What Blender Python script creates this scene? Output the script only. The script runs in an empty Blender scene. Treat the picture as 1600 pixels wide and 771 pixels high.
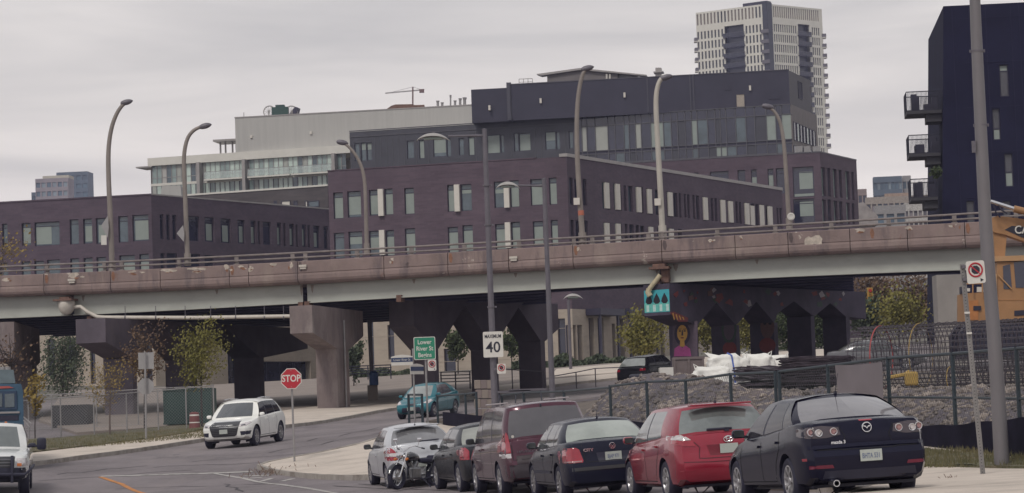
import bpy, bmesh, math, random
import numpy as np
from mathutils import Vector, Matrix, geometry
from mathutils.bvhtree import BVHTree
random.seed(7)
SC = bpy.context.scene
COL = SC.collection
R = math.radians
# ---------------------------------------------------------------- camera
FOC, PITCH, ROLL = 4200.0, math.atan(280/4200), R(2.05)
EYE = Vector((0, 0, 0))
Fw = Vector((0, math.cos(PITCH), math.sin(PITCH)))
U0 = Vector((0, -math.sin(PITCH), math.cos(PITCH)))
R0 = Vector((1, 0, 0))
CR = R0*math.cos(ROLL) - U0*math.sin(ROLL)
CU = U0*math.cos(ROLL) + R0*math.sin(ROLL)
cam = bpy.data.cameras.new('camera')
camo = bpy.data.objects.new('camera', cam)
COL.objects.link(camo)
cam.sensor_width = 36
cam.lens = FOC/1600*36
cam.clip_start = 0.5
cam.clip_end = 8000
camo.matrix_world = Matrix(((CR.x, CU.x, -Fw.x, 0), (CR.y, CU.y, -Fw.y, 0), (CR.z, CU.z, -Fw.z, 0), (0, 0, 0, 1)))
SC.camera = camo
SC.render.resolution_x, SC.render.resolution_y = 1024, 493
SC.render.engine = 'CYCLES'
# ---------------------------------------------------------------- world, sun, exposure
W = bpy.data.worlds.new('World')
SC.world = W
W.use_nodes = True
nt = W.node_tree
nt.nodes.clear()
out = nt.nodes.new('ShaderNodeOutputWorld')
bg = nt.nodes.new('ShaderNodeBackground')
sky = nt.nodes.new('ShaderNodeTexSky')
sky.sky_type = 'NISHITA'
sky.sun_disc = False
SUN_EL, SUN_AZ = R(48), R(200)
sky.sun_elevation = SUN_EL
sky.sun_rotation = SUN_AZ
sky.dust_density = 3
tc = nt.nodes.new('ShaderNodeTexCoord')
mp = nt.nodes.new('ShaderNodeMapping')
mp.inputs['Scale'].default_value = (2.0, 2.0, 15)
mp.inputs['Rotation'].default_value = (0, R(4), 0)
nz = nt.nodes.new('ShaderNodeTexNoise')
nz.inputs['Scale'].default_value = 2.6
nz.inputs['Detail'].default_value = 9
nz.inputs['Distortion'].default_value = .5
rmp = nt.nodes.new('ShaderNodeValToRGB')
rmp.color_ramp.elements[0].position = .3
rmp.color_ramp.elements[0].color = (4.5, 4.45, 4.55, 1)
rmp.color_ramp.elements[1].position = .7
rmp.color_ramp.elements[1].color = (6.5, 6.3, 6.25, 1)
sep = nt.nodes.new('ShaderNodeSeparateXYZ')
grd = nt.nodes.new('ShaderNodeValToRGB')
grd.color_ramp.elements[0].position = 0.0
grd.color_ramp.elements[0].color = (1.85, 1.75, 1.63, 1)
e = grd.color_ramp.elements.new(.1)
e.color = (1.57, 1.50, 1.42, 1)
grd.color_ramp.elements[-1].position = .26
grd.color_ramp.elements[-1].color = (1.08, 1.09, 1.10, 1)
mul = nt.nodes.new('ShaderNodeMix')
mul.data_type = 'RGBA'
mul.blend_type = 'MULTIPLY'
mul.inputs[0].default_value = 1
mx = nt.nodes.new('ShaderNodeMix')
mx.data_type = 'RGBA'
mx.inputs[0].default_value = .93
L = nt.links.new
L(tc.outputs['Generated'], mp.inputs['Vector'])
L(mp.outputs[0], nz.inputs['Vector'])
L(nz.outputs['Fac'], rmp.inputs[0])
L(tc.outputs['Generated'], sep.inputs[0])
L(sep.outputs['Z'], grd.inputs[0])
L(rmp.outputs[0], mul.inputs[6])
L(grd.outputs[0], mul.inputs[7])
L(sky.outputs[0], mx.inputs[6])
L(mul.outputs[2], mx.inputs[7])
L(mx.outputs[2], bg.inputs['Color'])
bg.inputs['Strength'].default_value = .1
L(bg.outputs[0], out.inputs[0])
sl = bpy.data.lights.new('sun', 'SUN')
sl.energy = 1.5
sl.angle = R(14)
sl.color = (1, .95, .88)
so = bpy.data.objects.new('sun', sl)
COL.objects.link(so)
# sun behind the photographer, a little to the left
sd = Vector((-math.sin(R(25))*math.cos(SUN_EL), -math.cos(R(25))*math.cos(SUN_EL), math.sin(SUN_EL)))
so.rotation_euler = sd.to_track_quat('Z', 'Y').to_euler()
sky.sun_rotation = math.atan2(sd.x, sd.y)
SC.view_settings.view_transform = 'Standard'
SC.view_settings.look = 'None'
SC.view_settings.exposure = 0
SC.view_settings.gamma = 1
# ---------------------------------------------------------------- pixel <-> world
def ray(px, py):
    return Fw + CR*((px-800)/FOC) + CU*((385.5-py)/FOC)
def P(px, py, Y):
    d = ray(px, py)
    return d*(Y/d.y)
def HZ(px, py, z):
    d = ray(px, py)
    return d*(z/d.z)
def proj(p):
    d = Vector(p)
    w = d.dot(Fw)
    return (800+FOC*d.dot(CR)/w, 385.5-FOC*d.dot(CU)/w)
# ---------------------------------------------------------------- materials
MATS = {}
def mat(name, c, rough=.7, var=.12, scale=4.0, bump=0.0, metal=0.0, spec=.5, coat=0.0, c2=None, detail=6, stretch=(1, 1, 1), bscale=None, thr=(.35, .65), world=False):
    if name in MATS:
        return MATS[name]
    m = bpy.data.materials.new(name)
    m.use_nodes = True
    t = m.node_tree
    b = t.nodes['Principled BSDF']
    b.inputs['Roughness'].default_value = rough
    b.inputs['Metallic'].default_value = metal
    b.inputs['Specular IOR Level'].default_value = spec
    b.inputs['Coat Weight'].default_value = coat
    b.inputs['Coat Roughness'].default_value = .04
    tcn = t.nodes.new('ShaderNodeTexCoord')
    mpn = t.nodes.new('ShaderNodeMapping')
    mpn.inputs['Scale'].default_value = stretch
    if world:
        g = t.nodes.new('ShaderNodeNewGeometry')
        t.links.new(g.outputs['Position'], mpn.inputs['Vector'])
    else:
        t.links.new(tcn.outputs['Object'], mpn.inputs['Vector'])
    n = t.nodes.new('ShaderNodeTexNoise')
    n.inputs['Scale'].default_value = scale
    n.inputs['Detail'].default_value = detail
    n.inputs['Roughness'].default_value = .65
    t.links.new(mpn.outputs[0], n.inputs['Vector'])
    r = t.nodes.new('ShaderNodeValToRGB')
    if c2 is None:
        c1 = tuple(max(0, v*(1-var)) for v in c)
        c2_ = tuple(min(1, v*(1+var)) for v in c)
    else:
        c1, c2_ = c, c2
    r.color_ramp.elements[0].position, r.color_ramp.elements[1].position = thr
    r.color_ramp.elements[0].color = (*c1, 1)
    r.color_ramp.elements[1].color = (*c2_, 1)
    t.links.new(n.outputs['Fac'], r.inputs[0])
    t.links.new(r.outputs[0], b.inputs['Base Color'])
    if bump:
        n2 = n
        if bscale:
            n2 = t.nodes.new('ShaderNodeTexNoise')
            n2.inputs['Scale'].default_value = bscale
            n2.inputs['Detail'].default_value = 5
            t.links.new(mpn.outputs[0], n2.inputs['Vector'])
        bu = t.nodes.new('ShaderNodeBump')
        bu.inputs['Strength'].default_value = bump
        bu.inputs['Distance'].default_value = .05
        t.links.new(n2.outputs['Fac'], bu.inputs['Height'])
        t.links.new(bu.outputs[0], b.inputs['Normal'])
    MATS[name] = m
    return m
def layer_noise(m, color, scale, thr, stretch=(1, 1, 1), fac=1.0, world=True, detail=7, zfade=None):
    """mix a second colour over the base where a noise passes a threshold: stains, chips, patches"""
    t = m.node_tree
    b = t.nodes['Principled BSDF']
    src = b.inputs['Base Color'].links[0].from_socket
    g = t.nodes.new('ShaderNodeNewGeometry')
    mpn = t.nodes.new('ShaderNodeMapping')
    mpn.inputs['Scale'].default_value = stretch
    t.links.new(g.outputs['Position'], mpn.inputs['Vector'])
    n = t.nodes.new('ShaderNodeTexNoise')
    n.inputs['Scale'].default_value = scale
    n.inputs['Detail'].default_value = detail
    n.inputs['Roughness'].default_value = .7
    t.links.new(mpn.outputs[0], n.inputs['Vector'])
    r = t.nodes.new('ShaderNodeMapRange')
    r.inputs['From Min'].default_value = thr[0]
    r.inputs['From Max'].default_value = thr[1]
    r.inputs['To Max'].default_value = fac
    t.links.new(n.outputs['Fac'], r.inputs['Value'])
    mxn = t.nodes.new('ShaderNodeMix')
    mxn.data_type = 'RGBA'
    mxn.inputs[7].default_value = (*color, 1)
    t.links.new(r.outputs[0], mxn.inputs[0])
    t.links.new(src, mxn.inputs[6])
    t.links.new(mxn.outputs[2], b.inputs['Base Color'])
    return m
# ---------------------------------------------------------------- objects
WM = {}           # world matrix of every empty / mesh we make
def reg(o, parent):
    l = Matrix.Translation(o.location) @ o.rotation_euler.to_matrix().to_4x4()
    WM[o.name] = (WM[parent.name] @ l) if parent else l
def link(o, parent=None):
    COL.objects.link(o)
    if parent:
        o.parent = parent
    reg(o, parent)
    return o
def tag(o, label=None, cat=None, group=None, kind=None):
    if label: o['label'] = label
    if cat: o['category'] = cat
    if group: o['group'] = group
    if kind: o['kind'] = kind
    return o
def thing(name, label, cat, loc, rotz=0, group=None, rot=None):
    o = bpy.data.objects.new(name, None)
    o.empty_display_size = .3
    o.location = loc
    o.rotation_euler = rot if rot else (0, 0, rotz)
    link(o)
    return tag(o, label, cat, group)
class MB:
    def __init__(s, mats=None):
        s.v, s.f, s.mi, s.sm = [], [], [], []
        s.m = mats or []
        s.cur = 0
        s.smooth = False
    def add(s, vs, fs):
        n = len(s.v)
        s.v += [tuple(v) for v in vs]
        for f in fs:
            s.f.append([i+n for i in f])
            s.mi.append(s.cur)
            s.sm.append(s.smooth)
        return s
    def box(s, x0, x1, y0, y1, z0, z1, T=None):
        vs = [Vector((x, y, z)) for z in (z0, z1) for (x, y) in ((x0, y0), (x1, y0), (x1, y1), (x0, y1))]
        if T: vs = [T @ v for v in vs]
        return s.add(vs, [(3, 2, 1, 0), (4, 5, 6, 7), (0, 1, 5, 4), (1, 2, 6, 5), (2, 3, 7, 6), (3, 0, 4, 7)])
    def cbox(s, c, sz, T=None, bev=0):
        x, y, z = c; a, b, d = (v/2 for v in sz)
        if bev:
            return s.bbox(c, sz, bev, T)
        return s.box(x-a, x+a, y-b, y+b, z-d, z+d, T)
    def bbox(s, c, sz, bev, T=None):
        bm = bmesh.new()
        bmesh.ops.create_cube(bm, size=1)
        for v in bm.verts:
            v.co = Vector((v.co.x*sz[0]+c[0], v.co.y*sz[1]+c[1], v.co.z*sz[2]+c[2]))
        bmesh.ops.bevel(bm, geom=bm.edges[:], offset=bev, segments=2, affect='EDGES', profile=.5)
        bm.verts.index_update()
        s.add([(T @ v.co) if T else v.co.copy() for v in bm.verts], [[v.index for v in f.verts] for f in bm.faces])
        bm.free()
        return s
    def quad(s, a, b, c, d):
        return s.add([a, b, c, d], [(0, 1, 2, 3)])
    def tube(s, path, r, n=8, cap=True, r2=None):
        path = [Vector(p) for p in path]
        k = len(path)
        rs = r if isinstance(r, (list, tuple)) else [r + ((r2 if r2 is not None else r)-r)*i/max(1, k-1) for i in range(k)]
        vs, fs = [], []
        ref = Vector((0, 0, 1))
        d0 = (path[1]-path[0]).normalized()
        if abs(d0.z) > .9: ref = Vector((0, 1, 0))
        for i, p in enumerate(path):
            d = (path[min(i+1, k-1)]-path[max(i-1, 0)]).normalized()
            a = d.cross(ref)
            if a.length < 1e-4: a = d.cross(Vector((1, 0, 0)))
            a.normalize()
            b = d.cross(a)
            for j in range(n):
                t = 2*math.pi*(j+.5)/n
                vs.append(p + a*math.cos(t)*rs[i] + b*math.sin(t)*rs[i])
        for i in range(k-1):
            for j in range(n):
                q = (j+1) % n
                fs.append((i*n+j, i*n+q, (i+1)*n+q, (i+1)*n+j))
        if cap:
            fs.append(tuple(range(n))[::-1])
            fs.append(tuple((k-1)*n+j for j in range(n)))
        return s.add(vs, fs)
    def ring(s, c, ax, r, rr, n=24, m=6):
        """torus"""
        c = Vector(c); ax = Vector(ax).normalized()
        a = ax.orthogonal().normalized(); b = ax.cross(a)
        vs, fs = [], []
        for i in range(n):
            t = 2*math.pi*i/n
            e = a*math.cos(t)+b*math.sin(t)
            for j in range(m):
                u = 2*math.pi*j/m
                vs.append(c + e*(r+rr*math.cos(u)) + ax*rr*math.sin(u))
        for i in range(n):
            for j in range(m):
                fs.append((i*m+j, ((i+1) % n)*m+j, ((i+1) % n)*m+(j+1) % m, i*m+(j+1) % m))
        return s.add(vs, fs)
    def lathe(s, prof, ax='y', n=28, c=(0, 0, 0)):
        """prof: (radius, along) pairs around an axis"""
        vs, fs = [], []
        for (r, h) in prof:
            for j in range(n):
                t = 2*math.pi*j/n
                q = (r*math.cos(t), h, r*math.sin(t)) if ax == 'y' else ((r*math.cos(t), r*math.sin(t), h) if ax == 'z' else (h, r*math.cos(t), r*math.sin(t)))
                vs.append(Vector(q)+Vector(c))
        for i in range(len(prof)-1):
            for j in range(n):
                q = (j+1) % n
                fs.append((i*n+j, i*n+q, (i+1)*n+q, (i+1)*n+j))
        return s.add(vs, fs)
    def prism(s, poly, d, T=None):
        """extrude a 3-D polygon by vector d"""
        poly = [Vector(p) for p in poly]; d = Vector(d)
        n = len(poly)
        vs = poly+[p+d for p in poly]
        if T: vs = [T @ v for v in vs]
        fs = [tuple(range(n))[::-1], tuple(range(n, 2*n))]
        for i in range(n):
            j = (i+1) % n
            fs.append((i, j, n+j, n+i))
        return s.add(vs, fs)
    def mesh(s, name, T=None, fix=True):
        me = bpy.data.meshes.new(name)
        vs = [T @ Vector(v) for v in s.v] if T else s.v
        me.from_pydata([tuple(v) for v in vs], [], s.f)
        for m in s.m: me.materials.append(m)
        me.polygons.foreach_set('material_index', s.mi)
        me.polygons.foreach_set('use_smooth', s.sm)
        if fix:
            bm = bmesh.new(); bm.from_mesh(me)
            bmesh.ops.recalc_face_normals(bm, faces=bm.faces[:])
            bm.to_mesh(me); bm.free()
        me.update()
        return me
    def build(s, name, m=None, parent=None, world=False, loc=None, fix=True, smooth=None):
        if m is not None: s.m = m if isinstance(m, list) else [m]
        if smooth is not None: s.sm = [smooth]*len(s.f)
        T = None
        if world and parent is not None: T = WM[parent.name].inverted()
        if loc is not None:
            T = Matrix.Translation(-Vector(loc)) @ (T or Matrix.Identity(4))
        o = bpy.data.objects.new(name, s.mesh(name, T, fix))
        if smooth: o.data.set_sharp_from_angle(angle=R(38))
        if loc is not None: o.location = loc
        return link(o, parent)
def inst(src, parent, loc, name=None, rot=None, scale=None):
    c = src.copy()
    c.name = name or src.name.split('.')[0]
    c.location = loc
    if rot is not None: c.rotation_euler = rot
    if scale is not None: c.scale = scale
    COL.objects.link(c)
    c.parent = parent
    reg(c, parent)
    return c
def kids(o):
    return [c for c in COL.objects if c.parent == o]
def copy_tree(src, loc, rotz=None, label=None, parent=None, tree=None):
    c = src.copy()
    COL.objects.link(c)
    if parent is None:
        c.location = loc
        if rotz is not None: c.rotation_euler = (0, 0, rotz)
        if label: c['label'] = label
    else:
        c.parent = parent
    reg(c, parent)
    for ch in src.children:
        copy_tree(ch, None, parent=c)
    return c
FONT_CACHE = {}
def text_mesh(name, s, size, m, parent, T, depth=.004, align='CENTER', xscale=1.0, world=False, spacing=1.0, bold=0.0):
    """flat lettering: T maps text-plane (x right, y up, z out) into the parent's space"""
    cu = bpy.data.curves.new(name, 'FONT')
    cu.body = s; cu.size = size; cu.align_x = align; cu.align_y = 'CENTER'
    cu.extrude = depth/2; cu.space_character = spacing; cu.offset = bold
    cu.resolution_u = 3
    to = bpy.data.objects.new(name+'_t', cu)
    COL.objects.link(to)
    bpy.context.view_layer.update()
    me = bpy.data.meshes.new_from_object(to)
    bpy.data.objects.remove(to)
    bpy.data.curves.remove(cu)
    M = T @ Matrix.Diagonal((xscale, 1, 1, 1))
    if world and parent: M = WM[parent.name].inverted() @ M
    me.transform(M)
    me.name = name
    me.materials.clear(); me.materials.append(m)
    o = bpy.data.objects.new(name, me)
    return link(o, parent)
def frame(o, xa, ya):
    """matrix from origin, x axis, y axis"""
    xa = Vector(xa).normalized(); ya = Vector(ya).normalized(); za = xa.cross(ya)
    return Matrix(((xa.x, ya.x, za.x, o[0]), (xa.y, ya.y, za.y, o[1]), (xa.z, ya.z, za.z, o[2]), (0, 0, 0, 1)))
# ---------------------------------------------------------------- terrain
_cp = [(1290, 784, 38), (1425, 768, 36.5), (1095, 774, 45.5), (925, 776, 50), (825, 772, 55), (754, 766, 61), (640, 759, 65.6),
       (1537, 753, 43), (1590, 742, 46), (500, 747, 77), (462, 729, 82), (575, 748, 72), (430, 738, 80), (385, 699, 96), (440, 691, 98),
       (50, 730, 86), (150, 714, 93), (300, 692, 103), (20, 777, 73), (160, 772, 75), (330, 669, 115), (90, 692, 113),
       (515, 640, 134), (455, 668, 117), (630, 641, 135), (675, 652, 118), (600, 628, 150), (560, 612, 175), (200, 650, 140),
       (1200, 590, 122), (1400, 590, 115), (1020, 603, 145), (900, 575, 190), (1250, 550, 190), (1060, 560, 180), (960, 690, 70), (1400, 690, 56), (1600, 640, 70), (1600, 600, 110), (1250, 625, 80),
       (750, 655, 95), (640, 583, 240), (100, 604, 252), (300, 603, 256), (440, 600, 262), (880, 574, 248), (100, 612, 235), (880, 570, 235), (1300, 530, 250), (-200, 600, 250), (1900, 520, 250), (-200, 700, 100), (-300, 780, 60)]
_c = np.array([tuple(P(*c)) for c in _cp] + [(6, 20, -1.25), (-6, 25, -1.55), (0, 5, -1.35), (-20, 20, -1.7), (25, 20, -1.0), (40, 60, -.3), (70, 120, 2), (-70, 120, .3), (80, 250, 6), (-90, 250, 5)])
_n = len(_c)
def _k(d): 
    return np.where(d > 1e-9, d*d*np.log(d+1e-12), 0)
_S = 50.0
_xy = _c[:, :2]/_S
_A = np.zeros((_n+3, _n+3))
_D = np.sqrt(((_xy[:, None]-_xy[None])**2).sum(-1))
_A[:_n, :_n] = _k(_D)+np.eye(_n)*.012
_A[:_n, _n] = 1; _A[:_n, _n+1:] = _xy
_A[_n, :_n] = 1; _A[_n+1:, :_n] = _xy.T
_w = np.linalg.solve(_A, np.concatenate([_c[:, 2], [0, 0, 0]]))
def tzv(x, y):
    x = np.asarray(x, float); y = np.asarray(y, float)
    xc = np.clip(x, -90, 90); yc = np.clip(y, 0, 255)
    d = np.sqrt((xc[..., None]/_S-_xy[:, 0])**2+(yc[..., None]/_S-_xy[:, 1])**2)
    z = (_k(d)*_w[:_n]).sum(-1)+_w[_n]+_w[_n+1]*xc/_S+_w[_n+2]*yc/_S
    return np.clip(z, -2.2, 8)
def tz(x, y):
    return float(tzv(x, y))
def G(px, py, y0=30, y1=300):
    d = ray(px, py); d = d/d.y
    ys = np.arange(y0, y1, .5)
    g = tzv(d.x*ys, ys)-d.z*ys
    k = np.where(g > 0)[0]
    Y = ys[k[0]] if len(k) else y1
    a, b = Y-.5, Y
    for _ in range(12):
        m = (a+b)/2
        if tz(d.x*m, m)-d.z*m > 0: b = m
        else: a = m
    return Vector((d.x*b, b, tz(d.x*b, b)))
# ================================================================ materials
asphalt = mat('asphalt', (.183, .160, .166), .9, .22, .25, .25, bscale=30, world=True)
layer_noise(asphalt, (.28, .24, .235), .09, (.5, .62), (1, .25, 1), .7)
layer_noise(asphalt, (.135, .115, .13), .5, (.55, .7), (1, .15, 1), .5)
layer_noise(asphalt, (.24, .21, .215), 6, (.50, .75), (1, .5, 1), .55)
layer_noise(asphalt, (.09, .078, .09), .16, (.60, .625), (1, .45, 1), .45)

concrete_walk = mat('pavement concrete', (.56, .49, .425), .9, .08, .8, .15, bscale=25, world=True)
layer_noise(concrete_walk, (.27, .24, .21), .45, (.52, .72), fac=.6)
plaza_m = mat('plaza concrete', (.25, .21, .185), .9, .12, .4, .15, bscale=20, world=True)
kerb_m = mat('kerb concrete', (.33, .30, .27), .9, .15, 2.5, .2, world=True)
layer_noise(kerb_m, (.16, .13, .11), 1.2, (.5, .65), fac=.7)
dirt = mat('site dirt', (.16, .13, .11), .95, .25, 1.2, .6, bscale=6, world=True)
grass_m = mat('dry verge grass', (.105, .10, .055), .95, .3, 3, .5, bscale=30, world=True)
layer_noise(grass_m, (.17, .13, .09), 1.5, (.48, .62), fac=.8)
far_ground = mat('far ground', (.13, .12, .10), .95, .25, .1, world=True)
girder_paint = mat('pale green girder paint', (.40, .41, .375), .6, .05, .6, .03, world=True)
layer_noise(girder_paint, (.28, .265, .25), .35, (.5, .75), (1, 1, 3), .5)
shaded_girder = mat('shaded girder steel', (.06, .055, .115), .7, .2, 1, world=True)  # inner girders: shade under the deck painted in as dark blue
conc_brown = mat('weathered brown concrete', (.235, .176, .163), .9, .13, .8, .25, bscale=9, world=True)
layer_noise(conc_brown, (.33, .27, .23), .5, (.55, .68), (1, 1, .3), .6)
layer_noise(conc_brown, (.12, .095, .10), .9, (.52, .64), (1.2, 1.2, .22), .75)
layer_noise(conc_brown, (.52, .46, .40), .55, (.63, .645), (1, 1, 1.1), .8)
layer_noise(conc_brown, (.19, .085, .05), .9, (.64, .70), (1, 1, .45), .7)
conc_pier = mat('pier concrete', (.21, .17, .165), .9, .15, .5, .2, bscale=6, world=True)
layer_noise(conc_pier, (.34, .30, .28), .7, (.55, .68), (1, 1, .4), .6)
layer_noise(conc_pier, (.09, .075, .085), .6, (.50, .68), (1, 1, .25), .75)
galv = mat('galvanised steel', (.30, .29, .29), .5, .12, 3, metal=.4)
galv_dark = mat('painted grey steel', (.135, .125, .145), .5, .1, 3, metal=.2)
lamp_brown = mat('weathered lamp pole', (.235, .205, .185), .6, .15, 2, metal=.1, stretch=(1, 1, .4))
lamp_pale = mat('pale aluminium lamp pole', (.46, .43, .38), .5, .1, 2, metal=.2, stretch=(1, 1, .4))
rail_m = mat('weathered rail', (.215, .185, .175), .6, .2, 2, metal=.2)
white_pipe = mat('white pipe', (.55, .51, .45), .5, .08, 3)
rust = mat('rusty bearing steel', (.15, .085, .065), .8, .3, 4)
navy_dark = mat('navy black', (.016, .016, .03), .8, .1, 3)
black = mat('black rubber', (.02, .019, .042), .8, .15, 8)
# ================================================================ ground
def in_poly(x, y, poly):
    c = False
    n = len(poly)
    for i in range(n):
        x1, y1 = poly[i][0], poly[i][1]; x2, y2 = poly[i-1][0], poly[i-1][1]
        if (y1 > y) != (y2 > y) and x < (x2-x1)*(y-y1)/(y2-y1)+x1:
            c = not c
    return c
def axis(lo, hi, step, far, g=1.5):
    a = list(np.arange(lo, hi+.01, step))
    s = step; v = hi
    while v < far: s *= g; v += s; a.append(v)
    s = step; v = lo
    while v > -far: s *= g; v -= s; a.insert(0, v)
    return a
xs = axis(-60, 60, 1.5, 900)
ys = axis(-5, 262, 1.5, 900)
XX, YY = np.meshgrid(xs, ys)
ZZ = tzv(XX, YY)
vs = np.stack([XX, YY, ZZ], -1).reshape(-1, 3)
nx = len(xs)
def sheet(name, m, sel):
    fs = []
    for j in range(len(ys)-1):
        for i in range(nx-1):
            if sel((xs[i]+xs[i+1])/2, (ys[j]+ys[j+1])/2):
                a = j*nx+i
                fs.append((a, a+1, a+1+nx, a+nx))
    used = sorted({i for f in fs for i in f}); mp_ = {k: i for i, k in enumerate(used)}
    b = MB()
    b.add([vs[k] for k in used], [tuple(mp_[i] for i in f) for f in fs])
    o = b.build(name, m, smooth=False, fix=False)
    o.data.polygons.foreach_set('use_smooth', [True]*len(fs))
    return tag(o, kind='structure')
def is_road(x, y): return -62 < x < 62 and -6 < y < 200
sheet('road', asphalt, is_road)
sheet('ground', far_ground, lambda x, y: not is_road(x, y))
def dens(pts, step=1.0, closed=False):
    pts = [Vector((p[0], p[1])) for p in pts]
    if closed: pts = pts+[pts[0]]
    o = []
    for a, b in zip(pts[:-1], pts[1:]):
        n = max(1, int((b-a).length/step))
        for i in range(n): o.append(a+(b-a)*i/n)
    if not closed: o.append(pts[-1])
    return o
def smooth_line(pts, k=2):
    pts = [Vector((p[0], p[1])) for p in pts]
    for _ in range(k):
        q = [pts[0]]
        for a, b in zip(pts[:-1], pts[1:]): q += [a*.75+b*.25, a*.25+b*.75]
        q.append(pts[-1]); pts = q
    return pts
def slab(name, poly, m, h=.12, step=1.0, kind='structure', jit=0):
    b = dens(poly, step, True)
    n = len(b)
    x0, x1 = min(p.x for p in b), max(p.x for p in b); y0, y1 = min(p.y for p in b), max(p.y for p in b)
    pts = list(b)
    bl = [(p.x, p.y) for p in b]
    for x in np.arange(x0, x1, step*1.5):
        for y in np.arange(y0, y1, step*1.5):
            if in_poly(x, y, bl): pts.append(Vector((x, y)))
    r = geometry.delaunay_2d_cdt(pts, [(i, (i+1) % n) for i in range(n)], [], 1, 1e-4)
    co = np.array([(p.x, p.y) for p in r[0]])
    z = tzv(co[:, 0], co[:, 1])+h
    mb = MB()
    mb.add([(co[i][0], co[i][1], z[i]+random.uniform(-jit, jit)) for i in range(len(co))], [tuple(f) for f in r[2]])
    mb.sm = [True]*len(mb.f)
    for i in range(n):
        p, q = b[i], b[(i+1) % n]
        zp, zq = tz(p.x, p.y), tz(q.x, q.y)
        mb.add([(p.x, p.y, zp+h), (q.x, q.y, zq+h), (q.x, q.y, zq-.3), (p.x, p.y, zp-.3)], [(0, 1, 2, 3)])
    me = mb.mesh(name, fix=False)
    bm = bmesh.new(); bm.from_mesh(me)
    for f in bm.faces:
        f.normal_update()
        if f.normal.z < -.3: f.normal_flip()
    bm.to_mesh(me); bm.free()
    me.materials.append(m)
    o = bpy.data.objects.new(name, me); link(o)
    return tag(o, kind=kind)
def kerb(pts, w=.16, h=.14):
    pts = dens(pts, .7)
    mb = MB()
    k = len(pts)
    V = []
    for i, p in enumerate(pts):
        d = (pts[min(i+1, k-1)]-pts[max(i-1, 0)]).normalized()
        nn = Vector((-d.y, d.x))*w/2
        z = tz(p.x, p.y)
        hh = h+random.uniform(-.008, .008)
        V += [(p.x-nn.x, p.y-nn.y, z-.2), (p.x-nn.x*.8, p.y-nn.y*.8, z+hh), (p.x+nn.x*.8, p.y+nn.y*.8, z+hh), (p.x+nn.x, p.y+nn.y, z-.2)]
    F = []
    for i in range(k-1):
        for j in range(3): F.append((i*4+j, i*4+j+1, i*4+j+5, i*4+j+4))
    mb.add(V, F)
    return tag(mb.build('kerb', kerb_m), kind='structure')
def g2(l): return [G(*p) for p in l]
# corner island (pavement in front of and behind the parked cars)
k_near = smooth_line([G(405, 733), G(425, 740), G(470, 746), G(525, 750), G(575, 751), Vector((-1.2, 66)), Vector((1.2, 60)), Vector((2.6, 54)), Vector((3.6, 49)), Vector((4.9, 43)), Vector((5.3, 39)), G(1420, 752), G(1345, 773), Vector((2.5, 26)), Vector((2, 12))])
k_far = smooth_line([G(405, 733), G(425, 726), G(500, 713), G(560, 700), G(595, 689), G(640, 680), G(690, 668)])
fence_line = [P(640, 660, 101), P(700, 650, 91), P(790, 650, 84), P(880, 650, 77.5), P(960, 650, 71), P(1100, 650, 65.5), P(1220, 650, 61), P(1400, 650, 55), P(1600, 600, 48), P(1760, 600, 43)]
fl2 = [Vector((p.x, p.y)) for p in fence_line]
island = list(reversed(k_far))+k_near[1:]+[Vector((30, 12)), Vector((30, 40))]+[Vector((p.x, p.y)) for p in reversed(fl2)]
slab('pavement', island, concrete_walk)
kerb(k_near); kerb(k_far)
# grass verge on the right beside the silt fence
v0 = [G(1438, 739), G(1500, 741), G(1600, 744), G(1750, 750)]
slab('verge', v0+[Vector((p.x-.3, p.y-.3)) for p in reversed(fl2[7:])], grass_m, h=.16, step=.5, jit=.02)
# left pavement and the paved ground under the bridge
k_left = smooth_line([G(-150, 750), G(-30, 738), G(60, 728), G(160, 714), G(310, 692), G(455, 668), G(560, 652), G(640, 639), G(740, 624), G(840, 607), G(1000, 590, 30, 170)])
slab('pavement', k_left+[G(1000, 583), G(840, 598), G(560, 628), G(400, 655), G(330, 675), G(160, 700), G(60, 712), G(-30, 722), G(-150, 738)], concrete_walk)
kerb(k_left)
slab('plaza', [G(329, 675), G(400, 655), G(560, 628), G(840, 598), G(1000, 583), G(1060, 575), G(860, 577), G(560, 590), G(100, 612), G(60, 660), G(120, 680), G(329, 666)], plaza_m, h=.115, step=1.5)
slab('verge', [G(329, 675), G(160, 700), G(60, 712), G(-30, 722), G(-150, 738), G(-150, 712), G(60, 692), G(200, 678), G(329, 664)], grass_m, h=.16, step=.6, jit=.03)
slab('path', [G(860, 594), G(1000, 583), G(1055, 577), G(1300, 560), G(1300, 548), G(1055, 566), G(870, 580)], concrete_walk, h=.14, step=1.5)
# construction ground behind the fence
site = [p+Vector((.6, .6)) for p in fl2]+[Vector((45, 60)), Vector((45, 118)), P(1340, 590, 118).xy, P(1050, 600, 112).xy, P(900, 620, 112).xy, P(760, 630, 112).xy]
slab('ground', site, dirt, h=.13, step=1.2, jit=.05)
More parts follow.
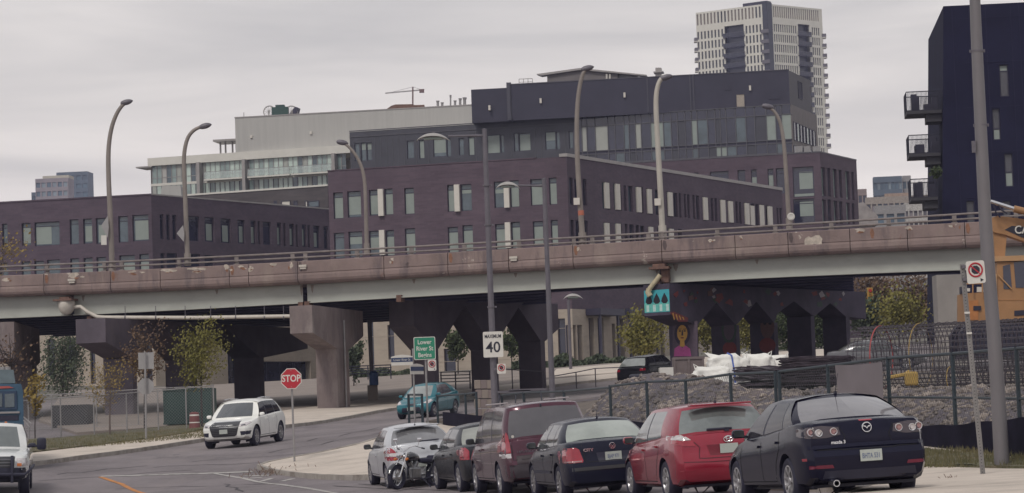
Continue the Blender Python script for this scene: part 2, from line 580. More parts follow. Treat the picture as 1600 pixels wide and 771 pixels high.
# painted lines
paint_w = mat('worn white road paint', (.42, .40, .38), .8, .1, 2, world=True)
layer_noise(paint_w, (.17, .16, .15), 3, (.5, .62), fac=.8)
paint_o = mat('worn orange road paint', (.50, .20, .05), .8, .1, 2, world=True)
layer_noise(paint_o, (.2, .13, .1), 3, (.52, .66), fac=.8)
def line(pix, w, m, label=None):
    pts = dens([G(*p) for p in pix], .4)
    k = len(pts); V = []; F = []
    for i, p in enumerate(pts):
        d = (pts[min(i+1, k-1)]-pts[max(i-1, 0)]).normalized()
        nn = Vector((-d.y, d.x))*w/2
        for q in (p-nn, p+nn): V.append((q.x, q.y, tz(q.x, q.y)+.012))
        if i: F.append((2*i-2, 2*i, 2*i+1, 2*i-1))
    return tag(MB().add(V, F).build('road_marking', m), kind='structure')
line([(157, 745), (260, 742), (395, 737.5)], .35, paint_w)
line([(332, 740), (380, 748), (440, 758), (520, 771), (560, 778)], .14, paint_w)
line([(157, 746), (190, 757), (238, 774)], .16, paint_o)
line([(385, 748.5), (410, 747)], .25, paint_w)
line([(408, 753), (425, 748)], .2, paint_w)
line([(440, 753), (458, 748.5)], .2, paint_w)
line([(380, 744.5), (425, 743.5)], .2, paint_w)
tar = mat('tar crack sealant', (.055, .05, .058), .8, .1, 2, world=True)
rk = random.Random(21)
def crack(x0, y0, x1, y1, w=.06, amp=3.0):
    n = 7; pts = []
    for i in range(n+1):
        f = i/n; pts.append((x0+(x1-x0)*f+(rk.uniform(-amp, amp) if 0 < i < n else 0)*2, y0+(y1-y0)*f+(rk.uniform(-amp, amp)*.35 if 0 < i < n else 0)))
    try: line(pts, w, tar).name = 'road_crack'
    except ValueError: pass
for c_ in ((60, 752, 300, 735), (180, 765, 420, 757), (300, 722, 520, 706), (240, 731, 430, 722), (420, 708, 600, 676), (480, 690, 640, 660), (90, 742, 230, 728), (520, 760, 700, 768), (350, 757, 380, 769), (560, 757, 640, 762)): crack(*c_)
def pjoint(a, b, h=.126):
    pts = dens([a, b], .5); V = []; F = []; k = len(pts)
    d = (Vector(b)-Vector(a)).normalized(); nn = Vector((-d.y, d.x))*.018
    for i, p in enumerate(pts):
        for q in (p-nn, p+nn): V.append((q.x, q.y, tz(q.x, q.y)+h))
        if i: F.append((2*i-2, 2*i, 2*i+1, 2*i-1))
    return MB().add(V, F)
joints_m = mat('pavement joint', (.42, .37, .325), .9, .1, 2, world=True)
jm = MB()
isl = [(p.x, p.y) for p in island]
for i in range(34):     # joints square to the kerb line, clipped to the slab
    Y0 = 34+i*1.8; x0 = 5.4-(Y0-38)*.235-8; seg_ = []
    for k_ in range(60):
        p = Vector((x0+k_*.3, Y0+k_*.3*.21))
        if in_poly(p.x, p.y, isl) and in_poly(p.x+.3, p.y+.063, isl): seg_.append(p)
    if len(seg_) > 3: jm.add(*(lambda m_: (m_.v, m_.f))(pjoint(seg_[0], seg_[-1])))
tag(jm.build('pavement_joint', joints_m), kind='structure')
# ================================================================ facade helper
class Fac:
    def __init__(s, A, B):
        s.A = Vector((A[0], A[1], 0)); d = Vector((B[0]-A[0], B[1]-A[1], 0)); s.L = d.length
        s.d = d.normalized(); s.n = Vector((s.d.y, -s.d.x, 0))
        if s.n.dot(s.A) > 0: s.n = -s.n
    def hit(s, px, py):
        r = ray(px, py); t = s.A.dot(s.n)/r.dot(s.n); p = r*t
        return ((p-s.A).dot(s.d), p.z)
    def u(s, px, py): return s.hit(px, py)[0]
    def z(s, px, py): return s.hit(px, py)[1]
    def pt(s, u, z, off=0):
        p = s.A+s.d*u+s.n*off
        return Vector((p.x, p.y, z))
    def rect(s, x0, x1, y0, y1):
        ym = (y0+y1)/2; xm = (x0+x1)/2
        return (s.u(x0, ym), s.u(x1, ym), s.z(xm, y1), s.z(xm, y0))
    def frame(s):
        return Matrix(((s.d.x, 0, s.n.x, 0), (s.d.y, 0, s.n.y, 0), (0, 1, 0, 0), (0, 0, 0, 1)))
    def box(s, mb, u0, u1, z0, z1, o0, o1):
        """box between offsets o0..o1 in front of the plane"""
        c = [s.pt(u, z, o) for z in (z0, z1) for (u, o) in ((u0, o0), (u1, o0), (u1, o1), (u0, o1))]
        mb.add(c, [(3, 2, 1, 0), (4, 5, 6, 7), (0, 1, 5, 4), (1, 2, 6, 5), (2, 3, 7, 6), (3, 0, 4, 7)])
def holed_wall(mb, F, u0, u1, z0, z1, holes, depth=.35):
    hs = []
    for h in holes:
        a, b, c, d = max(h[0], u0+.01), min(h[1], u1-.01), max(h[2], z0+.01), min(h[3], z1-.01)
        if b > a and d > c: hs.append((a, b, c, d))
    def uniq(l):
        l = sorted(l); o = []
        for v in l:
            if not o or v-o[-1] > 1e-4: o.append(v)
        return o
    us = uniq([u0, u1]+[v for h in hs for v in h[:2]])
    # strips per u column: cheap and without T-junction trouble at this distance
    for a, b in zip(us[:-1], us[1:]):
        m = (a+b)/2
        col = sorted([(h[2], h[3]) for h in hs if h[0] < m < h[1]])
        z = z0
        for c, d in col:
            if c > z+1e-4: mb.quad(F.pt(a, z), F.pt(b, z), F.pt(b, c), F.pt(a, c))
            z = max(z, d)
        if z < z1-1e-4: mb.quad(F.pt(a, z), F.pt(b, z), F.pt(b, z1), F.pt(a, z1))
    for a, b, c, d in hs:
        for (p, q) in (((a, c), (a, d)), ((a, d), (b, d)), ((b, d), (b, c)), ((b, c), (a, c))):
            mb.quad(F.pt(p[0], p[1]), F.pt(q[0], q[1]), F.pt(q[0], q[1], -depth), F.pt(p[0], p[1], -depth))
glass_teal = mat('teal tinted glass', (.07, .10, .12), .08, .25, .6, spec=.9)
glass_dark = mat('dark window glass', (.024, .026, .052), .08, .25, .6, spec=.8)
glass_pale = mat('pale green glass', (.27, .33, .30), .1, .3, .5, spec=.8)
blind_m = mat('pale green blind behind glass', (.27, .31, .285), .35, .06, 1)
blind_w = mat('pale cream blind', (.36, .37, .34), .4, .06, 1)
frame_dark = mat('dark window frame', (.034, .031, .058), .5, .1, 2)
def window(F, parent, r, rec=.22, mull=(), trans=(), blind=None, gm=None, fm=None, bm_=None, fw=.07, name='window'):
    u0, u1, z0, z1 = r
    gm = gm or glass_teal; fm = fm or frame_dark
    o = F.pt((u0+u1)/2, (z0+z1)/2, 0)
    mb = MB()
    for (a, b, c, d) in ((u0, u0+fw, z0, z1), (u1-fw, u1, z0, z1), (u0+fw, u1-fw, z0, z0+fw), (u0+fw, u1-fw, z1-fw, z1)):
        F.box(mb, a, b, c, d, -rec-.06, -rec+.03)
    for m in mull:
        x = u0+(u1-u0)*m; F.box(mb, x-fw/2, x+fw/2, z0+fw, z1-fw, -rec-.05, -rec+.025)
    for t in trans:
        zz = z0+(z1-z0)*t; F.box(mb, u0+fw, u1-fw, zz-fw/2, zz+fw/2, -rec-.05, -rec+.02)
    w = mb.build(name, fm, parent, world=True, loc=None)
    uu = [u0]+[u0+(u1-u0)*m for m in mull]+[u1]; zs = [z0]+[z0+(z1-z0)*t for t in trans]+[z1]
    for a, b in zip(uu[:-1], uu[1:]):
        for c, d in zip(zs[:-1], zs[1:]):
            g = MB(); F.box(g, a+.01, b-.01, c+.01, d-.01, -rec-.05, -rec-.03)
            g.build('pane', gm, w, world=True)
    if blind:
        for (f0, f1, g0, g1) in ([blind] if not isinstance(blind, list) else blind):
            g = MB(); F.box(g, u0+(u1-u0)*f0+fw*.6, u0+(u1-u0)*f1-fw*.6, z0+(z1-z0)*g0+.03, z0+(z1-z0)*g1-.03, -rec-.028, -rec-.012)
            g.build('blind', bm_ or blind_m, w, world=True)
    return w
def eqh(A, px, py):
    return HZ(px, py, A.z)
def block(mb, F, u0, u1, z0, z1, dep, front=False, roof=True, sides=(1, 1)):
    """closed back, sides and roof of a building standing behind facade F"""
    a, b = F.pt(u0, 0), F.pt(u1, 0); c, d = F.pt(u1, 0, -dep), F.pt(u0, 0, -dep)
    z = lambda p, h: Vector((p.x, p.y, h))
    if front: mb.quad(z(a, z0), z(b, z0), z(b, z1), z(a, z1))
    if sides[1]: mb.quad(z(b, z0), z(c, z0), z(c, z1), z(b, z1))
    if sides[0]: mb.quad(z(d, z0), z(a, z0), z(a, z1), z(d, z1))
    mb.quad(z(c, z0), z(d, z0), z(d, z1), z(c, z1))
    if roof: mb.quad(z(a, z1-.01), z(b, z1-.01), z(c, z1-.01), z(d, z1-.01))
# ================================================================ highway bridge
DA, DB = P(-260, 430, 143.5), P(1860, 330, 124.5)
DF = Fac(DA, DB)
def efit(pts):
    uz = [DF.hit(x, y) for x, y in pts]
    c = np.polyfit([a for a, b in uz], [b for a, b in uz], 3)
    lo, hi = uz[0][0]-3, uz[-1][0]+3
    return lambda u: float(np.polyval(c, min(max(u, lo), hi)))+0*u
z_rail = efit([(0, 415), (240, 405), (520, 390), (720, 379), (900, 370), (1240, 348.5), (1400, 339), (1560, 329)])
z_conc = efit([(0, 431), (240, 420.5), (520, 405), (720, 394.5), (900, 382.5), (1240, 362.5), (1400, 354), (1560, 345)])
z_join = efit([(0, 464), (240, 456), (394, 450), (520, 441), (720, 428), (900, 419.5), (1100, 409), (1280, 399), (1540, 386)])
z_bot = efit([(0, 497), (240, 486), (394, 478), (520, 471.5), (720, 457), (900, 449), (1100, 439), (1280, 430), (1540, 420)])
def upx(px, py): return DF.u(px, py)
bo = DF.pt(DF.L/2, z_conc(DF.L/2))
bridge = thing('highway_bridge', 'long weathered concrete and steel highway overpass crossing the whole picture', 'bridge', bo)
U0_, U1_ = 0.0, DF.L
W_DECK = 27.0
# parapet panels: one object each
bounds = [U0_]
for px in (-200, -110, -20, 68, 172, 250, 358, 388, 465, 600, 700, 795, 896, 1035, 1150, 1233, 1330, 1420, 1510, 1600, 1700, 1790):
    bounds.append(upx(px, 420))
bounds.append(U1_)
def prof(u):
    t, j = z_conc(u), z_join(u)
    h = t-j
    return [(-.35, t-.02), (-.02, t), (0, t-.03), (0, t-.50*h), (-.025, t-.51*h), (-.025, t-.535*h), (.0, t-.545*h), (.03, t-.62*h), (.03, t-.78*h), (-.02, t-.88*h), (-.13, t-.96*h), (-.3, j), (-.62, j+.02)]
for a, b in zip(bounds[:-1], bounds[1:]):
    mb = MB(); n = 5
    g = .018
    V = []; us_ = [a+g+(b-a-2*g)*i/n for i in range(n+1)]
    for u in us_:
        V += [DF.pt(u, z, o) for o, z in prof(u)]+[DF.pt(u, z_conc(u)-.9, -.6)]
    k = 14; F_ = []
    for i in range(n):
        for j in range(k):
            F_.append((i*k+j, i*k+(j+1) % k, (i+1)*k+(j+1) % k, (i+1)*k+j))
    F_ += [tuple(range(k)), tuple((n)*k+j for j in range(k))[::-1]]
    mb.add(V, F_)
    mb.build('parapet_panel', conc_brown, bridge, world=True)
def band(name, f0, f1, o0, o1, m, n=24, ua=U0_, ub=U1_):
    mb = MB(); V = []; F_ = []
    for i in range(n+1):
        u = ua+(ub-ua)*i/n
        V += [DF.pt(u, f0(u), o0), DF.pt(u, f1(u), o0), DF.pt(u, f1(u), o1), DF.pt(u, f0(u), o1)]
    for i in range(n):
        for j in range(4): F_.append((i*4+j, i*4+(j+1) % 4, (i+1)*4+(j+1) % 4, (i+1)*4+j))
    F_ += [(3, 2, 1, 0), (n*4, n*4+1, n*4+2, n*4+3)]
    mb.add(V, F_)
    return mb.build(name, m, bridge, world=True)
band('deck', lambda u: z_join(u)+.03, lambda u: z_join(u)+.42, -.62, -5.2, conc_pier)
band('parapet_panel', lambda u: z_join(u)+.05, lambda u: z_conc(u)-.05, -5.2, -5.5, conc_brown)
def uo(px, off):          # where the sight line of a pixel column meets the line parallel to the deck edge at an offset
    r = ray(px, 470); t_ = (DF.A+DF.n*off).dot(DF.n)/r.dot(DF.n); return (r*t_-DF.A).dot(DF.d)
SHADE_DECK = [(-330, 862), (1049, 1338)]
for a_, b_ in SHADE_DECK:       # added rear deck pieces over the two pier groups, keeping them dark
    V = []; F_ = []; n = 14
    for i in range(n+1):
        f = i/n
        for off, dz in ((-5.5, .03), (-W_DECK, .03), (-W_DECK, .42), (-5.5, .42)):
            ua, ub = uo(a_, off), uo(b_, off); u = ua+(ub-ua)*f; V.append(DF.pt(u, z_join(min(max(u, 0), DF.L))+dz, off))
        if i:
            for j in range(4): F_.append(((i-1)*4+j, (i-1)*4+(j+1) % 4, i*4+(j+1) % 4, i*4+j))
    F_ += [(3, 2, 1, 0), (n*4, n*4+1, n*4+2, n*4+3)]
    MB().add(V, F_).build('deck', conc_pier, bridge, world=True)
joints = [upx(103, 480), upx(469, 470), upx(1030, 445)]
seg = [U0_]+joints+[U1_]
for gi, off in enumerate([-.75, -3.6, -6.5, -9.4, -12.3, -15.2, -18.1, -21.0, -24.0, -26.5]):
    for a, b in (zip(seg[:-1], seg[1:]) if gi < 2 else [(max(0, uo(p_[0], off)), min(DF.L, uo(p_[1], off))) for p_ in SHADE_DECK]):
        m = girder_paint if gi == 0 else shaded_girder
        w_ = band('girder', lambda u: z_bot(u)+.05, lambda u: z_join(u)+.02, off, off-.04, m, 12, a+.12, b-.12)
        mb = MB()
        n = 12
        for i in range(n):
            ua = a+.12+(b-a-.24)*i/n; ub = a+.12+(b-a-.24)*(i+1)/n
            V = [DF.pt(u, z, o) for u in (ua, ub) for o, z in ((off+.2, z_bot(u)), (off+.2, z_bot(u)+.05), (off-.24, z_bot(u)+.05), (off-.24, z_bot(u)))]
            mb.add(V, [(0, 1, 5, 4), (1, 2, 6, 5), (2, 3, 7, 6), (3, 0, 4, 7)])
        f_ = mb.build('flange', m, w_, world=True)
# cross frames between the girders (dark)
mb = MB()
for i in range(26):
    u = U0_+(U1_-U0_)*(i+.5)/26
    DF.box(mb, u-.08, u+.08, z_bot(u)+.5, z_bot(u)+.62, -.8, -3.6)
mb.build('cross_frame', shaded_girder, bridge, world=True)
# railing
def rail_at(f, dz, r, name):
    mb = MB()
    mb.tube([DF.pt(U0_+(U1_-U0_)*i/30, f(U0_+(U1_-U0_)*i/30)+dz, -.2) for i in range(31)], r, 8)
    mb.build(name, rail_m, bridge, world=True, smooth=True)
rail_at(z_rail, -.055, .055, 'rail')
rail_at(z_rail, -.30, .05, 'rail')
for px in [-230, -150, -90, -15, 70, 160, 187, 277, 367, 455, 475, 556, 641, 724, 810, 896, 925, 1013, 1034, 1121, 1212, 1300, 1390, 1493, 1590, 1690, 1790]:
    u = upx(px, 400)
    mb = MB()
    DF.box(mb, u-.09, u+.09, z_conc(u)-.02, z_rail(u)-.03, -.32, -.24)
    DF.box(mb, u-.13, u+.13, z_conc(u)-.03, z_conc(u)+.05, -.38, -.1)
    DF.box(mb, u-.1, u+.1, z_rail(u)-.36, z_rail(u)-.02, -.27, -.17)
    mb.build('post', rail_m, bridge, world=True)
# small wall lights / scuppers on the fascia
for px, py in ((113, 438), (474, 416), (803, 403)):
    u, z = DF.hit(px, py)
    mb = MB(); DF.box(mb, u-.2, u+.2, z-.05, z+.06, 0.002, .14); DF.box(mb, u-.16, u+.16, z-.16, z-.05, 0.002, .1)
    mb.build('scupper', white_pipe, bridge, world=True)
# drain pipes
mb = MB()
def dp(px, py, o=-.3): 
    u, z = DF.hit(px, py); return DF.pt(u, z, o)
mb.tube([dp(112, 480), dp(122, 479), dp(132, 487), dp(148, 495), dp(160, 496)], .1, 10)
mb.tube([dp(160, 496), dp(300, 496.5), dp(456, 494)], .1, 10)
pp = mb.build('drain_pipe', white_pipe, bridge, world=True, smooth=True)
for px in (192, 240, 286, 326, 365, 410, 440):
    mb = MB(); a, b = dp(px, 496), dp(px, 484)
    mb.tube([a+Vector((-.03, 0, 0)), a+Vector((.03, 0, 0))], .125, 10); mb.tube([a, Vector((a.x, a.y, b.z+.2))], .02, 5)
    mb.build('hanger', galv_dark, pp, world=True)
u, z = DF.hit(101, 483)
mb = MB()
mb.lathe([(.0, .42), (.42, .42), (.45, .36), (.43, .1), (.36, -.1), (.22, -.26), (0, -.3)], 'z', 20, DF.pt(u, z, -.25))
mb.build('catch_basin', white_pipe, bridge, world=True, smooth=True)
mb = MB(); DF.box(mb, u-.55, u+.5, z+.42, z+.52, .25, -.6); DF.box(mb, u-.25, u+.3, z+.52, z+.62, .1, -.5)
mb.build('bracket', rust, bridge, world=True)
u, z = DF.hit(1030, 424)
mb = MB(); DF.box(mb, u-.5, u+.5, z+.1, z+.22, .12, -.55); DF.box(mb, u-.3, u+.3, z+.22, z+.36, .1, -.5); DF.box(mb, u+.02, u+.4, z-.55, z+.1, -.25, -.7)
mb.build('bracket', rust, bridge, world=True)
mb = MB()
mb.tube([dp(1032, 430, .05), dp(1026, 438, .05), dp(1015, 452, .05)], .12, 10); mb.tube([dp(1015, 452, .05), dp(1013, 457, .05), dp(1016, 463, .05)], .15, 10)
mb.build('drain_pipe', mat('yellowed pipe', (.48, .42, .28), .5), bridge, world=True, smooth=True)
for px, py in ((464, 476), (474, 475), (1024, 441), (1038, 440), (133, 498), (618, 465)):
    u, z = DF.hit(px, py); mb = MB(); DF.box(mb, u-.13, u+.13, z-.2, z+.14, -.5, -1.1)
    mb.build('bearing', rust, bridge, world=True)
# spalled, patched and stained spots on the parapet faces
sp_pale, sp_rust, sp_dark = mat('spalled concrete', (.47, .41, .35), .9, .25, 4, world=True), mat('rusty spall', (.23, .115, .07), .9, .3, 4, world=True), mat('sooty streak', (.10, .075, .075), .9, .2, 3, world=True)
rp_ = random.Random(13)
def spall(px, py, w, h, m, n=3, o=.004):
    for k in range(n):
        cx, cy_ = px+rp_.uniform(-w, w)*.5, py+rp_.uniform(-h, h)*.4
        kk = rp_.randint(7, 10); s_ = rp_.uniform(.35, 1)
        pts = []
        for i in range(kk):
            a = 2*math.pi*i/kk; q = rp_.uniform(.45, 1.1)
            pts.append(DF.pt(*DF.hit(cx+w*.5*s_*q*math.cos(a), cy_+h*.5*s_*q*math.sin(a)), o+k*.002))
        mb = MB(); mb.prism(pts, -DF.n*.02); mb.build('spalled_patch', m, bridge, world=True)
for px, w, h in ((14, 14, 7), (120, 18, 8), (212, 22, 6), (262, 26, 6), (305, 26, 7), (356, 10, 10), (378, 18, 7), (392, 12, 9), (425, 10, 5), (452, 7, 12), (612, 6, 9), (905, 5, 8), (1112, 9, 6), (1160, 8, 6), (1342, 26, 8), (1420, 12, 7), (1490, 9, 6)):
    y_ = DF.A and proj(DF.pt(upx(px, 410), z_conc(upx(px, 410))))[1]
    spall(px, y_+h*.75, w, h, sp_pale); spall(px, y_+h, w*.5, h*.6, sp_rust, 2, .012)
spall(1272, 376, 22, 20, sp_pale, 4); spall(640, 415, 8, 10, sp_dark, 2); spall(1500, 352, 5, 9, sp_rust, 2)
for px in (68, 172, 358, 465, 700, 896, 1035, 1233, 1360, 1510):
    u = upx(px, 420); t_, j_ = z_conc(u), z_join(u); pts = [(u-.05, t_-.05), (u+.06, t_-.06), (u+.12, t_-.3), (u+.05, t_-.46*(t_-j_)), (u-.04, t_-.42*(t_-j_)), (u-.10, t_-.25)]
    mb = MB(); mb.prism([DF.pt(a+.15, b, .003) for a, b in pts], -DF.n*.02); mb.build('stain', sp_dark if px % 2 else sp_rust, bridge, world=True)
# rust runs on the girder below the joints and brackets
for px, w, h in ((96, 5, 16), (120, 3, 10), (463, 3, 18), (480, 3, 14), (1022, 4, 14), (1052, 5, 12), (640, 3, 8), (330, 3, 8), (1180, 3, 8), (800, 3, 7)):
    u = upx(px, 450); j_, b_ = z_join(u)-.02, z_bot(u); ww = w*.03; hh = min(h*.032, j_-b_-.1)
    mb = MB(); mb.prism([DF.pt(u-ww, j_, -.747), DF.pt(u+ww, j_, -.747), DF.pt(u+ww*.6, j_-hh*.6, -.747), DF.pt(u+.01, j_-hh, -.747), DF.pt(u-ww*.5, j_-hh*.7, -.747)], -DF.n*.002); mb.build('rust_run', mat('faint rust run', (.24, .20, .175), .8, .2, 3, world=True), bridge, world=True)
# ---------------------------------------------------------------- piers
conc_shaded = mat('shaded pier concrete', (.105, .088, .108), .9, .2, .5, .2, bscale=6, world=True)  # darker copy of the pier concrete; under-deck shade is in the colour
layer_noise(conc_shaded, (.16, .132, .135), .5, (.55, .7), (1, 1, .5), .6)
def pier(label, A, B, thick, ytop, yend, cols, arches, xend, m=conc_pier, left_haunch=None, base_extra=.4, fl=7, ypx=560):
    """multi column bent. cols: pixel extents of each column (its end face plus a flank of fl pixels);
    arches: (x, y of the visible peak, y of the springing). F is the bent's right-hand flank."""
    F = Fac(A, B)
    t = thing('bridge_pier', label, 'bridge pier', F.pt(0, tz(A.x, A.y)))
    zt = F.z(*ytop); zb = F.z(*yend)
    uE = F.u(xend, (ytop[1]+yend[1])/2)
    cu = [(F.u(b-fl, ypx), F.u(b, ypx)) for a, b in cols]
    poly = [(0, zt), (0, zb)]
    zl = F.z(*left_haunch) if left_haunch else zb-.9
    spr = zl
    for i, (a, b) in enumerate(cu):
        poly += [(a, zl), (b, zl)]
        if i < len(cu)-1:
            x, y, ys_ = arches[i]
            zs = F.z(cols[i][1], ys_); poly[-1] = (b, zs)
            c = cu[i+1][0]; mid = (b+c)/2
            sl_ = (F.z(x, y)-zs)/max(.05, F.u(x, y)-b)
            ap = min(zs+sl_*(mid-b), zt-.3)
            poly.append((mid, ap)); zl = zs
    poly += [(uE, zb+.05), (uE, zt)]
    mb = MB(); mb.prism([F.pt(u, z) for u, z in poly], -F.n*thick)
    mb.build('cap', m, t, world=True)
    for i, (a, b) in enumerate(cu):
        gz = min(tz(*F.pt(a, 0).xy), tz(*F.pt(b, 0).xy))-base_extra
        zz_ = min(z for u, z in poly if abs(u-a) < 1e-6 or abs(u-b) < 1e-6)
        mb = MB(); F.box(mb, a+.01, b-.01, gz, zz_-.001, -.03, -thick+.03)
        mb.build('column', m, t, world=True)
    return t, F
p1, F1 = pier('lit single column pier with flared head, to the right of the stop sign', P(488, 500, 131), P(565, 500, 139.5), 1.15, (488, 477), (488, 520), [(493, 546)], [], 567, left_haunch=(527, 545), fl=19)
p2, F2 = pier('dark many columned pier whose flared head shows behind the green road sign', P(646, 490, 139), P(867, 490, 152), 1.5, (646, 465), (646, 509), [(650, 686), (735, 779), (809, 853)], [(709, 506, 545), (794, 504, 532)], 872, left_haunch=(672, 545), m=conc_shaded)
p3, F3 = pier('shadowed many columned pier under the left end of the bridge, behind the chain link fence', P(165, 520, 136.5), P(455, 520, 158), 1.7, (165, 497), (165, 535), [(175, 214), (262, 308), (375, 413)], [(240, 532, 560), (342, 528, 556)], 480, left_haunch=(205, 558), m=conc_shaded)
p4, F4 = pier('painted many columned pier covered with murals on the right, beyond the white bags', P(1047, 470, 131), P(1335, 470, 147), 1.5, (1047, 443), (1047, 492), [(1051, 1093), (1120, 1158), (1182, 1218), (1245, 1276), (1295, 1331)], [(1106, 489, 507), (1169, 487, 503), (1231, 478, 490), (1285, 484, 494)], 1352, left_haunch=(1084, 507), fl=6, m=mat('shade darkened painted concrete', (.055, .045, .070), .85, .25, .8, world=True))  # mural paint, its base darkened to hold the shade under the bridge
# far left pier at the picture's edge
p5, F5 = pier('narrow pier at the left edge of the picture above the blue truck', P(22, 520, 140), P(60, 520, 150), 1.2, (22, 503), (22, 560), [(26, 58)], [], 62, left_haunch=(50, 570))
# murals: thin painted shapes standing 6 mm proud of the concrete
def col(name, c, rough=.7): return mat(name, c, rough, .1, 6)
cy, bk, wh, teal = col('cyan mural paint', (.05, .36, .42)), col('black mural paint', (.012, .012, .02)), col('white mural paint', (.45, .62, .58)), col('turquoise mural paint', (.12, .45, .40))
end_n = -F4.d
def endpt(fx, z, o=.01):   # end face of pier 4: fx 0..1 from left edge to right edge
    p = F4.pt(0, z)-F4.n*1.5*(1-fx)+end_n*o
    return Vector((p.x, p.y, z))
zt, zb = F4.z(1047, 452), F4.z(1047, 487)
def epoly(name, pts, m, o):
    mb = MB(); mb.prism([endpt(x, zb+(zt-zb)*y, o) for x, y in pts], -end_n*.008)
    return mb.build(name, m, p4, world=True)
epoly('mural_panel', [(.02, 0), (.98, 0), (.98, 1), (.02, 1)], cy, .012)
for i in range(3):
    x = .2+i*.3
    epoly('mural_drop', [(x, .86), (x+.1, .62), (x+.13, .48), (x+.06, .38), (x-.06, .38), (x-.13, .48), (x-.1, .62)], bk, .022)
zig = [(.02, .02)]+[(.98, .02), (.98, .38)]+[(.98-.08*(i+1), .5 if i % 2 == 0 else .38) for i in range(11)]+[(.02, .38)]
epoly('mural_band', zig, teal, .018)
for i in range(4): 
    x = .1+i*.25; epoly('mural_stripe', [(x, .04), (x+.1, .04), (x+.1, .34), (x, .34)], wh, .026)
def fpoly(name, pix, m, o=.008, par=None, F=None):
    F = F or F4
    if sum(p[1] for p in pix)/len(pix) > 500 and name != 'mural_awning':
        return colpoly(name, pix, m, o)
    mb = MB(); mb.prism([F.pt(*F.hit(x, y), o) for x, y in pix], -F.n*.006)
    return mb.build(name, m, par or p4, world=True)
# woman painted on the first column's end face
def colpoly(name, pix, m, o):
    cx = sum(p[0] for p in pix)/len(pix)
    i = min(range(5), key=lambda k: abs(F4cols[k][0]+19-cx))
    u = F4.u(F4cols[i][1]-6, 560)+.01
    base = F4.pt(u, 0); nn = -F4.d
    pts = []
    for x, y in pix:
        r = ray(x, y); t_ = (base+nn*o).dot(nn)/r.dot(nn); pts.append(r*t_)
    mb = MB(); mb.prism(pts, -nn*.006)
    return mb.build(name, m, p4, world=True)
F4cols = [(1051, 1093), (1120, 1158), (1182, 1218), (1245, 1276), (1295, 1331)]
hair, skin_y, pink, red = col('dark mural hair', (.03, .02, .045)), col('yellow mural face', (.50, .28, .06)), col('pink mural shirt', (.42, .08, .26)), col('dull red mural paint', (.16, .03, .03))
def ell(cx, cy_, rx, ry, n=14, a0=0): return [(cx+rx*math.cos(2*math.pi*i/n+a0), cy_+ry*math.sin(2*math.pi*i/n+a0)) for i in range(n)]
fpoly('mural_background', [(1051, 502), (1090, 502), (1090, 560), (1051, 560)], col('purple mural ground', (.09, .065, .09)), .004)
fpoly('mural_hair', ell(1066, 522, 12.5, 18), hair, .010)
fpoly('mural_face', ell(1066, 521, 8.2, 13), skin_y, .018)
fpoly('mural_neck', [(1063, 530), (1069, 530), (1070, 542), (1062, 542)], skin_y, .016)
fpoly('mural_shirt', [(1053, 557), (1054, 545), (1061, 540), (1066, 544), (1071, 540), (1078, 545), (1080, 557)], pink, .022)
for x in (1062.3, 1069.7):
    fpoly('mural_eye', ell(x, 517.5, 2.1, 1.1, 8), bk, .026)
    fpoly('mural_brow', [(x-2.6, 514.2), (x+2.6, 513.8), (x+2.6, 514.9), (x-2.6, 515.2)], bk, .026)
fpoly('mural_nose', [(1065.4, 516), (1066.6, 516), (1067.6, 524.5), (1064.6, 524.5)], hair, .026)
fpoly('mural_mouth', ell(1066, 528.2, 3, 1.1, 8), red, .026)
fpoly('mural_awning', [(1046, 489), (1052, 487), (1075, 497), (1074, 503), (1060, 503)], red, .012)
for i in range(4): fpoly('mural_stripe', [(1050+i*5, 489.5+i*2), (1052+i*5, 489.5+i*2), (1054+i*5, 500), (1052.5+i*5, 500)], skin_y, .018)
fpoly('mural_arch', ell(1139, 515, 12, 22), col('dull green mural paint', (.035, .06, .045)), .010)
fpoly('mural_arch', ell(1139, 515, 8.5, 17), col('purple mural ground', (.09, .065, .09)), .016)
fpoly('mural_arch', ell(1140, 545, 11, 11), red, .010)
fpoly('mural_face', ell(1199, 510, 11, 20), col('brown mural paint', (.11, .055, .05)), .010)
fpoly('mural_face', ell(1199, 540, 13, 12), red, .012)
for x in (1195, 1203): fpoly('mural_eye', ell(x, 506, 2.6, 2, 8), bk, .018)
rr = random.Random(3)
for i in range(34):
    x = rr.uniform(1052, 1320) if i < 20 else rr.uniform(1052, 1125); y = rr.uniform(452, 476)
    s = rr.uniform(3, 8); a = rr.uniform(0, 6)
    fpoly('mural_figure', [(x+s*math.cos(a+k*1.4)*rr.uniform(.4, 1.1), y+s*.8*math.sin(a+k*1.4)) for k in range(4)], rr.choice([red, col('dull green mural paint', (0, 0, 0)), col('grey mural paint', (.27, .25, .26)), col('brown mural paint', (0, 0, 0)), skin_y if i % 9 == 0 else red]), .012+i*.0012)
# stains on the lit pier's flank are in the concrete; steel conduit on its column
mb = MB(); u = F1.u(538, 580); mb.tube([F1.pt(u, tz(*F1.pt(u, 0).xy)-.1, .06), F1.pt(u, F1.z(538, 545), .06), F1.pt(u, F1.z(528, 500), .06)], .05, 8)
mb.build('conduit', galv, p1, world=True, smooth=True)
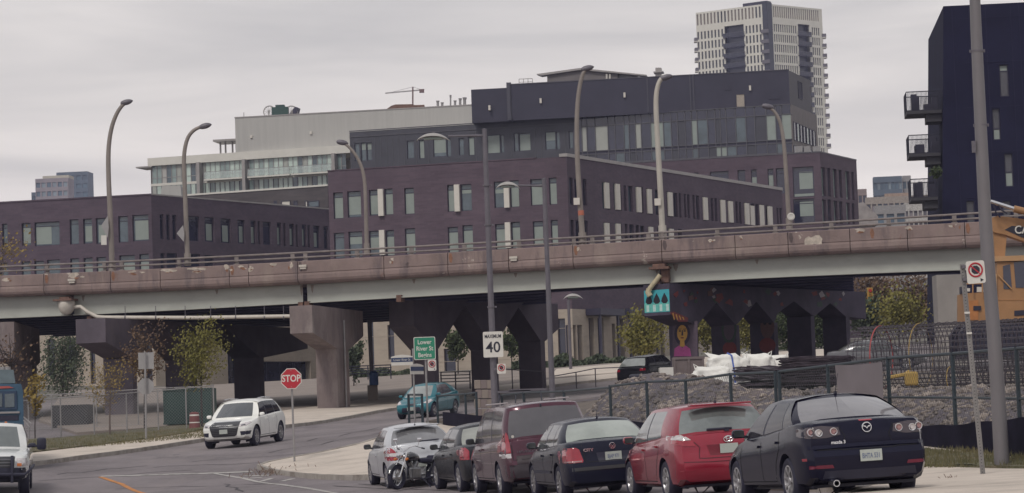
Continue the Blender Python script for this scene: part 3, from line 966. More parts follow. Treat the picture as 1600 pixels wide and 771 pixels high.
# ================================================================ buildings
def brick(name, c1, c2):
    m = mat(name, c1, .9, 0, .25, 0, c2=c2, stretch=(1, 1, 3.5), detail=4, world=True)
    t = m.node_tree; b = t.nodes['Principled BSDF']
    src = b.inputs['Base Color'].links[0].from_socket
    g = t.nodes.new('ShaderNodeNewGeometry')
    sx = t.nodes.new('ShaderNodeSeparateXYZ'); ad = t.nodes.new('ShaderNodeMath'); cb = t.nodes.new('ShaderNodeCombineXYZ')
    t.links.new(g.outputs['Position'], sx.inputs[0])
    ad.operation = 'ADD'; t.links.new(sx.outputs[0], ad.inputs[0]); t.links.new(sx.outputs[1], ad.inputs[1])
    t.links.new(ad.outputs[0], cb.inputs[0]); t.links.new(sx.outputs[2], cb.inputs[1])
    bk_ = t.nodes.new('ShaderNodeTexBrick')
    bk_.inputs['Scale'].default_value = 1
    bk_.inputs['Brick Width'].default_value = .6; bk_.inputs['Row Height'].default_value = .2
    bk_.inputs['Mortar Size'].default_value = .012
    bk_.inputs['Color1'].default_value = (.86, .86, .86, 1); bk_.inputs['Color2'].default_value = (1.14, 1.12, 1.12, 1); bk_.inputs['Mortar'].default_value = (1.1, 1.1, 1.1, 1)
    t.links.new(cb.outputs[0], bk_.inputs['Vector'])
    mm = t.nodes.new('ShaderNodeMix'); mm.data_type = 'RGBA'; mm.blend_type = 'MULTIPLY'; mm.inputs[0].default_value = .8
    t.links.new(src, mm.inputs[6]); t.links.new(bk_.outputs[0], mm.inputs[7]); t.links.new(mm.outputs[2], b.inputs['Base Color'])
    return m
brick_a = brick('plum brown brick', (.088, .062, .081), (.114, .082, .104))
brick_b = brick('purple brown brick', (.080, .058, .080), (.104, .077, .101))
for _b in (brick_a, brick_b):
    layer_noise(_b, (.062, .045, .058), .12, (.45, .62), (1, 1, .5), .45)
    layer_noise(_b, (.135, .105, .12), .5, (.60, .72), (1, 1, .22), .35)
    layer_noise(_b, (.15, .12, .135), 2.2, (.60, .68), (1, 1, 2.4), .3)
lime = mat('pale limestone cladding', (.40, .34, .28), .85, .08, .5, .1, world=True, stretch=(1, 1, 2))
layer_noise(lime, (.31, .26, .215), .6, (.5, .65), (1, 1, 4), .6)
coping = mat('metal coping', (.33, .31, .30), .5, .08, 1, metal=.3)
roof_m = mat('flat roof membrane', (.12, .12, .12), .9, .2, 1)
fin_m = mat('cream window fin', (.62, .585, .53), .6, .04, 2)
clad_navy = mat('dark blue grey cladding', (.040, .038, .060), .8, .1, .4, world=True)
clad_grey = mat('slate grey cladding panel', (.052, .052, .066), .5, .14, .5, world=True)
mullion_m = mat('slate mullion', (.085, .082, .095), .5, .08, 1)
white_metal = mat('off white metal fascia', (.62, .60, .55), .6, .05, .6, world=True)
grey_clad = mat('light grey ribbed cladding', (.43, .42, .40), .7, .05, 3, stretch=(1, 1, .05), world=True)
def lintel_shade(): pass
# ---- plum brick building, centre (C)
C1 = P(885, 245, 255)
C0 = eqh(C1, 512, 268)
C2 = eqh(C1, 1222, 298)
FC, FS = Fac(C0, C1), Fac(C1, C2)
gzC = 4.4
bC = thing('brick_building', 'plum brick building with cream window fins, its corner right of mid picture', 'building', (C1.x, C1.y, gzC))
zC = C1.z
zl = FC.z(870, 484)   # brick/limestone line
wC1 = [(521, 536, 301, 342, 0, (0, 1, 0, .82)), (543, 564, 299, 340, 1, (0, 1, .1, .84)), (577, 593, 297, 337, 0, (0, 1, .05, .8)), (601, 614, 295, 336, 0, (0, 1, 0, .8)), (632, 647, 294, 335, 0, (0, 1, 0, .8)),
       (699, 712, 289, 331, 0, (0, 1, 0, .8)), (720, 737, 288, 330, 0, (0, 1, .65, .8)), (772, 789, 284, 325, 0, (0, 1, .55, .72)), (797, 811, 282, 324, 0, (0, 1, 0, .74)), (829, 848, 280, 321, 1, (0, 1, 0, .84)), (858, 870, 278, 320, 0, (0, 1, 0, .8))]
wC2 = [(522, 538, 364, 404, 0, None), (545, 566, 362, 402, 0, (0, 1, .5, .8)), (577, 594, 361, 400, 0, (0, 1, .3, .75)), (603, 616, 360, 400, 0, (0, 1, 0, .75)), (633, 649, 357, 397, 0, (0, 1, 0, .8)),
       (700, 716, 355, 395, 0, (0, 1, 0, .8)), (723, 739, 352, 393, 0, (0, 1, 0, .8)), (774, 791, 350, 390, 1, (0, 1, 0, .8)), (799, 813, 347, 388, 0, (0, 1, 0, .8)), (833, 849, 346, 385, 1, (0, 1, 0, .8)), (861, 872, 344, 384, 0, (0, 1, 0, .8))]
def do_windows(F, W_, wallmat, parent, u0, u1, z0, z1, depth=.35, trans=(.82,), gm=None, **kw):
    rs = [F.rect(*w[:4]) for w in W_]
    mb = MB(); holed_wall(mb, F, u0, u1, z0, z1, rs, depth)
    mb.build('wall', wallmat, parent, world=True, fix=False)
    for w, r in zip(W_, rs):
        r = (max(r[0], u0+.02), min(r[1], u1-.02), r[2], r[3])
        window(F, parent, r, depth-.1, trans=trans if len(w) < 7 else w[6], blind=w[5] if len(w) > 5 else None, gm=gm if gm else (glass_teal if len(w) < 8 else w[7]), bm_=blind_m, **kw)
    return rs
do_windows(FC, wC1+wC2, brick_a, bC, 0, FC.L, zl, zC)
for x, y0, y1 in ((596, 296, 338), (715, 289, 331), (792.5, 287, 325), (598, 360, 399), (794.5, 348, 388)):
    r = FC.rect(x-4, x+4, y0, y1); mb = MB(); FC.box(mb, r[0], r[1], r[2], r[3], -.12, .32)
    mb.build('window_fin', fin_m, bC, world=True)
side1 = [(890, 896, 278, 320), (898, 906, 279, 320), (911, 917, 280, 321), (941, 953, 285, 327), (959, 971, 288, 329), (975, 979, 290, 330), (982, 989, 291, 331), (993, 1005, 292, 333), (1010, 1019, 295, 335), (1024, 1030, 297, 336),
         (1042, 1051, 300, 339), (1053, 1059, 302, 339), (1061, 1064.5, 302, 340), (1069, 1072.5, 303, 340), (1074, 1078, 304, 341), (1082.5, 1086, 305, 342), (1088, 1093, 306, 343), (1098, 1107, 308, 345), (1111, 1115, 310, 346), (1117, 1121, 310, 346),
         (1125, 1133, 312, 348), (1137, 1146, 314, 349), (1149.5, 1153.5, 315, 349), (1155, 1159, 316, 350), (1163, 1170, 317, 351), (1174, 1179, 318, 352), (1181, 1185.5, 319, 353), (1187, 1192.5, 320, 353), (1197, 1206, 322, 354), (1214, 1217, 325, 356), (1218.5, 1222, 325.5, 356)]
side2 = [(892, 897, 344, 384), (900, 907, 345, 384), (913, 919, 345, 385), (943, 954, 348, 388), (961, 972, 349, 388), (977, 981, 350, 388), (984, 991, 351, 389), (994, 999, 352, 389), (1001, 1007, 353, 390), (1013, 1021, 354, 391), (1028, 1033, 355, 391), (1044, 1053, 357, 392), (1060, 1066, 358, 392)]
rs = [FS.rect(*w) for w in side1+side2]
mb = MB(); holed_wall(mb, FS, 0, FS.L, zl, zC, rs, .4); mb.build('wall', brick_b, bC, world=True, fix=False)
for i, (w, r) in enumerate(zip(side1+side2, rs)):
    window(FS, bC, (r[0], min(r[1], FS.L-.03), r[2], r[3]), .3, gm=glass_dark if i % 3 else glass_teal, fw=.06)
for x, y0, y1 in ((948, 286, 326), (965, 288, 328), (998, 293, 332), (1014.5, 296, 334), (1047, 301, 338), (1102, 309, 344), (1129.5, 313, 348), (1141.5, 315, 348), (1167, 318, 351), (1175, 322, 352), (1190, 321, 353), (1203, 323, 354), (948.5, 349, 388), (966, 350, 388), (1017, 355, 391), (1049, 358, 392)):
    r = FS.rect(x-2.9, x+2.9, y0, y1); mb = MB(); FS.box(mb, r[0], r[1], r[2], r[3], -.1, .12)
    mb.build('window_fin', fin_m, bC, world=True)
mb = MB(); block(mb, FC, 0, FC.L, 3, zC-.3, 12, sides=(1, 0)); mb.build('roof', roof_m, bC, world=True, fix=False)
mb = MB(); block(mb, FS, 0, FS.L, 3, zC-.32, 12, sides=(0, 1)); mb.build('roof', brick_b, bC, world=True, fix=False)
mb = MB(); FC.box(mb, -.05, FC.L-3, zC, zC+.10, -.4, .06); mb.build('coping', brick_a, bC, world=True)
mb = MB(); FS.box(mb, -.05, FS.L, zC, zC+.32, -.5, .08); FC.box(mb, FC.L-.7, FC.L+.1, zC+.001, zC+.30, -.5, .09); mb.build('coping', coping, bC, world=True)
# limestone ground storeys of C (seen under the bridge)
low = [(578, 584, 480, 590), (606, 616, 508, 562), (666, 671, 505, 560), (694, 712, 545, 588), (740, 752, 505, 560), (872, 884, 498, 566)]
rs = [FC.rect(*w) for w in low]
mb = MB(); holed_wall(mb, FC, -.3, FC.L, 2, zl-.002, rs, .5); mb.build('limestone_wall', lime, bC, world=True, fix=False)
for r in rs: window(FC, bC, r, .4, gm=glass_dark)
for k in range(1, 8):     # horizontal joint ledges of the cladding
    mb = MB(); z = zl-.9*k
    FC.box(mb, -.3, FC.L, z-.02, z+.02, 0.002, .03)
    if k in (2, 5): mb.build('string_course', lime, bC, world=True)
lowS = [(893, 901, 508, 566), (903, 911, 508, 566), (921, 929, 497, 575), (935, 944, 497, 575), (957, 962, 506, 572), (966, 976, 498, 575), (984, 990, 510, 565), (1000, 1009, 505, 565), (1032, 1038, 505, 560)]
rs = [FS.rect(*w) for w in lowS]
mb = MB(); holed_wall(mb, FS, 0, FS.L, 2, zl-.002, rs, .6); mb.build('limestone_wall', lime, bC, world=True, fix=False)
for r in rs: window(FS, bC, r, .5, gm=glass_dark)
for x0, x1 in ((915, 953), (962, 998), (1004, 1035)):
    r = FS.rect(x0, x1, 484, 494); mb = MB(); FS.box(mb, r[0], r[1], r[2], r[3], .01, 1.6); mb.build('door_canopy', frame_dark, bC, world=True)
    for x in (x0+4, x1-6):
        r = FS.rect(x, x+2, 494, 578); mb = MB(); FS.box(mb, r[0], r[1], r[2]-.5, r[3], 1.2, 1.4); mb.build('canopy_post', frame_dark, bC, world=True)
mb = MB(); r = FC.rect(380, 497, 480, 560); 
# ---- brick building on the left (B)
B1 = P(236, 305, 262); B0 = eqh(B1, -60, 321); B2 = eqh(B1, 516, 328)
FL, FR = Fac(B0, B1), Fac(B1, B2)
bB = thing('brick_building', 'purple brown brick building at the far left with no cream fins', 'building', (B1.x, B1.y, gzC))
zB = B1.z; zlB = FL.z(150, 492)
wl = [(-34, -10, 352, 388, 0, (0, .6, .1, .8)), (3.5, 12, 350, 386, 0, None), (34, 48, 349, 384, 0, (.05, 1, .1, .82)), (54, 93, 347, 384, 0, (.02, .66, .06, .82), (.82,)), (109, 123, 343, 382, 0, None), (130, 144, 342, 381, 0, (.1, 1, .08, .72)), (150, 166, 341, 381, 0, (.15, 1, .05, .74)), (185, 200, 338, 379, 0, None), (207, 232, 336, 377, 0, (.1, 1, .05, .8)),
      (-34, -12, 413, 450, 0, None), (0, 13, 411, 449, 0, None), (34, 48, 409, 448, 0, None), (54, 69, 408, 447, 0, None), (74, 94, 406, 446, 0, None), (110, 124, 404, 445, 0, None), (131, 145, 403, 444, 0, (0, 1, 0, .7)), (151, 166, 402, 443, 0, (0, 1, 0, .7)), (187, 211, 399, 441, 0, (0, 1, 0, .72)), (218, 233, 397, 440, 0, (0, 1, 0, .72))]
do_windows(FL, wl, brick_b, bB, 0, FL.L, zlB, zB, gm=None)
wr = [(250, 256, 335, 374), (260, 266, 335.5, 375), (269.5, 276, 336, 375), (288, 312, 338, 377), (320, 335, 340, 378), (345, 361, 342, 380), (371.5, 383, 344, 381), (392, 400, 345, 382), (403, 406.5, 346, 382), (411, 424, 347, 383), (433, 440, 348, 384), (443, 446.5, 349, 385), (452.5, 460, 350, 385), (462.5, 465.5, 351, 386), (472, 479, 351, 386), (481, 484.5, 352, 387), (490, 500, 353, 388), (506, 513, 354, 389),
      (251, 258, 396, 432), (261, 277, 396, 433), (288, 313, 397, 434), (320, 335, 399, 435)]
bl = {3: (.02, .45, .25, .8), 4: (.3, .95, .05, .75), 5: (.3, .9, .05, .74), 6: (.4, .95, .05, .75), 7: (.2, .95, .05, .75), 10: (.2, .9, .05, .8), 12: (.2, .9, .05, .8), 14: (.1, .8, .05, .8), 16: (.3, .8, .05, .7)}
do_windows(FR, [(*w, 0, bl.get(i)) for i, w in enumerate(wr)], brick_b, bB, 0, FR.L, zlB, zB, gm=glass_dark)
mb = MB(); block(mb, FL, 0, FL.L, 3, zB-.3, 10, sides=(1, 0)); mb.build('roof', roof_m, bB, world=True, fix=False)
mb = MB(); block(mb, FR, 0, FR.L, 3, zB-.32, 10, sides=(0, 1)); mb.build('roof', roof_m, bB, world=True, fix=False)
for F_ in (FL, FR):
    mb = MB(); F_.box(mb, -.05, F_.L+.05, zB, zB+.14, -.45, .07 if F_ is FL else .06); mb.build('coping', brick_b if F_ is FL else coping, bB, world=True)
low = [(36, 48, 545, 600), (74, 86, 530, 588), (104, 118, 528, 590), (141, 149, 540, 600), (161, 168, 530, 590), (228, 238, 540, 600)]
rs = [FL.rect(*w) for w in low]
mb = MB(); holed_wall(mb, FL, 0, FL.L, 2, zlB-.002, rs, .5); mb.build('limestone_wall', lime, bB, world=True, fix=False)
for r in rs: window(FL, bB, r, .4, gm=glass_dark)
low = [(280, 288, 540, 600), (356, 372, 540, 600)]
rs = [FR.rect(*w) for w in low]
zz = FR.z(440, 565)
rs.append((FR.u(404, 590), FR.u(486, 590), 3.2, zz))
mb = MB(); holed_wall(mb, FR, 0, FR.L, 2, zlB-.002, rs, .8); mb.build('limestone_wall', lime, bB, world=True, fix=False)
for r in rs[:2]: window(FR, bB, r, .5, gm=glass_dark)
window(FR, bB, rs[2], .7, gm=glass_dark, mull=(.25, .5, .75))
# ---- light building behind on the left (F)
F1_ = P(548, 229, 352); F0_ = eqh(F1_, 235, 250)
FF = Fac(F0_, F1_)
bF = thing('apartment_building', 'light glass fronted apartment building with balconies and a big pale grey windowless top', 'building', (F0_.x, F0_.y, gzC))
zf1 = FF.z(390, 238.5)       # top of the white fascia
za = FF.z(390, 250)
FF2 = Fac(FF.pt(0, 0).xy, FF.pt(FF.L+18, 0).xy)
zbF = FF.z(390, 301)
mb = MB(); block(mb, FF, 0, FF.L+17, 3, zf1-.05, 16); mb.build('roof', white_metal, bF, world=True, fix=False)
mb = MB(); FF.box(mb, -.2, FF.L+1, za, zf1+.08, -1, .5); mb.build('fascia', white_metal, bF, world=True)
mb = MB(); FF.box(mb, -1.9, 0.4, za-.18, za-.002, -3, .6); mb.build('canopy', coping, bF, world=True)
# ribbed columns / glazing bays, two storeys
zm = FF.z(390, 278); zm2 = FF.z(390, 282)
mb = MB(); FF.box(mb, 0, FF.L, zm2, zm, -.3, .1); mb.build('floor_slab', white_metal, bF, world=True)
edges = [236, 246, 258, 268, 276, 282, 290, 297, 304, 312, 316]
glF, glF2 = mat('pale sea green glass', (.46, .55, .50), .12, .15, .5, spec=.8), mat('sea green glass', (.24, .31, .30), .12, .2, .5, spec=.8)
gls = [glass_pale, glass_teal, blind_m, glass_pale, blind_m, glass_teal]
rr = random.Random(5)
pxs = list(np.arange(237, 545, 7.6))
for row, (yt, yb) in enumerate(((250, 279), (283, 305))):
    for i in range(len(pxs)-1):
        x0, x1 = pxs[i], pxs[i+1]-.6
        dy = -(x0-390)*.071
        u0, u1 = FF.u(x0, yt), FF.u(x1, yt)
        z1 = za-.003 if row == 0 else zm2-.003; z0 = zm+.003 if row == 0 else zbF-3
        k = rr.random()
        solid = (246 < x0 < 256)
        w = None
        mb = MB(); FF.box(mb, u0, u0+.09, z0, z1, .0, .09); FF.box(mb, u0, u1+.05, z0+(z1-z0)*.3, z0+(z1-z0)*.3+.08, 0, .07)
        w = mb.build('window', galv if row == 0 else galv_dark, bF, world=True)
        g = MB(); FF.box(g, u0+.09, u1+.02, z0, z1, -.04, .03)
        g.build('pane', grey_clad if solid else (glF if k < .5 else (glF2 if k < .82 else (blind_w if k < .93 else glass_teal))), w, world=True)
for x in (315, 386, 526):
    u = FF.u(x, 270); mb = MB(); FF.box(mb, u-.22, u+.22, zbF-2, za-.004, .1, 1.3); mb.build('dividing_wall', coping, bF, world=True)
def balcony(F, par, u0, u1, zf, out_, h=1.05, m=galv, glass=None, n=0, slab_m=None, name='balcony'):
    mb = MB(); F.box(mb, u0, u1, zf-.2, zf, .01, out_)
    b = mb.build(name, slab_m or m, par, world=True)
    mb = MB(); F.box(mb, u0, u1, zf+h-.05, zf+h, out_-.06, out_); F.box(mb, u0, u0+.05, zf, zf+h-.05, out_-.06, out_); F.box(mb, u1-.05, u1, zf, zf+h-.05, out_-.06, out_)
    F.box(mb, u0, u0+.05, zf+h-.05, zf+h-.001, .01, out_-.06); F.box(mb, u1-.05, u1, zf+h-.05, zf+h-.001, .01, out_-.06)
    for i in range(n):
        u = u0+(u1-u0)*(i+1)/(n+1); F.box(mb, u-.015, u+.015, zf, zf+h-.05, out_-.05, out_-.02)
    mb.build('railing', m, b, world=True)
    if glass:
        mb = MB(); F.box(mb, u0+.06, u1-.06, zf+.05, zf+h-.06, out_-.045, out_-.035); mb.build('glass_panel', glass, b, world=True)
    return b
thin_glass = bpy.data.materials.new('clear balcony glass'); thin_glass.use_nodes = True
_t = thin_glass.node_tree; _p = _t.nodes['Principled BSDF']; _p.inputs['Base Color'].default_value = (.6, .68, .66, 1); _p.inputs['Alpha'].default_value = .35; _p.inputs['Roughness'].default_value = .1
for x0, x1 in ((324, 384), (392, 458), (460, 524)):
    balcony(FF, bF, FF.u(x0, 280), FF.u(x1, 280), zm+.05, 1.25, 1.0, galv, thin_glass, 3, slab_m=white_metal)
# furniture blobs are left out: only chairs big enough to see would count
# grey windowless storey
GA, GB = P(367, 185, 356), None
GB = eqh(GA, 738, 165)
FG = Fac(GA, GB)
zg = GA.z
mb = MB(); block(mb, FG, 0, FG.L+1, zf1-.5, zg, 14, front=True); mb.build('upper_storey', grey_clad, bF, world=True, fix=False)
mb = MB(); FG.box(mb, -.05, FG.L, zg+.001, zg+.15, -.3, .06); mb.build('coping', coping, bF, world=True)
for x, y in ((393, 214), (486, 208)):
    u, z = FG.hit(x, y); mb = MB(); FG.box(mb, u-.15, u+.15, z-.18, z+.18, .001, .2); mb.build('wall_light', fin_m, bF, world=True)
mb = MB()
for x in (338, 346, 357, 363):
    u, z = FG.hit(x, 225); FG.box(mb, u-.1, u+.1, z-1.5, FG.z(x, 219), -2.2, -2.0)
FG.box(mb, FG.u(331, 218), -.03, FG.z(350, 220), FG.z(350, 217), -5, -.5)
mb.build('pergola', coping, bF, world=True)
# rooftop units
ru = thing('rooftop_cooling_unit', 'dark green rooftop plant with round cooling fans on the pale grey building', 'rooftop machine', FG.pt(FG.u(440, 178), zg, -3))
def rp(px, py, o=-3): 
    r = ray(px, py); return r*((FG.A+FG.n*o).dot(FG.n)/r.dot(FG.n))
mb = MB(); c = rp(438, 176); mb.cbox(c, (2.2, 1.6, 1.3)); mb.cbox(rp(438, 170), (1.2, 1.2, .9)); mb.build('housing', mat('dark green machine', (.03, .07, .06), .6), ru, world=True)
for x, s in ((420, 1), (456, 1)):
    mb = MB(); c = rp(x, 174)
    mb.ring(c, (.3*(-1 if x < 430 else 1), -1, .3), .75, .08, 18, 5)
    for k in range(6):
        a = k*math.pi/6; mb.tube([c+Vector((math.cos(a)*.75, 0, math.sin(a)*.75)), c-Vector((math.cos(a)*.75, 0, math.sin(a)*.75))], .03, 4)
    mb.tube([c, c+Vector((0, 0, -1.2))], .1, 6); mb.build('fan', coping, ru, world=True)
mb = MB(); mb.prism([rp(450, 180), rp(463, 178), rp(465, 169), rp(461, 167), rp(455, 175)], Vector((.3, 1, 0))); mb.build('duct', frame_dark, ru, world=True)
mb = MB(); mb.tube([rp(381, 184), rp(381, 176)], .05, 5); tag(mb.build('roof_vent_pipe', coping), 'thin pipe on the left end of the pale grey roof', 'vent pipe')
for i, (x, h, w) in enumerate(((684, 10, 1.6), (691, 7, 1.6), (704, 18, 1), (711, 9, 1.5), (719, 12, 1.6), (726, 13, 2))):
    y = 167-(x-700)*.05; mb = MB(); mb.tube([rp(x, y+3), rp(x, y-h*.7), rp(x, y-h)], [w*.11, w*.11, w*.16], 8)
    tag(mb.build('roof_vent_pipe', galv), ['short stub vent left of the others on the pale roof', 'low vent pipe second from the left on the pale roof', 'tallest thin vent mast on the pale roof', 'low vent just right of the tallest mast', 'medium vent near the black block', 'thick vent right beside the black block'][i], 'vent pipe')
mb = MB(); mb.prism([rp(603, 171), rp(612, 165.5), rp(663, 164), rp(663, 169), rp(640, 170)], Vector((0, 3, 0))); mb.prism([rp(610, 166, -3.5), rp(618, 163.5, -3.5), rp(645, 163, -3.5), rp(650, 166, -3.5)], Vector((0, 2, 0)))
tag(mb.build('roof_penthouse', rust), 'low brown rooftop hut below the distant tower crane', 'roof hut')
# low brick wing between F and B
mb = MB(); q0, q1 = P(300, 306, 312), P(512, 291.2, 306)
FW = Fac(q0, q1); block(mb, FW, -1, FW.L, 3, q0.z, 6, front=True)
bW = thing('brick_annex', 'low grey brown brick wing with a pale coping under the glass balconies', 'building', (q0.x, q0.y, gzC))
mb.build('wall', brick('grey brown brick', (.075, .066, .068), (.10, .088, .09)), bW, world=True, fix=False)
mb = MB(); FW.box(mb, -1, FW.L, q0.z+.001, q0.z+.2, -.4, .1); mb.build('coping', white_metal, bW, world=True)
for x0, x1, mm in ((428, 433, glass_dark), (440, 454, fin_m), (459, 465, glass_dark), (477, 481, fin_m), (482, 499, glass_teal)):
    r = FW.rect(x0, x1, 314, 324); window(FW, bW, r, -.05, gm=mm, name='window')
# small pale roof box above B's corner
mb = MB(); mb.prism([P(253, 291, 290), P(282, 290, 290), P(284, 310, 290), P(250, 310, 290)], Vector((0, 3, 0)))
tag(mb.build('roof_hatch', grey_clad), 'small pale box on the roof left of the second curved lamp', 'roof hut')
# ---- dark grey and brick building behind the centre (E)
E1 = P(1236, 163, 321); E0 = eqh(E1, 546, 207)
FE = Fac(E0, E1)
bE = thing('office_building', 'tall slate grey and plum brick block with a black windowless top storey', 'building', (E1.x, E1.y, gzC))
zE = E1.z
zEb = FE.z(1150, 243.5)       # bottom of the curtain wall
zEl = FE.z(640, 261)          # on the left the cladding goes down to here
we = [(554, 562, 224, 252, 0, None), (564, 572, 223, 252, 0, (0, 1, .6, 1)), (573, 581, 223, 251, 0, (0, 1, .6, 1)), (636, 647, 220, 248, 0, None), (655, 663, 219, 248, 0, (0, 1, 0, 1)), (677, 697, 216, 245, 0, (0, 1, .2, 1)), (698, 705, 216, 245, 0, None), (717, 725, 216, 243, 0, None), (732, 741, 214, 243, 0, (0, 1, 0, 1)), (761, 781, 211, 240, 0, (0, 1, 0, 1)), (782, 788, 211, 239, 0, None),
      (803, 810, 208, 237, 0, None), (811, 829, 208, 236, 0, (0, 1, 0, .9)), (852, 868, 206, 234, 0, (0, 1, .5, 1)), (869, 875, 206, 234, 0, None), (889, 896, 205, 232, 0, None)]
xs_ = FE.u(900, 205)
rs = [FE.rect(*w[:4]) for w in we]
mb = MB(); holed_wall(mb, FE, 0, xs_, zEb-6, zE, rs, .3); mb.build('cladding_wall', clad_grey, bE, world=True, fix=False)
for w, r in zip(we, rs): window(FE, bE, r, .2, blind=w[5], bm_=blind_m)
mb = MB()
xx = 548
while xx < 896:
    u = FE.u(xx, 215)
    if not any(r[0]-.2 < u < r[1]+.2 for r in rs): FE.box(mb, u-.03, u+.03, zEb-5, zE-.9, .002, .05)
    xx += 9.3
FE.box(mb, 0, xs_, FE.z(700, 205)-.05, FE.z(700, 205)+.05, .051, .09)
FE.box(mb, 0, xs_, FE.z(700, 196)-.05, FE.z(700, 196)+.08, .051, .09)
mb.build('panel_seam', mullion_m, bE, world=True)
# curtain wall panes
hz = [FE.z(1150, y) for y in (168.5, 183.5, 223, 228, 243.5)]
vx = [900, 909, 917, 930, 950, 961, 975, 983, 993, 1002, 1017, 1037, 1049, 1059, 1071, 1081, 1090, 1106, 1118, 1126, 1135, 1150, 1166, 1180, 1198, 1213, 1222, 1235.5]
vu = [FE.u(x, 205) for x in vx]; vu[-1] = FE.L-.05
pale_px = {(909, 1), (930, 1), (993, 1), (1017, 1), (1081, 1), (1198, 1), (1222, 1), (1118, 3), (1126, 3), (1063, 3)}
vis = {'pale': blind_m}
for i in range(len(vu)-1):
    cellw = MB()
    FE.box(cellw, vu[i]-.05, vu[i]+.05, zEb, zE-.2, 0, .14)
    wdo = cellw.build('window', mullion_m, bE, world=True)
    for k in range(4):
        if k == 2: m_ = clad_navy
        elif (vx[i], k) in pale_px: m_ = blind_w if vx[i] in (909, 930, 993) else blind_m
        elif k == 0: m_ = glass_dark
        else: m_ = [glass_dark, glass_dark, clad_grey, glass_teal, glass_dark][(i*7+k) % 5]
        g = MB(); FE.box(g, vu[i]+.05, vu[i+1]-.05, hz[k+1]+.05, hz[k]-.05, -.05, .02)
        g.build('pane', m_, wdo, world=True)
mb = MB()
for z in hz: FE.box(mb, xs_, FE.L, z-.05, z+.05, -.06, .12)
mb.build('transom', mullion_m, bE, world=True)
# brick part under it
Ek = P(1281, 238.5, 311)
E3 = eqh(Ek, 1052, 251.5); E4 = eqh(Ek, 1338, 251.5)
FB, FBs = Fac(E3 if True else 0, Ek), Fac(Ek, E4)
zK = Ek.z
wb = [(1084, 1092, 270, 300, 0, None), (1110, 1139, 268, 305, 0, None), (1153, 1165, 266, 305, 0, None), (1174, 1183, 265, 304, 0, (0, 1, .25, .7)), (1200, 1209, 264, 303, 0, (0, 1, .3, .75)), (1213, 1226, 263, 303, 0, None), (1239, 1272, 261, 308, 0, [(.28, .95, .26, .85), (.02, .98, .02, .12)]), (1240, 1273, 311, 350, 0, [(.28, .95, .3, .9)])]
do_windows(FB, wb, brick_a, bE, -12, FB.L, 3, zK, gm=glass_dark)
ws = [(1284, 1290, 262, 307), (1293.5, 1298, 263, 307), (1302, 1308, 264.5, 309), (1311.5, 1316, 266, 309), (1321.5, 1328, 268, 312), (1331, 1335, 269, 313), (1285, 1291, 312, 350), (1294, 1299, 312, 350), (1303, 1309, 314, 350), (1312, 1317, 315, 350), (1322.5, 1328.5, 317, 350), (1331.5, 1335.5, 318, 350)]
rs = [FBs.rect(*w) for w in ws]
mb = MB(); holed_wall(mb, FBs, 0, FBs.L, 3, zK, rs, .4); mb.build('wall', brick_a, bE, world=True, fix=False)
for i, r in enumerate(rs): window(FBs, bE, r, .3, gm=glass_pale if i % 2 == 0 else glass_dark, fw=.08, blind=(0, 1, .02, .1) if i % 2 == 0 else None)
mb = MB(); block(mb, FB, -12, FB.L, 3, zK-.3, 13.6, sides=(1, 0)); mb.build('roof', roof_m, bE, world=True, fix=False)
mb = MB(); FB.box(mb, -12, FB.L+.05, zK, zK+.15, -.4, .05); FBs.box(mb, 0.1, FBs.L, zK+.001, zK+.151, -.4, .055); mb.build('coping', mullion_m, bE, world=True)
# glazed side of the curtain storey
Es = eqh(E1, 1276, 180)
FEs = Fac(E1, Es)
mb = MB(); FEs.box(mb, 0.01, FEs.L, zEb-6, zE-.02, -.3, 0); mb.build('wall', mat('warm grey panel', (.17, .15, .145), .7, .1, 1), bE, world=True)
k = 0
for x in np.arange(1240, 1275, 5.0):
    r = FEs.rect(x, x+3.6, 191+(x-1240)*.45, 220+(x-1240)*.3)
    window(FEs, bE, r, -.06, gm=glass_pale if k % 3 == 1 else glass_dark, fw=.05); k += 1
for x in np.arange(1240, 1275, 5.0):
    r = FEs.rect(x, x+3.6, 228+(x-1240)*.25, 241)
    window(FEs, bE, r, -.06, gm=glass_dark, fw=.05)
mb = MB(); block(mb, FE, 0, FE.L-.3, 3, zE-.05, 14, sides=(1, 0)); mb.build('roof', clad_grey, bE, world=True, fix=False)
# black top storey
T1 = P(1232, 110, 322.5); T0 = eqh(T1, 797, 133); T2 = eqh(T1, 1266, 126)
FT = Fac(T0, T1)
zT = T1.z
mb = MB(); block(mb, FT, 0, FT.L, zE-.1, zT, 12, front=True, sides=(1, 0)); mb.build('top_storey', clad_navy, bE, world=True, fix=False)
FTs = Fac(T1, T2); mb = MB(); FTs.box(mb, 0, FTs.L, zE-1, zT-.003, -.3, .003); mb.build('top_storey', mat('charcoal side cladding', (.055, .05, .06), .6, .1, 1), bE, world=True)
window(FTs, bE, FTs.rect(1247, 1253, 128, 155), -.05, gm=clad_navy)
ztl = FT.z(765, 139.5)
ua = FT.u(736, 165)
mb = MB(); FT.box(mb, ua, -.01, zE-.1, ztl+.1, -8, -.4); mb.build('top_storey', clad_navy, bE, world=True)
mb = MB()
FT.box(mb, 0, FT.L, zT, zT+.12, -.3, .06); FT.box(mb, -.45, .1, zE, zT+.3, -.3, .1)
for x in (798, 1012, 1079, 1084): u = FT.u(x, 150); FT.box(mb, u-.08, u+.08, zE, zT-.002, .001, .1)
mb.build('panel_seam', mat('navy trim', (.06, .058, .078), .5), bE, world=True)
r = FT.rect(1150, 1164, 147, 168); window(FT, bE, r, -.1, gm=mat('beige door', (.36, .31, .26), .7), name='door')
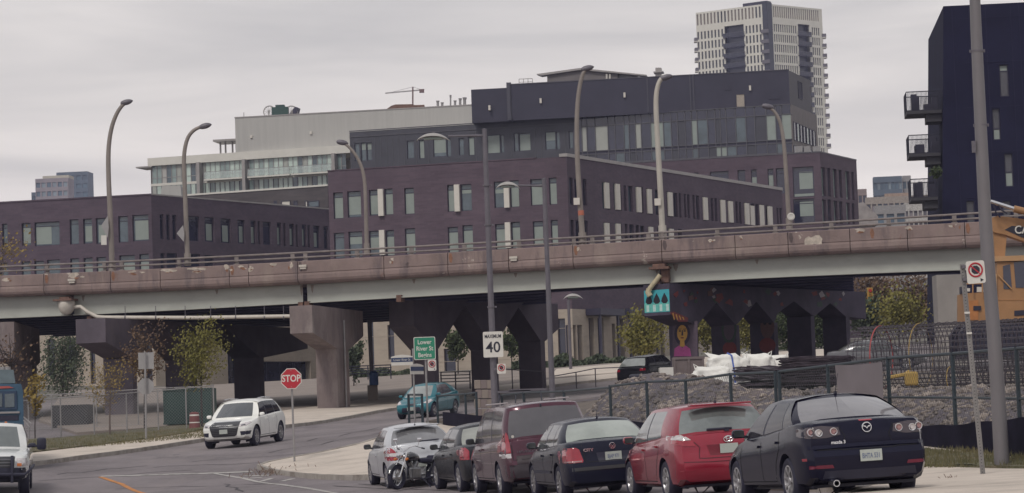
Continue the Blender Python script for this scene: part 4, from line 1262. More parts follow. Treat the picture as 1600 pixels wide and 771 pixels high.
for x, y in ((765, 169), (845, 158), (976, 149), (1172, 138)):
    u, z = FT.hit(x, y); mb = MB(); FT.box(mb, u-.12, u+.12, z-.3, z+.3, .0 if x > 797 else -.4, .25); mb.build('wall_light', fin_m, bE, world=True)
for x, y, w in ((1137, 136, 5), (1210, 150, 9)):
    r = FT.rect(x-w, x+w, y-5, y+5); mb = MB(); FT.box(mb, r[0], r[1], r[2], r[3], .002, .06); mb.build('vent_grille', clad_navy, bE, world=True)
# rooftop pavilion with overhanging slab roof
def offhit(F, px, py, o):
    r = ray(px, py); return r*((F.A+F.n*o).dot(F.n)/r.dot(F.n))
def tp(px, py, o=-5): return offhit(FT, px, py, o)
pv = thing('roof_pavilion', 'flat roofed lookout pavilion on top of the black block', 'pavilion', tp(905, 135))
warmg = mat('warm grey pavilion', (.15, .135, .135), .7, .1, 1)
mb = MB(); mb.prism([tp(855, 115, -3.4), tp(905, 109, -3.4), tp(965, 114, -3.4), tp(965, 140, -3.4), tp(855, 140, -3.4)], -FT.n*5); mb.build('wall', warmg, pv, world=True)
mb = MB(); mb.prism([tp(838, 116, -3), tp(906, 106.5, -3), tp(1010, 117, -3), tp(1010, 119, -3), tp(906, 109.5, -3), tp(845, 118.5, -3)], -FT.n*1.6); mb.build('roof', coping, pv, world=True)
mb = MB(); mb.prism([tp(966, 116, -4), tp(996, 118, -4), tp(996, 130, -4), tp(966, 130, -4)], -FT.n*2); mb.build('screen', mat('translucent screen', (.3, .3, .3), .5), pv, world=True)
for x in (948, 953): 
    mb = MB(); mb.tube([tp(x, 130, -3.3), tp(x, 116, -3.3)], .13, 6); mb.build('post', fin_m, pv, world=True)
mb = MB()
for x in (811, 818, 825, 832): mb.tube([tp(x, 136, -2), tp(x, 123.5, -2)], .05, 4)
mb.tube([tp(811, 124, -2), tp(832, 123, -2)], .05, 4); mb.tube([tp(811, 129, -2), tp(832, 128, -2)], .04, 4)
tag(mb.build('roof_guard_rail', coping), 'small metal guard rail on the black roof left of the pavilion', 'railing')
# terrace bits beside tower
tr = thing('terrace_screen', 'grey glass terrace screen on the brick roof at the foot of the tower', 'railing', P(1265, 236, 315))
for x0, x1 in ((1243, 1254), (1256, 1266), (1270, 1282)):
    mb = MB(); mb.prism([P(x0, 229, 315), P(x1, 228, 315), P(x1, 237.5, 315), P(x0, 238.5, 315)], (0, .1, 0)); mb.build('screen_panel', galv, tr, world=True)
# ---- white tower (G)
Wc = P(1198, 6, 735)
T_ = {}
gl0 = eqh(Wc, 1087, 20.5); gr0 = eqh(Wc, 1284, 14.5)
FGl, FGr = Fac(gl0, Wc), Fac(Wc, gr0)
tower = thing('white_tower', 'tall white residential tower with rows of slit windows and dark balcony bays', 'tower', (Wc.x, Wc.y, 12))
tw = mat('white tower panel', (.62, .60, .54), .8, .04, .5, world=True)
fl = 3.0*735/735
zt = Wc.z
slotm = mat('tower slit glass', (.05, .055, .07), .2, .15, .2)
slotm2 = mat('shaded tower louvre', (.20, .17, .155), .7, .1, .2)
slots = []
def tower_face(F, cols, bays, rows, par):
    """rows: list of (z0,z1); slots recessed .25"""
    holes = []; 
    for u0, u1 in bays: holes.append((u0, u1, 15, rows[1][1]+.6))
    sl = []
    for k, (z0, z1) in enumerate(rows):
        for u in cols:
            if k > 0 and any(a-.5 < u < b+.5 for a, b in bays): continue
            holes.append((u-.27, u+.27, z0, z1)); sl.append((u, z0, z1, k))
    mb = MB(); holed_wall(mb, F, 0, F.L, 15, zt, holes, .3); mb.build('wall', tw, par, world=True, fix=False)
    g = MB(); F.box(g, -.26, .26, -.5, .5, -.3, -.2)
    base = {}
    for u, z0, z1, k in sl:
        if len(slots) < 298 and k < (7 if u < 13.5 or F is FGl else 16):
            mb = MB(); F.box(mb, u-.268, u+.268, z0+.002, z1-.002, -.29, -.22)
            slots.append(mb.build('window', slotm2 if (k == 0 and (F is FGr or int(u*3) % 3)) else slotm, par, world=True))
        else:
            base.setdefault('r', MB()); F.box(base['r'], u-.268, u+.268, z0+.002, z1-.002, -.29, -.22)
    if 'r' in base: tag(base['r'].build('windows', slotm, par, world=True), kind='stuff')
def trow(F, px, tops):
    return tops
rows = [(zt-3.6, zt-.5)]
z = zt-7.6
while z > 16: rows.append((z, z+2.15)); z -= 2.82
Ll = FGl.L; 
colsl = [Ll*(x-1087)/(1191-1087) for x in [1089.5+5.45*i for i in range(19)]]
kl = Ll/(1198-1087.)
tower_face(FGl, [(x-1087)*kl for x in [1089.5+5.4*i for i in range(19)]], [((1131-1087)*kl, (1161-1087)*kl)], rows, tower)
kr = FGr.L/(1284-1198.)
tower_face(FGr, [(x-1198)*kr for x in [1208.5+3.3*i for i in range(22)]], [((1245-1198)*kr, (1263-1198)*kr)], rows, tower)
# dark corner strip
nv = mat('navy balcony glass', (.028, .03, .05), .2, .2, .4)
mb = MB(); FGl.box(mb, FGl.L-(1198-1191)*kl, FGl.L, 15, zt+.3, 0.02, .15); FGr.box(mb, -.1, (1205-1198)*kr, 15, zt+.31, .02, .16); mb.build('corner_glazing', nv, tower, world=True)
for F, a, b in ((FGl, (1131-1087)*kl, (1161-1087)*kl), (FGr, (1245-1198)*kr, (1263-1198)*kr)):
    mb = MB(); F.box(mb, a, b, 15, rows[1][1]+.6, -1.5, -1.3); mb.build('bay_glazing', nv, tower, world=True)
    for k, (z0, z1) in enumerate(rows[1:17]):
        balcony(F, tower, a-.3, b+.3, z0-.4, .5, 1.1, galv_dark, nv, 2, slab_m=frame_dark)
for k, (z0, z1) in enumerate(rows[1:17]):
    mb = MB(); u = FGl.L; FGl.box(mb, u-1.9, u+.3, z0-.5, z0+.5, .16, .6); mb.build('balcony', galv_dark, tower, world=True)
    e = FGr.pt(FGr.L, 0)
    for side, px in ((1, 0), (-1, 1)):
        if side == -1 and k > 5: continue
        o = FGr.pt(FGr.L, z0-.5, -1.5) if side == 1 else FGl.pt(0, z0-1.2, -1.5)
        mb = MB(); 
        if side == 1: mb.box(o.x, o.x+1.9, o.y-1.5, o.y+1.5, z0-.55, z0-.35)
        else: mb.box(o.x-1.5, o.x, o.y-1.5, o.y+1.5, z0-.55, z0-.35)
        b_ = mb.build('balcony', white_metal, tower, world=True)
        mb = MB()
        if side == 1: mb.box(o.x+.1, o.x+1.85, o.y-1.45, o.y+1.4, z0-.34, z0+.6)
        else: mb.box(o.x-1.45, o.x-.1, o.y-1.45, o.y+1.4, z0-.34, z0+.6)
        mb.build('railing', galv_dark, b_, world=True)
mb = MB(); c0, c1, c2 = FGl.pt(0, 0), FGl.pt(FGl.L, 0), FGr.pt(FGr.L, 0); c3 = c0+(c2-c1)
q = lambda p, h: Vector((p.x, p.y, h))
mb.quad(q(c2, 15), q(c3, 15), q(c3, zt), q(c2, zt)); mb.quad(q(c3, 15), q(c0, 15), q(c0, zt), q(c3, zt)); mb.quad(q(c0, zt-.1), q(c1, zt-.1), q(c2, zt-.1), q(c3, zt-.1))
mb.build('wall', tw, tower, world=True, fix=False)
mb = MB(); FGl.box(mb, FGl.L*.66, FGl.L-.2, zt, zt+.9, -3, -.3); mb.build('roof_parapet', frame_dark, tower, world=True)
# ---- black building on the right (K)
K0 = P(1474, 10, 178); K1 = eqh(K0, 1760, -4)
FK = Fac(K0, K1)
bK = thing('black_building', 'black clad building with jutting balconies at the right edge of the picture', 'building', (K0.x, K0.y, 5))
blackclad = mat('black cladding', (.012, .012, .034), .85, .15, .4, world=True, spec=.15)
wk = [(1562, 1576, 101, 151, 0, [(0, 1, .8, 1)], (.8,)), (1551, 1563, 170, 219, 0, [(0, 1, 0, .34)], (.37,)), (1570, 1583, 240, 292, 0, [(0, 1, 0, .42)], (.45,)), (1507, 1523, 314, 350, 0, None, ()), (1567, 1580, 314, 350, 0, None, ())]
rs = [FK.rect(*w[:4]) for w in wk]
mb = MB(); holed_wall(mb, FK, .9, FK.L, 3, K0.z, rs, .3)
_s = MB()
for _i in range(1, 60):
    _u = _i*.55
    if _u < FK.L and not any(r[0]-.1 < _u < r[1]+.1 for r in rs): FK.box(_s, _u-.02, _u+.02, 3, K0.z-.2, .002, .035)
for _z in range(5, 40, 3): 
    if _z < K0.z: FK.box(_s, .95, FK.L, _z, _z+.03, .036, .045)
_s.build('cladding_seam', mat('black cladding seam', (.022, .021, .05), .8, spec=.15), bK, world=True)
# flared left edge
e0, e1 = FK.u(1474, 12), FK.u(1461, 330)
zq = FK.z(1461, 330)
mb.quad(FK.pt(e1, 3), FK.pt(.9, 3), FK.pt(.9, K0.z), FK.pt(0, K0.z))
mb.quad(FK.pt(e1, 3, -16), FK.pt(e1, 3), FK.pt(0, K0.z), FK.pt(0, K0.z, -16))
mb.quad(FK.pt(0, K0.z), FK.pt(FK.L, K0.z), FK.pt(FK.L, K0.z, -16), FK.pt(0, K0.z, -16))
mb.quad(FK.pt(FK.L, 3), FK.pt(FK.L, 3, -16), FK.pt(FK.L, K0.z, -16), FK.pt(FK.L, K0.z)); mb.quad(FK.pt(e1, 3, -16), FK.pt(FK.L, 3, -16), FK.pt(FK.L, K0.z, -16), FK.pt(0, K0.z, -16))
mb.build('wall', blackclad, bK, world=True, fix=False)
for i, (w, r) in enumerate(zip(wk, rs)): window(FK, bK, r, .2, trans=w[6], blind=w[5], gm=mat('grey reflecting glass', (.075, .075, .09), .15, .2, .5), bm_=blind_m)
for (x0, x1, yt, yb, xs2) in ((1416, 1467, 141, 176, 1450), (1420, 1465, 209, 243, 1450), (1423, 1461, 278, 312, 1446)):
    z0 = FK.z((x0+x1)/2, yb); z1 = FK.z((x0+x1)/2, yt); u0 = FK.u(x0, yt); u1 = FK.u(x1+4, yt)
    mb = MB(); FK.box(mb, u0, u1, z0-.02, z0+.18, -.5, -3.5)
    FK.box(mb, FK.u(xs2-1, yb), u1, z0-.55, z0-.021, -.8, -3)
    b_ = mb.build('balcony', mat('dark balcony steel', (.03, .028, .035), .6), bK, world=True)
    mb = MB()
    for (a, b, o0, o1) in ((u0, u1, -.5, -.54), (u0, u1, -3.46, -3.5)):
        FK.box(mb, a, b, z1-.06, z1, o0, o1); FK.box(mb, a, b, z0+.18, z0+.24, o0, o1)
        k = 0; u = a
        while u < b: FK.box(mb, u, u+.025, z0+.24, z1-.06, o0, o1); u += .085
    u = -.55
    while u > -3.45: FK.box(mb, u0, u0+.03, z0+.18, z1, u, u-.03); u -= .1
    mb.build('railing', navy_dark, b_, world=True)
    mb = MB(); rb = random.Random(x0)
    for i in range(4):
        u = u0+(u1-u0)*rb.uniform(.15, .8); h = rb.uniform(.5, 1.3); FK.box(mb, u, u+rb.uniform(.25, .6), z0+.19, z0+.19+h, -1.2-i*.3, -1.5-i*.35)
    mb.build('patio_furniture', frame_dark, b_, world=True)
# ================================================================ far buildings on the skyline
def far_block(name, label, x0, x1, ytop, Y, wall_m, cols, rowsn, glass, side=None, zb=8, fh=3.0, top=None):
    a = P(x0, ytop, Y); b = eqh(a, x1, ytop-(x1-x0)*.045)
    F = Fac(a, b); z1 = a.z
    t = thing(name, label, 'building', (a.x, a.y, zb))
    holes = []
    n = rowsn; z = z1-1.2-fh*.6
    cw = F.L/cols
    for k in range(n):
        if z < zb: break
        for i in range(cols): holes.append((i*cw+cw*.14, (i+1)*cw-cw*.14, z, z+fh*.55))
        z -= fh
    mb = MB(); holed_wall(mb, F, 0, F.L, zb-4, z1, holes, .4); mb.build('wall', wall_m, t, world=True, fix=False)
    for i, h in enumerate(holes):
        mb = MB(); F.box(mb, h[0], h[1], h[2], h[3], -.39, -.3); mb.build('window', glass[i*7 % len(glass)], t, world=True)
    mb = MB(); block(mb, F, 0, F.L, zb-4, z1-.05, F.L*.7); mb.build('roof', wall_m, t, world=True, fix=False)
    return t, F
bl_glass = mat('blue far glass', (.10, .15, .20), .25, .25, .2)
bl_glass2 = mat('pale blue far glass', (.22, .27, .31), .3, .2, .2)
pinkish = mat('pinkish far concrete', (.27, .24, .26), .9, .1, .2)
blueclad = mat('blue grey far cladding', (.10, .13, .17), .7, .1, .2)
t, F = far_block('far_apartment_tower', 'distant pale banded apartment tower on the left skyline, in front of the blue one', 55, 106, 280, 900, pinkish, 6, 6, [bl_glass, bl_glass2], zb=55)
mb = MB(); F.box(mb, F.L*.18, F.L*.98, F.z(80, 279), F.z(80, 274), -2, -9); mb.build('penthouse', mat('cream far wall', (.45, .42, .35), .8), t, world=True)
far_block('far_apartment_tower', 'distant blue grey glass tower on the left skyline behind the pale banded one', 88, 137, 270, 960, blueclad, 5, 8, [bl_glass, blueclad, bl_glass], zb=60)
far_block('far_apartment_tower', 'narrow low distant block left of the two skyline towers', 49, 57, 301, 910, blueclad, 2, 3, [bl_glass], zb=55)
far_block('far_office_block', 'distant blue glass office block between the brick corner and the black building', 1364, 1409, 277, 620, blueclad, 8, 6, [bl_glass, bl_glass2, bl_glass], zb=20)
far_block('far_office_block', 'narrow grey end of the distant blue office block', 1409.5, 1423, 275, 621, mat('grey far concrete', (.27, .26, .26), .9), 2, 6, [bl_glass], zb=20)
far_block('far_apartment_block', 'small distant brown apartment block right beside the brick corner', 1340, 1354, 296, 560, mat('brown far wall', (.24, .19, .18), .9), 2, 5, [glass_dark], zb=10)
far_block('far_low_building', 'low beige rooftop cluster below the distant blue office block', 1352, 1450, 309, 520, mat('beige far wall', (.30, .26, .23), .9, .2), 11, 4, [glass_dark, pinkish, bl_glass], zb=10)
far_block('far_low_building', 'small brick toned hut roof in front of the blue office block', 1382, 1420, 303, 540, mat('orange far brick', (.33, .24, .19), .9, .2), 4, 2, [glass_dark], zb=10)
far_block('far_low_building', 'low grey shed with dark panes just above the bridge railing', 1366, 1415, 322, 420, mat('grey far concrete', (.27, .26, .26), .9), 3, 2, [bl_glass], zb=8, fh=3)
far_block('far_low_building', 'pale jumbled low roofs beside the black building', 1412, 1470, 318, 440, mat('pale far wall', (.42, .40, .38), .9, .3), 8, 3, [galv_dark, pinkish], zb=8, fh=2)
# sloping shed roof
mb = MB(); mb.prism([P(1340, 318, 400), P(1349, 316, 400), P(1372, 338, 400), P(1372, 352, 400), P(1340, 352, 400)], (0, 8, 0))
tag(mb.build('far_shed', mat('striped shed roof', (.30, .27, .26), .7, .2, 1.2)), 'sloping striped shed roof next to the right end of the brick block', 'shed')
# tower crane far away
tcn = thing('tower_crane', 'tiny distant tower crane above the pale grey roof', 'crane', P(645, 170, 900))
mb = MB(); mb.tube([P(645, 172, 900), P(645, 136, 900)], .35, 4); mb.build('mast', rust, tcn, world=True)
mb = MB(); mb.tube([P(602, 146, 900), P(663, 140.5, 900)], .28, 4); mb.tube([P(645, 136, 900), P(610, 145, 900)], .08, 4); mb.tube([P(645, 136, 900), P(660, 141, 900)], .08, 4); mb.build('jib', coping, tcn, world=True)
mb = MB(); mb.cbox(P(659, 142.5, 900), (1.6, 1, 1.2)); mb.build('counterweight', rust, tcn, world=True)
# cream high rises glimpsed under the right end of the bridge
for i, (x0, x1, yt, lab) in enumerate(((1348, 1378, 440, 'striped concrete building glimpsed under the right end of the bridge'), (1404, 1452, 436, 'pale grey wall beyond the trees under the right end of the bridge'))):
    far_block('far_building', lab, x0, x1, yt, 330, mat('grey far concrete', (.27, .26, .26), .9), 5, 4, [glass_dark, glass_teal], zb=8, fh=2.6)
# ================================================================ vehicles
def ip(tab, x):
    if x <= tab[0][0]: return tab[0][1]
    for (a, b), (c, d) in zip(tab[:-1], tab[1:]):
        if x <= c:
            t = (x-a)/(c-a) if c > a else 0
            t = t*t*(3-2*t)*.5+t*.5
            return b+(d-b)*t
    return tab[-1][1]
def paint(name, c, metal=.35, rough=.28, coat=.6):
    dk = max(c) < .05
    m = mat(name, c, rough, .05, 2.5, metal=metal, coat=.10 if dk else coat, spec=.2 if dk else .5)
    if dk: return m
    return layer_noise(m, tuple(v*.6+.05 for v in c), 1.7, (.5, .85), (1, 1, .6), .3, world=False)
car_glass = mat('car glass', (.07, .075, .08), .07, .5, 1.6, metal=.1, spec=.45, coat=.2)
car_glass_dark = mat('tinted car glass', (.03, .028, .038), .07, .35, .8, metal=.05, spec=.2, coat=.05)
rubber = mat('tyre rubber', (.022, .021, .042), .75, .15, 8)
alloy = mat('alloy wheel', (.42, .41, .42), .35, .08, 6, metal=.7)
alloy_dark = mat('dirty alloy wheel', (.25, .24, .25), .45, .1, 6, metal=.6)
trim = mat('black plastic trim', (.018, .018, .038), .5, .1, 6)
chrome = mat('chrome', (.75, .75, .77), .15, .03, 5, metal=.95)
lamp_red = mat('red tail lamp', (.32, .012, .03), .15, .15, 6, coat=1.0)
lamp_clear = mat('clear lamp lens', (.62, .58, .58), .12, .12, 9, metal=.2, coat=1.0)
lamp_pink = mat('pinkish lamp bowl', (.36, .20, .20), .15, .12, 9, metal=.3, coat=1.0)
plate_m = mat('licence plate', (.42, .45, .42), .4, .05, 30)
plate_blue = mat('plate blue', (.14, .17, .26), .5, .05, 5)
seam_m = mat('panel gap', (.008, .008, .012), .9, .05, 5)
def grid_faces(r, c, closed=False):
    return [(i*c+j, i*c+j+1, (i+1)*c+j+1, (i+1)*c+j) for i in range(r-1) for j in range(c-1)]
def make_car(name, label, cat, S, loc, fwd, group=None, roll=True):
    L, Wd, H = S['L'], S['W'], S['H']
    hw = Wd/2
    f = Vector((fwd[0], fwd[1])).normalized()
    left = Vector((-f.y, f.x))
    wb = S['wb']; xa = wb/2+S.get('ax', 0); xr_ = xa-wb
    c = Vector((loc[0], loc[1]))
    def gz(p): return tz(p.x, p.y)+.0
    zf, zr2 = gz(c+f*xa), gz(c+f*xr_)
    zl_, zr3 = gz(c+left*hw*.8), gz(c-left*hw*.8)
    X = Vector((f.x, f.y, (zf-zr2)/wb)).normalized(); Yv = Vector((left.x, left.y, (zl_-zr3)/(hw*1.6)))
    Z = X.cross(Yv).normalized(); Yv = Z.cross(X)
    M3 = Matrix((X, Yv, Z)).transposed()
    z0 = (zf*(-xr_)+zr2*xa)/wb
    t = thing(name, label, cat, (c.x, c.y, z0), rot=M3.to_euler(), group=group)
    pm = S['paint']
    top, rear, front = S['top'], S['rear'], S['front']
    plan = S.get('plan', [(0, .86), (.03, .94), (.09, .985), (.2, 1), (.8, 1), (.9, .975), (.96, .91), (1, .80)])
    zb0 = S.get('zb', .22)
    # ---------- lower body
    ns = 44; ring = []
    fr = [0, .012, .03, .055, .09, .13]+[.17+.66*i/(ns-13) for i in range(ns-12)]+[.87, .91, .945, .97, .988, 1]
    yn = [0, .35, .68, .84, .93]
    R_ = []
    xrm, xfm = -L/2, L/2
    for s in fr:
        xs_ = xrm+(xfm-xrm)*s
        h = hw*ip(plan, s)
        zt_ = ip(top, xs_)
        zb = zb0+(.07 if s < .04 or s > .96 else 0)
        mid = .5*(zb+zt_)
        hs = S.get('shoulder', .955)
        cr = S.get('crown', .03)
        pr = [(h*.0, zb), (h*.55, zb), (h*.86, zb+.005), (h*.955, zb+.05), (h*.985, zb+min(.16, (zt_-zb)*.26)), (h*.992, zb+(zt_-zb)*.42), (h, zb+(zt_-zb)*.60), (h*.995, zb+(zt_-zb)*.72), (h*(hs+.018), zt_-min(.085, (zt_-zb)*.2)), (h*hs, zt_-.03), (h*(hs-.04), zt_-.004), (h*.72, zt_+cr*.45), (h*.4, zt_+cr*.85), (0, zt_+cr)]
        row = []
        for (y, z) in pr:
            xr1, xf1 = ip(rear, z)+S.get('bow', (.07, .11))[0]*.8, ip(front, z)-S.get('bow', (.07, .11))[1]*.8
            row.append(Vector((xr1+(xf1-xr1)*s, y, z)))
        R_.append(row)
    n = len(R_[0])
    mb = MB([pm, trim])
    V = []; k2 = 2*n-2
    for row in R_:
        V += row+[Vector((p.x, -p.y, p.z)) for p in row[1:-1]][::-1]
    Fc = []
    for i in range(len(R_)-1):
        for j in range(k2):
            Fc.append((i*k2+j, i*k2+(j+1) % k2, (i+1)*k2+(j+1) % k2, (i+1)*k2+j))
    mb.add(V, Fc)
    # end caps, bowed in plan
    for end, sg in ((0, -1), (len(R_)-1, 1)):
        row = R_[end]; bow = S.get('bow', (.07, .11))[0 if sg < 0 else 1]
        m_ = 9; base = len(mb.v)
        CV = []
        for p in row:
            for q in range(m_):
                a = 1-2*q/(m_-1)
                CV.append(Vector((p.x+sg*bow*(1-a*a)*min(1, p.y/(hw*.5)), p.y*a, p.z)))
        # drop duplicates on the boundary by reusing a weld afterwards
        mb.add(CV, [(i*m_+q, i*m_+q+1, (i+1)*m_+q+1, (i+1)*m_+q) for i in range(len(row)-1) for q in range(m_-1)])
    me = mb.mesh('body', fix=False)
    bm = bmesh.new(); bm.from_mesh(me)
    bmesh.ops.remove_doubles(bm, verts=bm.verts[:], dist=.0012)
    bmesh.ops.dissolve_degenerate(bm, dist=1e-4, edges=bm.edges[:])
    bmesh.ops.recalc_face_normals(bm, faces=bm.faces[:])
    if bm.calc_volume(signed=True) < 0: bmesh.ops.reverse_faces(bm, faces=bm.faces[:])
    bad = sum(1 for e_ in bm.edges if not e_.is_manifold)
    if bad: print('nonmanifold', name, label[:20], bad)
    bm.to_mesh(me); bm.free()
    # wheel arches
    bo_ = bpy.data.objects.new('body', me); COL.objects.link(bo_)
    R0_ = S['R']; arch = R0_+S.get('gap', .055)
    cut = MB([trim, trim])
    for x in (xa, xr_):
        for sg in (-1, 1):
            V = []; nn = 28
            for q in range(nn):
                a = 2*math.pi*q/nn
                V.append((x+arch*math.cos(a), sg*(hw-.30), R0_+arch*math.sin(a)*S.get('archz', 1)))
            for q in range(nn):
                a = 2*math.pi*q/nn
                V.append((x+arch*math.cos(a), sg*(hw+.3), R0_+arch*math.sin(a)*S.get('archz', 1)))
            cut.cur = 1
            cut.add(V, [tuple(range(nn)), tuple(range(nn, 2*nn))[::-1]]+[(q, (q+1) % nn, nn+(q+1) % nn, nn+q) for q in range(nn)])
    co = bpy.data.objects.new('cut', cut.mesh('cut')); COL.objects.link(co)
    md = bo_.modifiers.new('b', 'BOOLEAN'); md.operation = 'DIFFERENCE'; md.object = co; md.solver = 'EXACT'
    try: md.material_mode = 'TRANSFER'
    except Exception: pass
    bpy.context.view_layer.update()
    dg = bpy.context.evaluated_depsgraph_get()
    me2 = bpy.data.meshes.new_from_object(bo_.evaluated_get(dg))
    if max(abs(v.co.y) for v in me2.vertices) > hw+.05:      # the solver took the shell inside out: turn it and cut again
        me.flip_normals(); me.update(); bo_.update_tag(); bpy.context.view_layer.update()
        dg = bpy.context.evaluated_depsgraph_get()
        me2 = bpy.data.meshes.new_from_object(bo_.evaluated_get(dg))
        print('retry', max(abs(v.co.y) for v in me2.vertices) > hw+.05)
    bpy.data.objects.remove(co); bpy.data.objects.remove(bo_)
    me2.name = 'body'
    me2.polygons.foreach_set('use_smooth', [True]*len(me2.polygons))
    me2.set_sharp_from_angle(angle=R(32))
    body = bpy.data.objects.new('body', me2); link(body, t)
    # ---------- greenhouse
    g = S['gh']; roof = S['roof']
    wsb, wst, rgb, rgt = g['wsb'], g['wst'], g['rgb'], g['rgt']
    yb, yt_ = hw*g.get('yb', .93), hw*g.get('yt', .70)
    def zt_at(x): return ip(top, x)
    keys = []     # (xb, yb, xt, yt, tagleft)
    cf, crr = g.get('cf', .20), g.get('cr', .12)
    for a in (0, .3, .58, .82): keys.append([wsb-cf*a*a, yb*a*.96, wst-cf*.6*a*a, yt_*a*.97, 'windshield'])
    keys[-1][4] = 'A'
    sx = g['side']      # list of (xb0, xt0, xb1, xt1)
    keys.append([wsb-cf*1.15, yb*.985, wst-cf*.8, yt_*.985, 'A'])
    for i, (a, b_, c_, d_) in enumerate(sx):
        m3 = 3
        for q in range(m3):
            w = q/m3; keys.append([a+(c_-a)*w, yb, b_+(d_-b_)*w, yt_, 'side%d' % i])
        keys.append([c_, yb, d_, yt_, 'B' if i < len(sx)-1 else 'C'])
    keys.append([rgb+crr*1.6, yb*.985, rgt+crr*1.2, yt_*.985, 'C'])
    for a in (.93, .62, .32, 0): keys.append([rgb+crr*a*a, yb*a*.97, rgt+crr*.6*a*a, yt_*a*.97, 'rear'])
    lv = [-.06, .035, .2, .4, .6, .78, .90, .965, 1.0]
    g1 = 6   # glass rows 1..6
    def pnt(kk, tt):
        xb, y0, xt, y1, _ = kk
        tc_ = max(tt, 0)
        x = xb+(xt-xb)*tc_; y = y0+(y1-y0)*(tc_**1.25)
        bz = 4*tc_*(1-tc_)
        y += (.025*bz if y0 > yb*.9 else 0)
        if kk[4] == 'rear': x -= g.get('rbulge', .03)*bz
        if kk[4] in ('windshield',): x += .03*bz
        zb = zt_at(xb)+(S.get('crown', .03)*(1-(y0/hw)**2) if y0 < yb*.9 else -.012)
        zr_ = ip(roof, xt)-.05*(y1/yt_)**2
        if tt > .96: y -= .0
        z = zb+(zr_-zb)*tt if tt >= 0 else zb+tt
        return Vector((x, y, z))
    def side_mesh(sel):
        """faces whose region passes sel, both sides"""
        out_v, out_f = [], []
        nk = len(keys)
        idx = {}
        def vid(i, j, sg):
            k_ = (i, j, sg)
            if k_ not in idx:
                p = pnt(keys[i], lv[j]); idx[k_] = len(out_v); out_v.append((p.x, p.y*sg, p.z))
            return idx[k_]
        for i in range(nk-1):
            for j in range(len(lv)-1):
                reg_ = keys[i][4] if keys[i][4] != 'rear' else 'rear'
                if keys[i+1][4] == 'rear' and keys[i][4] == 'C': reg_ = 'C'
                glassy = 1 <= j < g1
                for sg in (1, -1):
                    if sel(reg_, glassy, sg):
                        q = (vid(i, j, sg), vid(i+1, j, sg), vid(i+1, j+1, sg), vid(i, j+1, sg))
                        out_f.append(q if sg < 0 else q[::-1])
        return out_v, out_f
    isg = lambda r_: r_ in ('windshield', 'rear') or r_.startswith('side')
    v, f_ = side_mesh(lambda r_, gl, sg: not (gl and (isg(r_) or r_ == 'B')))
    mb = MB([pm]); mb.add(v, f_)
    # roof skin
    nk = len(keys); base = []
    fr_ = [1, .8, .5, .2, 0]
    rows = []
    for i in range(nk):
        p = pnt(keys[i], 1.0)
        row = []
        for a in [1, .85, .5, 0, -.5, -.85, -1]:
            zc = p.z+.05*(p.y/yt_)**2*(1-abs(a)**2.5) 
            row.append((p.x, p.y*a, zc+.012*(1-a*a)*(p.y/yt_)))
        rows.append(row)
    mb.add([p for r_ in rows for p in r_], grid_faces(nk, 7))
    me3 = mb.mesh('roof', fix=False)
    bm = bmesh.new(); bm.from_mesh(me3); bmesh.ops.remove_doubles(bm, verts=bm.verts[:], dist=.002); bmesh.ops.dissolve_degenerate(bm, dist=1e-4, edges=bm.edges[:]); bmesh.ops.recalc_face_normals(bm, faces=bm.faces[:]); bm.to_mesh(me3); bm.free()
    me3.polygons.foreach_set('use_smooth', [True]*len(me3.polygons)); me3.set_sharp_from_angle(angle=R(40))
    ro = bpy.data.objects.new('roof', me3); link(ro, t)
    gmat = S.get('glass', car_glass); gr = S.get('rglass', gmat)
    def gobj(nm, sel, m):
        v, f_ = side_mesh(sel)
        if not f_: return
        b = MB(); b.add(v, f_); o = b.build(nm, m, t, fix=False, smooth=True); return o
    gobj('windshield', lambda r_, gl, sg: gl and r_ == 'windshield', gmat)
    gobj('rear_window', lambda r_, gl, sg: gl and r_ == 'rear', gr)
    for q_, ky in enumerate(keys):
        if ky[4] == 'B':
            for sg_ in (1, -1):
                v, f_ = [], []
                for j in range(1, g1+1):
                    for kk in (keys[q_], keys[q_+1]):
                        p_ = pnt(kk, lv[j]); v.append((p_.x, p_.y*sg_, p_.z))
                f_ = [(2*j, 2*j+1, 2*j+3, 2*j+2)[::sg_] for j in range(g1-1)]
                b = MB(); b.add(v, f_); b.build('pillar_trim', trim, t, smooth=True)
    for i in range(len(sx)):
        for sg_ in (1, -1):
            gobj('side_window', lambda r_, gl, sg, i=i, sg_=sg_: gl and r_ == 'side%d' % i and sg == sg_, S.get('sglass', gmat))
    # dark cabin floor so nothing shows through
    # ---------- projected details
    bmt = bmesh.new(); bmt.from_mesh(me2); bmt.from_mesh(me3)
    gv, gf = side_mesh(lambda r_, gl, sg: gl)
    off0 = [bmt.verts.new(p) for p in gv]
    bmt.verts.index_update()
    for q in gf:
        try: bmt.faces.new([off0[k] for k in q])
        except ValueError: pass
    bvh = BVHTree.FromBMesh(bmt); 
    DIR = {'rear': Vector((1, 0, 0)), 'front': Vector((-1, 0, 0)), 'left': Vector((0, -1, 0)), 'right': Vector((0, 1, 0)), 'top': Vector((0, 0, -1))}
    def cast(ax, a, b):
        d = DIR[ax]
        o = {'rear': Vector((-5, a, b)), 'front': Vector((5, a, b)), 'left': Vector((a, 3, b)), 'right': Vector((a, -3, b)), 'top': Vector((a, b, 4))}[ax]
        h = bvh.ray_cast(o, d)
        return h[0]
